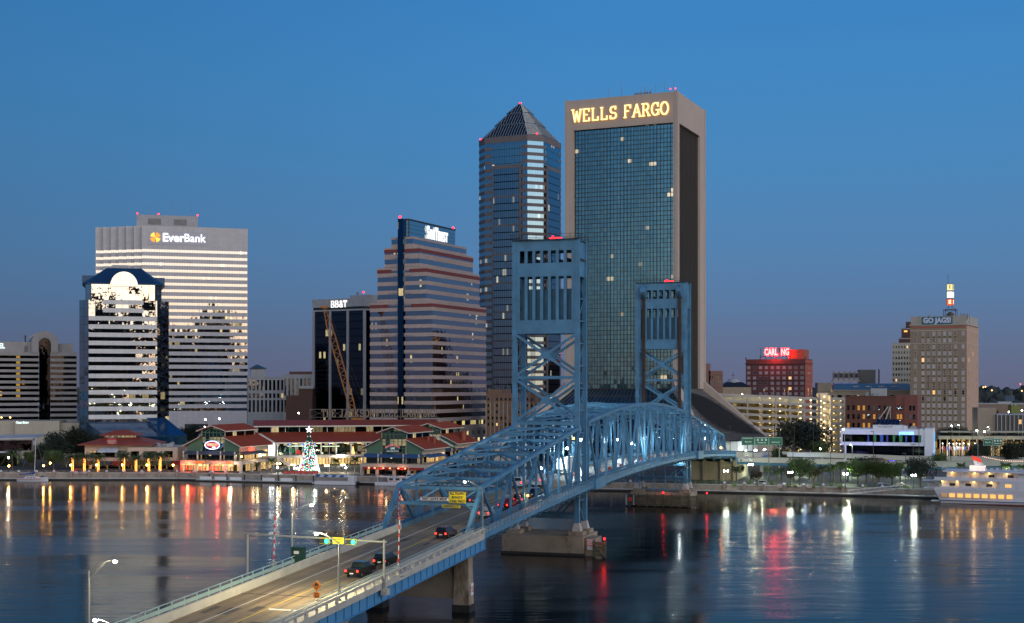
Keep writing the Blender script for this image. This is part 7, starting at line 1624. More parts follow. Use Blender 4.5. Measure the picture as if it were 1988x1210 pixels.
# ------------------------------------------------------------------ elevated ramps and road signs on the right
M_ramp = plain('ramp_concrete', (.40, .40, .34), .8, var=.1, scale=.1); M_rgird = plain('ramp_girder', (.03, .14, .22), .6)
def ramp_obj(pts, label, w=9, girder=True):
    o = thing('elevated_ramp', label, 'ramp', (0, 0, 0)); P = [Vector((xat(px, Y), Y, zat(py, Y))) for px, py, Y in pts]
    def s(m, o0, o1, h0, h1):
        for a, b in zip(P, P[1:]): m.hexa([(a.x, a.y+o0, a.z+h0), (b.x, b.y+o0, b.z+h0), (b.x, b.y+o1, b.z+h0), (a.x, a.y+o1, a.z+h0), (a.x, a.y+o0, a.z+h1), (b.x, b.y+o0, b.z+h1), (b.x, b.y+o1, b.z+h1), (a.x, a.y+o1, a.z+h1)])
    part('parapet', M_ramp, o, lambda m: s(m, 0, .3, -1.5, 0)); part('rear_parapet', M_ramp, o, lambda m: s(m, w, w+.3, -1.5, 0)); part('deck', M_road, o, lambda m: s(m, .31, w-.01, -1.3, -1.0))
    if girder: part('girder', M_rgird, o, lambda m: s(m, .5, .9, -2.4, -1.51))
    part('columns', M_ramp, o, lambda m: [m.box(a.x-.5, a.y+3, GZ, a.x+.5, a.y+4.2, a.z-1.52) for a in P[1:-1]]); return o
ramp_obj([(1418, 886, 455), (1434, 888, 458), (1482, 890, 462), (1560, 892, 466), (1640, 894.5, 468), (1700, 897, 468), (1800, 899, 464), (1900, 897, 458), (2060, 893, 450)], 'pale curved road ramp with blue girder leaving the bridge end')
r2 = ramp_obj([(1528, 879, 505), (1600, 880.5, 508), (1690, 884, 510), (1760, 887, 508), (1860, 888, 504), (1950, 888, 500), (2060, 887, 495)], 'second pale road ramp further back, washed with blue light at its left end', girder=False)
for x, c in ((1560, (.35, .5, 1)), (1590, (.5, .7, 1))): lamp_light(r2, (xat(x, 500), 499, 8), 900, c, .5)
for px in (1480, 1560, 1650, 1750, 1850, 1960): lamp_light(None, (xat(px, 436), 437, 7.0), 2600, (.78, 1, .62), .3)
for px in (1470, 1560, 1660, 1760, 1880): lamp_light(None, (xat(px, 470), 475, 5), 1800, (.8, 1, .7), .3)
M_sgn = plain('sign_green', (.0, .105, .065), .45, var=.05); M_sgw = plain('sign_letter_white', (.62, .68, .65), .5)
def roadsign(label, px0, px1, py0, py1, Y, panels, gantry=True):
    x0, x1, z0, z1 = xat(px0, Y), xat(px1, Y), zat(py1, Y), zat(py0, Y); W = x1-x0
    o = thing('road_sign', label, 'road sign', (x0, Y, GZ)); z0 -= GZ; z1 -= GZ
    part('gantry', M_mast, o, lambda m: [m.tube((x, .5, 0), (x, .5, z1-.5), .2, n=8) for x in ((W*.15, W*.93) if gantry else (W*.55,))]+[m.box(0, .3, (z0+z1)/2, W, .5, (z0+z1)/2+.2)])
    for a, b, lines in panels:
        pn = part('panel', M_sgn, o, lambda m: m.box(W*a+.04, 0, z0, W*b-.04, .15, z1)); part('border', M_sgw, pn, lambda m: [m.box(W*a+.1, -.02, z, W*b-.1, -.005, z+.05) for z in (z0+.06, z1-.11)]+[m.box(x, -.02, z0+.06, x+.05, -.005, z1-.06) for x in (W*a+.1, W*b-.15)])
        for t, fy, sz in lines: text(t, sz, M_sgw, pn, (W*(a+b)/2, -.03, z0+(z1-z0)*fy), extrude=.01, bold=.015, width=min(W*(b-a)*.78, len(t)*sz*.62))
        if any('WEST' in t for t, _, _ in lines): part('route_shields', M_sgw, pn, lambda m: [m.box(W*(a+(b-a)*f)-.3, -.03, z0+(z1-z0)*.56, W*(a+(b-a)*f)+.3, -.015, z0+(z1-z0)*.74) for f in (.22, .52, .8)])
    return o
roadsign('green road sign with three panels above the lit canopy, at the bridge end', 1439.5, 1519, 849, 864.5, 478, [(0, .325, [('Riverside Avenue', .86, .42), ('Bay St', .42, .6)]), (.325, .665, [('NORTH  SOUTH  WEST', .9, .32), ('Ocean St', .32, .6)]), (.665, 1, [('Newnan St', .38, .5)])])
roadsign('green road sign with two panels near the right edge', 1908.5, 1946.5, 851, 865.5, 470, [(0, .49, [('Riverside Ave', .85, .35), ('Bay St', .45, .5)]), (.49, 1, [('NORTH SOUTH WEST', .9, .28), ('Ocean St', .3, .5)])], False)
# pavilion roof, flags
pv = thing('pavilion', 'pale slatted canopy roof behind the row of lit flagpoles', 'pavilion', (xat(1822, 560), 560, GZ), -4); wv = span(1822, 560, -4, 1990)
part('roof', plain('canopy_pale', (.33, .33, .25), .7, var=.2, scale=.3), pv, lambda m: [m.box(0+k*2, -3+4*k, 13-.2*k, wv, 0+4*k, 13.6-.2*k) for k in range(3)]+[m.box(-1, -4, 10.2, wv, -1, 11.6)]); part('hall_glass', glass('glass_amber', (.06, .05, .03), 2, 3, lit=.5, power=.5, litcol=(1, .6, .15), mull=.5, seed=61), pv, lambda m: m.box(0, 2, 0, wv, 12, 10)); part('columns', M_lwall, pv, lambda m: [m.box(3*i, -2, 0, 3*i+.4, -1.6, 10.19) for i in range(13)])
for i in range(4): lamp_light(pv, (4+8*i, -5, 6), 900, (1, .8, .45), .6)
FC = ['red', 'blue', 'rose', 'white', 'white', 'rose', 'blue', 'red', 'green', 'white', 'blue', 'green', 'rose']
FP = [1830, 1838, 1843, 1851, 1857, 1863, 1871, 1880, 1893, 1915, 1968, 1979, 1985]
cols_ = {'red': (.5, .05, .05), 'blue': (.08, .15, .5), 'rose': (.5, .25, .28), 'white': (.6, .6, .6), 'green': (.05, .3, .15)}
for i, px in enumerate(FP):
    Y = 530; o = thing('flagpole', 'white pole with %s flag behind the ramp, %s from the left' % (FC[i], ['first', 'second', 'third', 'fourth', 'fifth', 'sixth', 'seventh', 'eighth', 'ninth', 'tenth', 'eleventh', 'twelfth', 'last'][i]), 'flagpole', (xat(px, Y), Y, GZ), 0, 'lit flagpoles behind the ramp')
    H = zat(862+(i % 2), Y)-GZ; part('pole', M_polew, o, lambda m: m.tube((0, 0, 0), (0, 0, H), .14, .08, 7)); part('flag', plain('cloth_'+FC[i], cols_[FC[i]], .8), o, lambda m: m.hexa([(.1, 0, H-2.2), (1.1, .15, H-2.6), (1.1, .18, H-2.6), (.1, .03, H-2.2), (.1, 0, H-.8), (1.1, .15, H-1.2), (1.1, .18, H-1.2), (.1, .03, H-.8)]))
    if i < 9 and i != 1: part('uplight', glow('flag_lamp', (1, .98, .9), 6), o, lambda m: m.ball((0, 0, H+.2), .2, 6, 4)); lamp_light(o, (0, -1, H-1), 40, (1, .98, .9), .3)

# ------------------------------------------------------------------ crane
cr = thing('construction_crane', 'orange lattice crane boom leaning across the dark glass tower', 'crane', (xat(690, 615), 615, GZ), 0)
M_cra = plain('crane_orange', (.32, .12, .02), .6)
def boom(m):
    a = Vector((0, 0, zl(812, 615))); b = Vector((xat(629, 615)-xat(690, 615), 0, zl(596, 615))); ax = (b-a).normalized(); L = (b-a).length; s_ = Vector((0, 1, 0)).cross(ax)
    hw = lambda t: 1.35*min(1, (t+.05)*6, (1.06-t)*4)
    for kx in (-1, 1):
        for ky in (-1, 1):
            for i in range(12): t0, t1 = i/12, (i+1)/12; m.beam(a+ax*L*t0+s_*kx*hw(t0)+Vector((0, ky*hw(t0), 0)), a+ax*L*t1+s_*kx*hw(t1)+Vector((0, ky*hw(t1), 0)), .22, .22)
    n = 30
    for i in range(n):
        t0, t1 = i/n, (i+1)/n; k = 1 if i % 2 else -1
        for ky in (-1, 1): m.beam(a+ax*L*t0+s_*k*hw(t0)+Vector((0, ky*hw(t0), 0)), a+ax*L*t1-s_*k*hw(t1)+Vector((0, ky*hw(t1), 0)), .12, .12)
    m.box(b.x-1.2, -1, b.z-.6, b.x+1.6, 1, b.z+.5)
part('boom', M_cra, cr, boom); part('cables', M_black, cr, lambda m: [m.tube((xat(633, 615)-xat(690, 615)+d, 0, zl(600, 615)), (4+d*3, 0, zl(800, 615)), .06, n=4) for d in (0, .8)]); part('cab', M_cra, cr, lambda m: m.box(-2, -1.5, 0, 4, 1.5, zl(812, 615)))

# ------------------------------------------------------------------ boats
M_hull = plain('hull_white', (.50, .51, .54), .35, var=.04); M_hblue = plain('hull_blue', (.03, .07, .2), .5)
sb = thing('sailboat', 'white sailboat with red stripe, blue sail cover and tall mast, moored at left', 'sailboat', (xat(67, 486), 484, 0), 2)
k = .187
def hull(m, L0_, L1_, w, h0, h1, n=10):
    sec = []
    for i in range(n+1):
        t = i/n; x = L0_+(L1_-L0_)*t; ww = w*(.72 if t < .02 else 1)*math.sin(math.pi*min(1, .3+.7*(1-t)))**.5 if t < 1 else .03; ww = max(ww, .03); z = h0+(h1-h0)*t**2
        sec.append([(x, -ww, z), (x, -ww*.75, -.1), (x, ww*.75, -.1), (x, ww, z)])
    for a, b in zip(sec, sec[1:]):
        for i in range(3): m.face([a[i], a[i+1], b[i+1], b[i]][::-1])
        m.face([a[0], b[0], b[3], a[3]])
    m.face(sec[0])
part('hull', M_hull, sb, lambda m: hull(m, -5.6, 5.6, 1.7, 1.0, 1.45)); part('stripe', M_signred, sb, lambda m: m.box(-5.5, -1.75, .85, 3.4, -1.70, .97)); part('cabin', M_hull, sb, lambda m: m.loft(rect(-2.8, -1, 2.6, 1), 1.0, rect(-2.4, -.7, 1.6, .7), 1.75, True))
part('cabin_windows', M_black, sb, lambda m: [m.box(x, -.98, 1.25, x+.7, -.86, 1.5) for x in (-1.8, -.6, .6)]); part('mast', M_polew, sb, lambda m: (m.tube((.6, 0, 1), (1.2, 0, 15.6), .13, .09, 7), m.beam((.2, 0, 9.2), (1.7, 0, 9.2), .06, .06))); part('sail_cover', plain('canvas_blue', (.01, .06, .24), .8), sb, lambda m: (m.tube((.5, 0, 2.9), (-4.6, 0, 2.5), .3, .16, 8), m.tube((.6, 0, 3.6), (.5, 0, 2.6), .28, .3, 8), m.box(3, -.5, 1.5, 4, .5, 1.9))); part('rigging', M_mast, sb, lambda m: [m.tube((1.2, 0, 15), (x, 0, 1.2), .03, n=4) for x in (5.4, -5.4)])
tb = thing('tour_boat', 'pontoon tour boat with a blue and white striped canopy at the dock', 'boat', (xat(614, 469), 468, 0), -9)
part('hull', M_hull, tb, lambda m: (m.box(0, -1.6, .1, 14.6, 1.6, .75), m.loft(rect(-.9, -1.2, 0, 1.2), .3, rect(-1.1, -1.5, 0, 1.5), .9, True))); part('side_panels', M_hull, tb, lambda m: [m.box(0, y, .75, 14.4, y+.06, 1.35) for y in (-1.6, 1.54)]); part('posts', M_mast, tb, lambda m: [m.box(.4+1.55*i, y, 1.35, .46+1.55*i, y+.06, 2.75) for i in range(10) for y in (-1.55, 1.5)])
M_cst = plain('canvas_white', (.55, .58, .62), .7)
cp_ = sub(tb, 'canopy')
for i in range(8): part('stripe_panel', M_awb if i % 2 == 0 else M_cst, cp_, lambda m: [m.hexa([(.3+1.45*i, -1.9, 2.75), (1.74+1.45*i, -1.9, 2.75), (1.74+1.45*i, 0, 3.35), (.3+1.45*i, 0, 3.35), (.3+1.45*i, -1.9, 2.8), (1.74+1.45*i, -1.9, 2.8), (1.74+1.45*i, 0, 3.4), (.3+1.45*i, 0, 3.4)]), m.hexa([(.3+1.45*i, .001, 3.35), (1.74+1.45*i, .001, 3.35), (1.74+1.45*i, 1.9, 2.75), (.3+1.45*i, 1.9, 2.75), (.3+1.45*i, .001, 3.4), (1.74+1.45*i, .001, 3.4), (1.74+1.45*i, 1.9, 2.8), (.3+1.45*i, 1.9, 2.8)])])
part('wheelhouse', M_hull, tb, lambda m: m.box(12, -1.5, .76, 14.3, 1.5, 3.2)); part('outboard_motor', M_black, tb, lambda m: [m.hexa([(14.4, y, .1), (14.9, y, -.1), (14.9, y+.5, -.1), (14.4, y+.5, .1), (14.8, y, 1.3), (15.5, y, 1.1), (15.5, y+.5, 1.1), (14.8, y+.5, 1.3)]) for y in (-1.2, .5)])
vb = thing('tour_boat', 'white cabin tour boat with square windows right of the striped one', 'boat', (xat(731, 465), 464, 0), -9)
part('hull', M_hull, vb, lambda m: m.box(0, -1.9, .1, 15.5, 1.9, 1.3)); part('cabin', M_hull, vb, lambda m: (m.box(.8, -1.7, 1.31, 1.0, 1.7, 3.0), m.box(4.4, -1.7, 1.31, 12.5, 1.7, 3.0), m.box(.4, -1.9, 3.0, 13, 1.9, 3.25), m.box(11, -1.4, 3.26, 13, 1.4, 4.2))); part('windows', M_black, vb, lambda m: [m.box(x, -1.74, 1.9, x+1.4, -1.71, 2.7) for x in (5, 7.3, 9.6)]+[m.box(11.3, -1.43, 3.45, 12.8, -1.41, 3.95)])
part('posts', M_mast, vb, lambda m: [m.box(1.2+1.05*i, -1.7, 1.31, 1.26+1.05*i, -1.64, 3.0) for i in range(3)]); text('River Taxi', .6, M_inkr, vb, (6.2, -1.93, 1.6), extrude=.01, width=3.4); part('portholes', M_black, vb, lambda m: [m.box(x, -1.92, .5, x+.25, -1.9, .7) for x in [1+1.1*i for i in range(13)]])
# excursion ship
sh = thing('excursion_ship', 'large white three-deck excursion ship with red-topped funnel at the right edge', 'ship', (xat(1823, 392), 392, 0), -24)
M_ship = plain('ship_white', (.56, .56, .60), .45, var=.03); M_shipw = glow('ship_window', (1, .5, .12), 1.1, False); M_shipw2 = glow('ship_window_dim', (.8, .45, .2), .3, False); M_bulb = glow('ship_bulb', (1, .55, .1), 12)
SLh = 46; WB = 11
def shull(m):
    a = [(-.2, 1.5), (SLh, 0), (SLh, WB), (-.2, WB-1.5)]; b = [(-1.4, 0), (SLh, 0), (SLh, WB), (-1.4, WB)]
    m.loft([(.6, 1.2), (SLh, .3), (SLh, WB-.3), (.6, WB-1.2)], -.5, [(.3, .7), (SLh, .1), (SLh, WB-.1), (.3, WB-.7)], .7); m.loft([(.3, .7), (SLh, .1), (SLh, WB-.1), (.3, WB-.7)], .7, b, 4.1, True)
part('hull', M_ship, sh, shull); part('blue_stripe', M_hblue, sh, lambda m: m.hexa([(.2, .35, .85), (SLh, -.03, .85), (SLh, .2, .85), (.2, .9, .85), (.1, .3, 1.05), (SLh, -.03, 1.05), (SLh, .2, 1.05), (.1, .9, 1.05)])); part('waterline', plain('antifoul', (.12, .03, .02)), sh, lambda m: m.loft([(.5, 1.0), (SLh, .2), (SLh, WB), (.5, WB-1)], -.4, [(.45, .95), (SLh, .15), (SLh, WB), (.45, WB-.9)], .3))
for i in range(9): part('window', M_shipw if i not in (0,) else M_shipw2, sh, lambda m: m.box(.6+2.25*i, -.05, 1.95, 2.1+2.25*i, .35, 3.0))
part('middle_deck', M_ship, sh, lambda m: (m.box(.6, 1.6, 4.11, SLh, WB-.5, 6.7), m.box(-1.5, -.15, 6.7, SLh, WB+.15, 7.05), [m.box(x, .0, 4.11, x+.12, 1.6, 6.7) for x in (5.6, 11.4)], m.box(16.6, .0, 4.11, SLh, 1.6, 6.7)))
part('upper_deck', M_ship, sh, lambda m: (m.box(2.0, 1.6, 7.06, SLh, WB-.5, 9.3), m.box(1.0, -.15, 9.3, SLh, WB+.15, 9.65), [m.box(x, .0, 7.06, x+.12, 1.6, 9.3) for x in (6.2, 11.0, 16, 21.5)]))
part('bulwark', M_ship, sh, lambda m: (m.box(-1.3, .02, 4.12, 16.6, .1, 4.9), m.box(-1.3, .02, 7.06, SLh, .1, 7.75)))
for x, z in ((2.8, 5.1), (7.2, 5.1), (13, 5.1)): part('cabin_window', M_black, sh, lambda m: m.box(x, 1.5, z+.05, x+1.6, 1.58, z+.85))
for x in (13.6, 18.8, 23.6): part('cabin_window', M_black, sh, lambda m: m.box(x, 1.5, 7.9, x+1.6, 1.58, 8.7))
for x in (3.6, 8.4): part('cabin_window', M_shipw2, sh, lambda m: m.box(x, 1.5, 7.9, x+.8, 1.58, 8.8))
part('window', M_shipw, sh, lambda m: (m.box(18.2, -.04, 5.2, 19.9, .0, 6.1), m.box(24, -.04, 5.2, 26, 0, 6.1))); part('door', M_hull, sh, lambda m: m.box(21, -.05, 4.3, 22.1, -.001, 6.4))
for i, (x, z) in enumerate(((3.6, 9.05), (9.8, 9.05), (13.8, 9.05), (18.6, 9.05), (.8, 6.45), (5.0, 6.45), (9.6, 6.45), (14.4, 6.45))):
    part('deck_lamp', M_bulb, sh, lambda m: m.ball((x, .9, z), .18, 6, 4)); lamp_light(sh, (x, .5, z-.2), 50, (1, .6, .2), .2)
part('railing', M_cap, sh, lambda m: [m.box(.8, y, 9.65+h, SLh, y+.05, 9.7+h) for y in (-.1,) for h in (.4, .8, 1.15)]+[m.box(.8+1.4*i, -.1, 9.65, .85+1.4*i, -.04, 10.85) for i in range(30)]+[m.box(.8, .0, 9.65+h, .85, WB, 9.7+h) for h in (.4, .8, 1.15)])
part('funnel_house', glow('funnel_house_lit', (1, .8, .7), .9, False), sh, lambda m: m.box(8.2, 3, 9.66, 12.4, 7, 11.0))
fn = part('funnel', M_ship, sh, lambda m: m.hexa([(9.8, 3.6, 11), (12.9, 3.6, 9.9), (12.9, 6.4, 9.9), (9.8, 6.4, 11), (8.9, 3.8, 13.0), (11.4, 3.8, 12.0), (11.4, 6.2, 12.0), (8.9, 6.2, 13.0)]))
part('funnel_top', glow('funnel_red', (.9, .06, .02), .5, False), fn, lambda m: m.hexa([(9.0, 3.7, 12.8), (11.5, 3.7, 11.9), (11.5, 6.3, 11.9), (9.0, 6.3, 12.8), (8.6, 3.7, 13.9), (10.9, 3.7, 13.3), (10.9, 6.3, 13.3), (8.6, 6.3, 13.9)])); lamp_light(sh, (9.5, 1.5, 12.2), 120, (1, .85, .7), .3)
part('string_lights', glow('string_pink', (1, .55, .35), 5, False), sh, lambda m: [m.ball((11.8+.52*i, 4, 13.8-.05*i-.5*math.sin(math.pi*(i % 22)/22)), .09, 5, 3) for i in range(60)])
part('deck_furniture', M_ship, sh, lambda m: [m.box(14+1.6*i, 2+(i % 3), 9.66, 14.6+1.6*i, 2.6+(i % 3), 10.5) for i in range(14)]+[m.box(24.6, 2, 9.66, 27, 4, 12.2)]); part('stern_platform', M_cap, sh, lambda m: (m.box(-4.8, .5, 6.5, -1.5, 5, 6.65), m.box(-4.4, .5, 4.3, -1.4, 5, 4.45), m.box(-2.4, .8, .5, -.2, 4, .7), [m.beam((-4.7+.8*i, .5, 6.65), (-4.7+.8*i, .5, 7.5), .05, .05) for i in range(4)]))
small = thing('dinghy', 'small white dinghy hanging behind the stern of the ship', 'boat', (xat(1811, 398), 398, 4.3), -20); small.scale = (.42, .6, .42)
part('hull', M_hull, small, lambda m: hull(m, 4, -3.6, 1.3, 2.4, 3.0)) ; part('cabin', M_hull, small, lambda m: m.box(-1, -1, 2.4, 2.5, 1, 3.8)); part('windscreen', M_black, small, lambda m: m.box(-1.1, -1.03, 2.9, 1.5, -1.01, 3.5))
# ------------------------------------------------------------------ vehicles
M_tyre = plain('tyre', (.012, .012, .012), .8); M_rim = plain('rim', (.25, .25, .26), .35, metal=.8); M_cg = plain('car_glass', (.01, .012, .014), .08, spec=.8)
M_tail = glow('tail_light', (1, .03, .02), 5); M_head = glow('head_light', (1, .95, .8), 8); M_tail0 = plain('tail_lens', (.25, .01, .01), .3)
def paint(n, c): 
    m = plain('paint_'+n, c, .25, metal=.2, var=.02); m.node_tree.nodes['Principled BSDF'].inputs['Coat Weight'].default_value = .6 if 'Principled BSDF' in m.node_tree.nodes else 0; return m
def vehicle(kind, pt, label, loc, deg, lit=True, on_bridge=True, cat=None):
    """nose towards +y"""
    o = thing({'suv': 'car', 'car': 'car', 'pickup': 'pickup_truck', 'van': 'van', 'truck': 'truck'}[kind], label, cat or {'suv': 'car', 'car': 'car', 'pickup': 'pickup truck', 'van': 'van', 'truck': 'truck'}[kind], loc, deg, 'vehicles on the bridge' if on_bridge else 'parked cars on the right bank')
    L, W, z0 = {'suv': (4.7, .93, .35), 'car': (4.5, .88, .25), 'pickup': (5.6, .97, .45), 'van': (5.4, 1.0, .35), 'truck': (7.0, 1.15, .5)}[kind]
    P = {'suv': [(-2.3, .4), (-2.35, 1.0), (-2.2, 1.05), (-1.95, 1.72), (.3, 1.75), (1.0, 1.15), (2.2, .95), (2.35, .7), (2.3, .35)],
         'car': [(-2.2, .3), (-2.25, .85), (-1.6, .95), (-1.0, 1.4), (.4, 1.42), (1.2, .95), (2.1, .8), (2.25, .55), (2.2, .28)],
         'pickup': [(-2.75, .5), (-2.8, 1.15), (-.9, 1.15), (-.85, 1.2), (-.6, 1.85), (.7, 1.87), (1.4, 1.25), (2.6, 1.1), (2.8, .9), (2.75, .45)],
         'van': [(-2.6, .4), (-2.65, 2.0), (-2.5, 2.15), (1.2, 2.15), (1.9, 1.3), (2.5, 1.1), (2.65, .8), (2.6, .38)],
         'truck': [(-3.4, .6), (-3.4, 1.2), (-.4, 1.2), (-.4, 2.5), (-.2, 2.6), (1.7, 2.6), (2.2, 1.7), (3.2, 1.55), (3.4, 1.2), (3.3, .5)]}[kind]
    belt = {'suv': 1.05, 'car': .93, 'pickup': 1.2, 'van': 1.35, 'truck': 1.75}[kind]
    def body(m):
        n = len(P)
        def sec(y, z): k = 1.0 if z <= belt+.05 else 1-.17*(z-belt)/.7; return W*k
        for s in (-1, 1): m.face([(s*sec(y, z), y, z) for y, z in (P if s < 0 else P[::-1])])
        for i in range(n): a, b = P[i], P[(i+1) % n]; m.face([(-sec(*a), *a), (-sec(*b), *b), (sec(*b), *b), (sec(*a), *a)][::-1])
        if kind == 'pickup': m.mi = 0
    part('body', pt, o, body)
    cab = {'suv': (-1.9, .75), 'car': (-1.15, .85), 'pickup': (-.55, 1.1), 'van': (.2, 1.7), 'truck': (-.1, 1.9)}[kind]; top = max(z for _, z in P)
    def gl(m):
        for s in (-1, 1):
            k0, k1 = W*1.004, W*(1-.17*(top-.1-belt)/.7)+.012
            m.face([(s*k0, cab[0]+.1, belt+.05), (s*k0, cab[1], belt+.05), (s*k1, cab[1]-.45, top-.12), (s*k1, cab[0]+.28, top-.12)][::s])
        y0, y1 = cab[1]+.18, cab[1]-.42
        m.hexa([(-W*.85, y0, belt+.06), (W*.85, y0, belt+.06), (W*.85, y0+.02, belt+.06), (-W*.85, y0+.02, belt+.06), (-W*.76, y1+.06, top-.1), (W*.76, y1+.06, top-.1), (W*.76, y1+.09, top-.1), (-W*.76, y1+.09, top-.1)])
        ya, yb = (P[1][0], P[3][0]) if kind in ('suv', 'van') else (cab[0]-.15, cab[0]+.12)
        if kind == 'van': ya = yb = -2.67
        m.hexa([(-W*.8, ya-.03, belt+.08), (W*.8, ya-.03, belt+.08), (W*.8, ya, belt+.08), (-W*.8, ya, belt+.08), (-W*.72, yb-.05, top-.14), (W*.72, yb-.05, top-.14), (W*.72, yb, top-.14), (-W*.72, yb, top-.14)])
    part('windows', M_cg, o, gl)
    if kind == 'pickup': part('cargo_bed', M_black, o, lambda m: m.box(-W*.85, -2.65, 1.152, W*.85, -1.0, 1.17))
    wr = .36 if kind != 'truck' else .48; wy = L*.31
    for sx in (-1, 1):
        for sy in (-1, 1):
            w_ = part('wheel', M_tyre, o, lambda m: m.tube((sx*(W-.12), sy*wy, wr), (sx*(W+.02), sy*wy, wr), wr, n=14)); part('rim', M_rim, w_, lambda m: m.tube((sx*(W+.021), sy*wy, wr), (sx*(W+.03), sy*wy, wr), wr*.6, n=10))
    yb_ = P[1][0]
    for sx in (-1, 1): part('taillight', M_tail if lit else M_tail0, o, lambda m: m.box(sx*W*.72, yb_-.05, belt-.38, sx*W*.97, yb_+.04, belt-.12)); part('headlight', M_rim if True else M_head, o, lambda m: m.box(sx*W*.6, P[-2][0]-.05, P[-2][1]-.02, sx*W*.93, P[-2][0]+.03, P[-2][1]+.14))
    part('number_plate', M_sign_w, o, lambda m: m.box(-.25, yb_-.06, .55, .25, yb_-.03, .7))
    return o
def onb(x, s):     # bridge-local offset -> world
    a = R(-18); return (-7.2+x*math.cos(a)-s*math.sin(a), 208+x*math.sin(a)+s*math.cos(a), zd(s)+.01)
VB = [('suv', 'maroon', (.06, .012, .012), -1.9, -3.5, 'dark maroon suv entering the truss portal'), ('suv', 'black', (.012, .014, .012), -1.7, -27, 'black suv ahead of the black pickup on the approach'), ('pickup', 'black2', (.010, .012, .011), -1.9, -35, 'black pickup truck at the barrier gate on the approach'),
      ('pickup', 'silver', (.42, .42, .43), -2.2, 17.5, 'silver-white pickup truck just inside the near truss'), ('pickup', 'red', (.22, .008, .015), -2.2, 27.5, 'dark red pickup truck ahead of the silver one'), ('suv', 'red2', (.30, .01, .02), -2.3, 36, 'bright red car behind the amber lamp'), ('suv', 'navy', (.03, .045, .07), -2.4, 45, 'dark blue van-like car ahead of the red ones'),
      ('truck', 'white', (.50, .52, .50), -6.5, 62, 'white work truck facing away under the near tower'), ('van', 'white2', (.50, .52, .55), -10, 60, 'white van in the left lane under the near tower'), ('car', 'grey', (.12, .13, .14), -10, 34, 'grey car in the left lane beyond the portal')]
for kind, nm, c, x, s, lab in VB: vehicle(kind, paint(nm, c), lab, onb(x, s), -18)
vehicle('suv', paint('silver3', (.42, .45, .42)), 'silver suv parked on the right bank near the palms', (xat(1477, 432), 432, GZ), 70, False, False)
for i, (px, Y, c, lab) in enumerate(((1447, 452, (.4, .4, .4), 'pale car on the ramp road just past the bridge'), (1708, 428, (.03, .06, .12), 'dark blue car parked under the spreading trees'), (1746, 426, (.25, .22, .17), 'beige car parked under the spreading trees'))):
    vehicle('car', paint('park%d' % i, c), lab, (xat(px, Y), Y, GZ if i else 9.0), 80, False, False)

# ------------------------------------------------------------------ things along the approach
def bth(name, label, cat, x, s, group=None, dz=0.0):
    p = onb(x, s); return thing(name, label, cat, (p[0], p[1], p[2]+dz), -18, group)
M_lampon = glow('lamp_green_white', (.75, 1, .75), 26); M_lampoff = glow('lamp_pale', (.75, .8, 1), 1.2)
def road_lamp(x, s, H, arm, label, on):
    o = bth('street_lamp', label, 'street lamp', x, s, 'curved-arm street lamps on the approach'); d = 1 if arm > 0 else -1
    part('pole', M_post, o, lambda m: (m.tube((0, 0, -.4), (0, 0, H), .16, .10, 10), m.box(-.22, -.2, -.4, .22, .2, .3)))
    part('arm', M_post, o, lambda m: [m.tube((d*abs(arm)*a, 0, H+1.25*math.sin(a*1.57)), (d*abs(arm)*b, 0, H+1.25*math.sin(b*1.57)), .06, n=6) for a, b in ((0, .25), (.25, .5), (.5, .75), (.75, .95))]+[m.tube((0, 0, H-.9), (d*abs(arm)*.62, 0, H+.95), .04, n=5), m.tube((d*abs(arm)*.3, 0, H+.55), (d*abs(arm)*.3, 0, H), .03, n=5)])
    part('head', M_post, o, lambda m: m.hexa([(d*abs(arm)*.9-.1, -.17, H+1.14), (d*abs(arm)*.9+d*.75, -.12, H+1.18), (d*abs(arm)*.9+d*.75, .12, H+1.18), (d*abs(arm)*.9-.1, .17, H+1.14), (d*abs(arm)*.9-.1, -.1, H+1.38), (d*abs(arm)*.9+d*.7, -.05, H+1.3), (d*abs(arm)*.9+d*.7, .05, H+1.3), (d*abs(arm)*.9-.1, .1, H+1.38)]))
    part('lens', M_lampon if on else M_lampoff, o, lambda m: m.ball((d*(abs(arm)*.9+.35), 0, H+1.12), .24 if on else .14, 8, 5, .7))
    if on: lamp_light(o, (d*(abs(arm)*.9+.35), 0, H+.7), on*3.4, (1, .84, .48), .12)
    return o
road_lamp(2.5, -50.8, 6.9, -2.9, 'street lamp glowing greenish, on the right side over the road', 2600)
road_lamp(-15, -29, 7.0, 3.0, 'unlit-looking street lamp left of the road behind the signal gantry', 250)
road_lamp(-15, -75, 7.4, 3.2, 'street lamp standing alone at lower left', 350)
road_lamp(2.5, -94, 6.0, -3.2, 'street lamp in the bottom left corner, bright white', 1500)
road_lamp(2.6, 0.6, 6.9, -2.9, 'street lamp in front of the portal at the yellow sign', 170)
road_lamp(2.5, -140, 6.5, -3, 'street lamp below the frame on the approach', 1200)
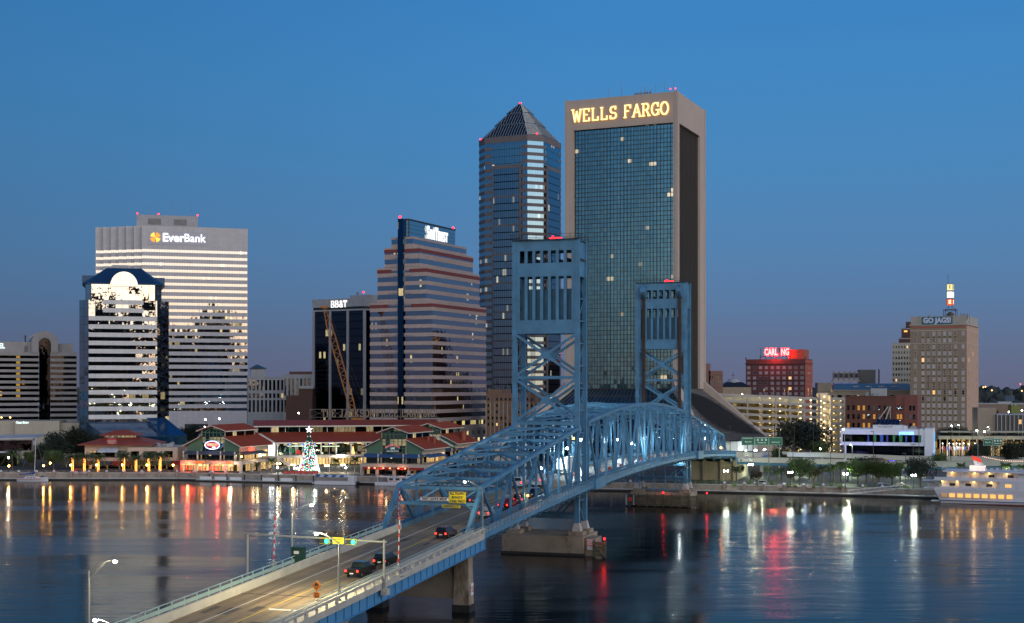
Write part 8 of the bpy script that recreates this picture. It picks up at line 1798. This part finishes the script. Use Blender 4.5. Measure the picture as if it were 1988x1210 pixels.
for i, (s, pw_) in enumerate(((48, 700), (100, 1500), (125, 1900), (150, 1900), (176, 1600), (205, 1300), (230, 1300))):
    for x in ((-12.6,) if i % 2 else (-1.4,)):
        o = bth('work_light' if s > 90 else 'bridge_lamp', 'bright %s lamp inside the truss, %s from the camera' % ('cool white', ['nearest', 'second', 'third', 'fourth', 'fifth', 'sixth', 'furthest'][i]), 'lamp', x, s, 'lamps inside the bridge truss')
        part('bracket', M_steel, o, lambda m: m.beam((0, 0, 4.9), (.9 if x < -5 else -.9, 0, 5.2), .1, .1)); part('mast', M_steel, o, lambda m: m.tube((0, 0, 0), (0, 0, 5), .09, n=6)); part('lens', M_wht, o, lambda m: m.ball((.9 if x < -5 else -.9, 0, 5.05), .28, 6, 4)); lamp_light(o, (.9 if x < -5 else -.9, 0, 4.7), pw_*1.8, (.72, .93, 1), .3)
for x, s, r_, lab in ((.6, 30.5, .22, 'amber warning lamp on the railing behind the red pickup'), (-13.6, 113, .45, 'orange warning lamp high in the lift span'), (2.4, 232, .4, 'warm lamp on the walkway near the far end')):
    o = bth('warning_lamp', lab, 'lamp', x, s); h = 1.9 if x > 0 else 6.4; part('post', M_steel, o, lambda m: m.tube((0, 0, -.2), (0, 0, h), .07, n=6)); part('lens', glow('amber_hot', (1, .38, .04), 22), o, lambda m: m.ball((0, 0, h+.15), r_*.8, 7, 5)); lamp_light(o, (0, -.5, h+.2), 160, (1, .45, .08), .2)
# signal gantry
g = bth('signal_gantry', 'grey pipe gantry carrying green traffic signals and a yellow plate over the approach', 'gantry', 0, -40.3)
part('post', M_post, g, lambda m: m.tube((3.75, 0, -.9), (3.75, 0, 5.75), .16, n=12)); part('post', M_post, g, lambda m: m.tube((-15.6, 0, -.9), (-15.6, 0, 5.75), .16, n=12)); part('beam', M_post, g, lambda m: m.tube((-16.1, 0, 5.85), (4.1, 0, 5.45), .13, n=10)); part('base_block', M_barr, g, lambda m: m.box(3.51, -.55, -1.2, 4.3, .55, -.35))
M_sigy = plain('signal_yellow', (.60, .50, .02), .5, var=.04); M_gr = glow('signal_green', (.02, 1, .45), 6)
def bxl(pxx): return None
for i, x in enumerate((-4.35, -.65)):
    t = bth('traffic_signal', 'horizontal traffic signal showing green, %s of the yellow plate' % ('left' if i == 0 else 'right'), 'traffic light', x, -40.6, 'green traffic signals on the gantry', 5.35)
    part('backplate', M_sigy, t, lambda m: m.box(-.72, .0, -.38, .72, .05, .38)); part('housing', M_black, t, lambda m: m.box(-.66, -.16, -.31, .66, -.01, .31)); part('dark_lens', M_black, t, lambda m: [m.tube((x_, -.2, 0), (x_, -.16, 0), .15, n=10) for x_ in (-.4, 0)]); part('green_lens', M_gr, t, lambda m: m.ball((.36, -.2, 0), .27, 8, 5)); lamp_light(t, (.38, -1.6, -.4), 60, (.05, 1, .55), .1)
t = bth('warning_plate', 'yellow DRAWBRIDGE SIGNAL plate between the green signals', 'sign', -2.45, -40.65, None, 5.45); part('panel', M_sigy, t, lambda m: m.box(-.78, 0, -.42, .78, .05, .42)); text('DRAWBRIDGE\nSIGNAL', .34, M_ink, t, (0, -.02, .0), extrude=.005, width=1.3)
# yellow and white portal signs
def psign(name, label, x0, x1, z0, z1, mat, lines, s, border=True):
    o = bth(name, label, 'sign', (x0+x1)/2, s); zz = zd(s)
    part('panel', mat, o, lambda m: m.box(-(x1-x0)/2, 0, z0-zz, (x1-x0)/2, .06, z1-zz))
    if border: part('border', M_ink, o, lambda m: [m.box(-(x1-x0)/2+.06, -.012, z-zz, (x1-x0)/2-.06, -.004, z-zz+.04) for z in (z0+.05, z1-.09)])
    n = len(lines)
    for i, l_ in enumerate(lines): text(l_, (z1-z0)/n*.78, M_ink, o, (0, -.012, z0-zz+(z1-z0)*(n-i-.5)/n), extrude=.006, bold=.02, width=min((x1-x0)*.9, len(l_)*(z1-z0)/n*.80))
M_yel2 = plain('sign_yellow', (.62, .48, .0), .6, var=.03)
psign('overhead_sign', 'square yellow sign reading ALL TRAFFIC EXIT 1200 FEET on the portal', -4.35, -1.5, 15.55, 17.35, M_yel2, ['ALL TRAFFIC', 'EXIT', '1200 FEET'], 4.2)
psign('name_plate', 'long white name plate JOHN T. ALSOP JR. BRIDGE across the portal', -9.2, -4.4, 15.85, 16.4, M_sign_w, ['"JOHN T. ALSOP JR. BRIDGE"'], 4.1)
psign('clearance_sign', 'narrow yellow CLEARANCE 16 FT sign under the portal beam', -5.3, -2.2, 14.85, 15.33, M_yel2, ['CLEARANCE 16 FT'], 3.5)
# barrier gate arms, raised
M_gw = plain('gate_white', (.6, .6, .6), .5); M_gred = plain('gate_red', (.5, .01, .015), .5)
for x, s, H, lab in ((3.0, -34, 7.8, 'raised red and white barrier arm on the right side of the approach'), (-14.6, -35, 7.4, 'raised red and white barrier arm on the left side against the water'), (-13.2, 4.5, 6.2, 'raised red and white barrier arm at the portal left leg')):
    o = bth('barrier_gate', lab, 'barrier gate', x, s, 'raised barrier arms'); part('machine_box', M_post, o, lambda m: (m.box(-.35, -.3, 0, .35, .3, 1.3), m.box(-.6, -.5, -.15, .6, .5, -.001)))
    n = 12
    def arm(m, c):
        for i in range(n):
            if i % 2 == c: m.hexa([(-.09+.02*i, -.05, 1.1+(H-1.1)*i/n), (.09+.02*i, -.05, 1.1+(H-1.1)*i/n), (.09+.02*i, .05, 1.1+(H-1.1)*i/n), (-.09+.02*i, .05, 1.1+(H-1.1)*i/n), (-.07+.02*i, -.05, 1.1+(H-1.1)*(i+1)/n), (.07+.02*i, -.05, 1.1+(H-1.1)*(i+1)/n), (.07+.02*i, .05, 1.1+(H-1.1)*(i+1)/n), (-.07+.02*i, .05, 1.1+(H-1.1)*(i+1)/n)])
    a = part('arm', M_gw, o, lambda m: m.beam((0, 0, 1.1), (.22, 0, H), .12, .07, (0, 1, 0))); part('red_bands', M_gred, a, lambda m: arm(m, 1)); part('arm_lamps', M_signred, o, lambda m: [m.ball((.22, -.1, z), .12, 6, 4) for z in (2.2, 4.2, 6.2)])
# cabinet, slippery road sign
o = bth('control_cabinet', 'dark green control cabinet on the left walkway near the signals', 'cabinet', -13.7, -29.5); M_cab = plain('cabinet_green', (.008, .045, .03), .5)
part('body', M_cab, o, lambda m: m.box(-.8, -.6, .15, .8, .6, 2.3)); part('door', M_cab, o, lambda m: m.box(-.7, -.64, .3, .7, -.61, 2.15)); part('notice', M_sign_w, o, lambda m: m.box(-.4, -.66, 1.5, .35, -.645, 1.9)); part('roof', M_cab, o, lambda m: m.box(-.9, -.7, 2.301, .9, .7, 2.4))
o = bth('warning_sign', 'orange diamond slippery-road sign with a small plate beneath, at the right barrier', 'warning sign', .9, -53.5); M_so = plain('sign_orange', (.70, .20, .01), .5, var=.04)
part('post', M_post, o, lambda m: m.box(-.04, 0, 0, .04, .06, 2.6)); part('diamond', M_so, o, lambda m: m.xz([(0, 1.75), (.62, 2.37), (0, 2.99), (-.62, 2.37)], -.05, -.01)); part('plate', M_so, o, lambda m: m.box(-.38, -.05, .95, .38, -.01, 1.62))
part('car_symbol', M_ink, o, lambda m: (m.xz([(-.25, 2.4), (.25, 2.4), (.25, 2.52), (.14, 2.54), (.08, 2.68), (-.12, 2.68), (-.18, 2.54), (-.25, 2.52)], -.06, -.051), m.tube((-.14, -.06, 2.38), (-.14, -.051, 2.38), .06, n=8), m.tube((.14, -.06, 2.38), (.14, -.051, 2.38), .06, n=8), [m.beam((-.2+.22*q, -.056, 2.0+.1*k), (-.1+.22*q if k % 2 else -.3+.22*q, -.056, 2.1+.1*k), .01, .05, (1, 0, 0)) for q in (0, 1.2) for k in range(3)])); text('WET\nROAD', .26, M_ink, o, (0, -.06, 1.28), extrude=.004, width=.5)
# road works on the lift span
M_br = plain('jersey_red', (.50, .035, .01), .6); M_bw = plain('jersey_white', (.55, .55, .52), .6); M_cone = plain('cone_orange', (.75, .13, .01), .6)
rb = None; rc_ = None
for i in range(18):
    s = 78+5.6*i; o = bth('traffic_barrier', '%s road-works barrier on the lift span, %s from the near tower' % ('red' if i % 2 == 0 else 'white', ['nearest', 'second', 'third', 'fourth', 'fifth', 'sixth', 'seventh', 'eighth', 'ninth', 'tenth', 'eleventh', 'twelfth', 'thirteenth', 'fourteenth', 'fifteenth', 'sixteenth', 'seventeenth', 'furthest'][i]), 'traffic barrier', -1.7, s, 'red and white road-works barriers on the lift span'); o.rotation_euler.z = R(-18)
    part('body', M_br if i % 2 == 0 else M_bw, o, lambda m: m.loft(rect(-.25, -1, .25, 1), 0, rect(-.12, -.95, .12, .95), .95, True))
for i, (x, s) in enumerate(((-3.6, 74), (-3.2, 82), (-4.5, 90), (-3.0, 97), (-5, 79), (-6.2, 86))):
    o = bth('traffic_cone', 'orange traffic cone beyond the near tower, %s' % ['nearest', 'second nearest', 'third in the line', 'furthest', 'in the middle of the lane, nearer', 'in the middle of the lane, further'][i], 'traffic cone', x, s, 'traffic cones on the deck'); part('cone', M_cone, o, lambda m: m.tube((0, 0, .05), (0, 0, .95), .26, .05, 10)); part('base', M_black, o, lambda m: m.box(-.3, -.3, 0, .3, .3, .05)); part('white_band', M_bw, o, lambda m: m.tube((0, 0, .5), (0, 0, .68), .165, .125, 10))
cov = bth('equipment_trailer', 'white covered equipment trailer with bright panels on the lift span', 'trailer', -9.5, 92); part('box', M_bw, cov, lambda m: m.box(-1.2, -4, .9, 1.2, 4, 3.6)); part('light_panel', glow('panel_bright', (.85, 1, 1), 4), cov, lambda m: m.box(-1.1, -4.06, 1.2, 1.1, -4.01, 3.4)); part('wheels', M_tyre, cov, lambda m: [m.tube((x, y, .45), (x+.2, y, .45), .45, n=12) for x in (-1.2, 1.0) for y in (-2, 2)])
lp_ = bth('light_tower', 'portable light tower on the lift span road works', 'light tower', -11.2, 112); part('mast', M_post, lp_, lambda m: (m.tube((0, 0, 0), (0, 0, 6.5), .08, n=6), m.box(-.8, -1, 0, .8, 1, 1.1))); part('floodlight', glow('flood_white', (.9, 1, 1), 25), lp_, lambda m: [m.box(x, -.25, 6.2, x+.5, -.1, 6.7) for x in (-1.1, -.5, .1, .7)]); lamp_light(lp_, (0, -.8, 6.3), 4200, (.85, .97, 1), .5)
lamp_light(None, onb(-6, 84)[:2]+(19.5,), 1500, (.9, .97, 1), .5)
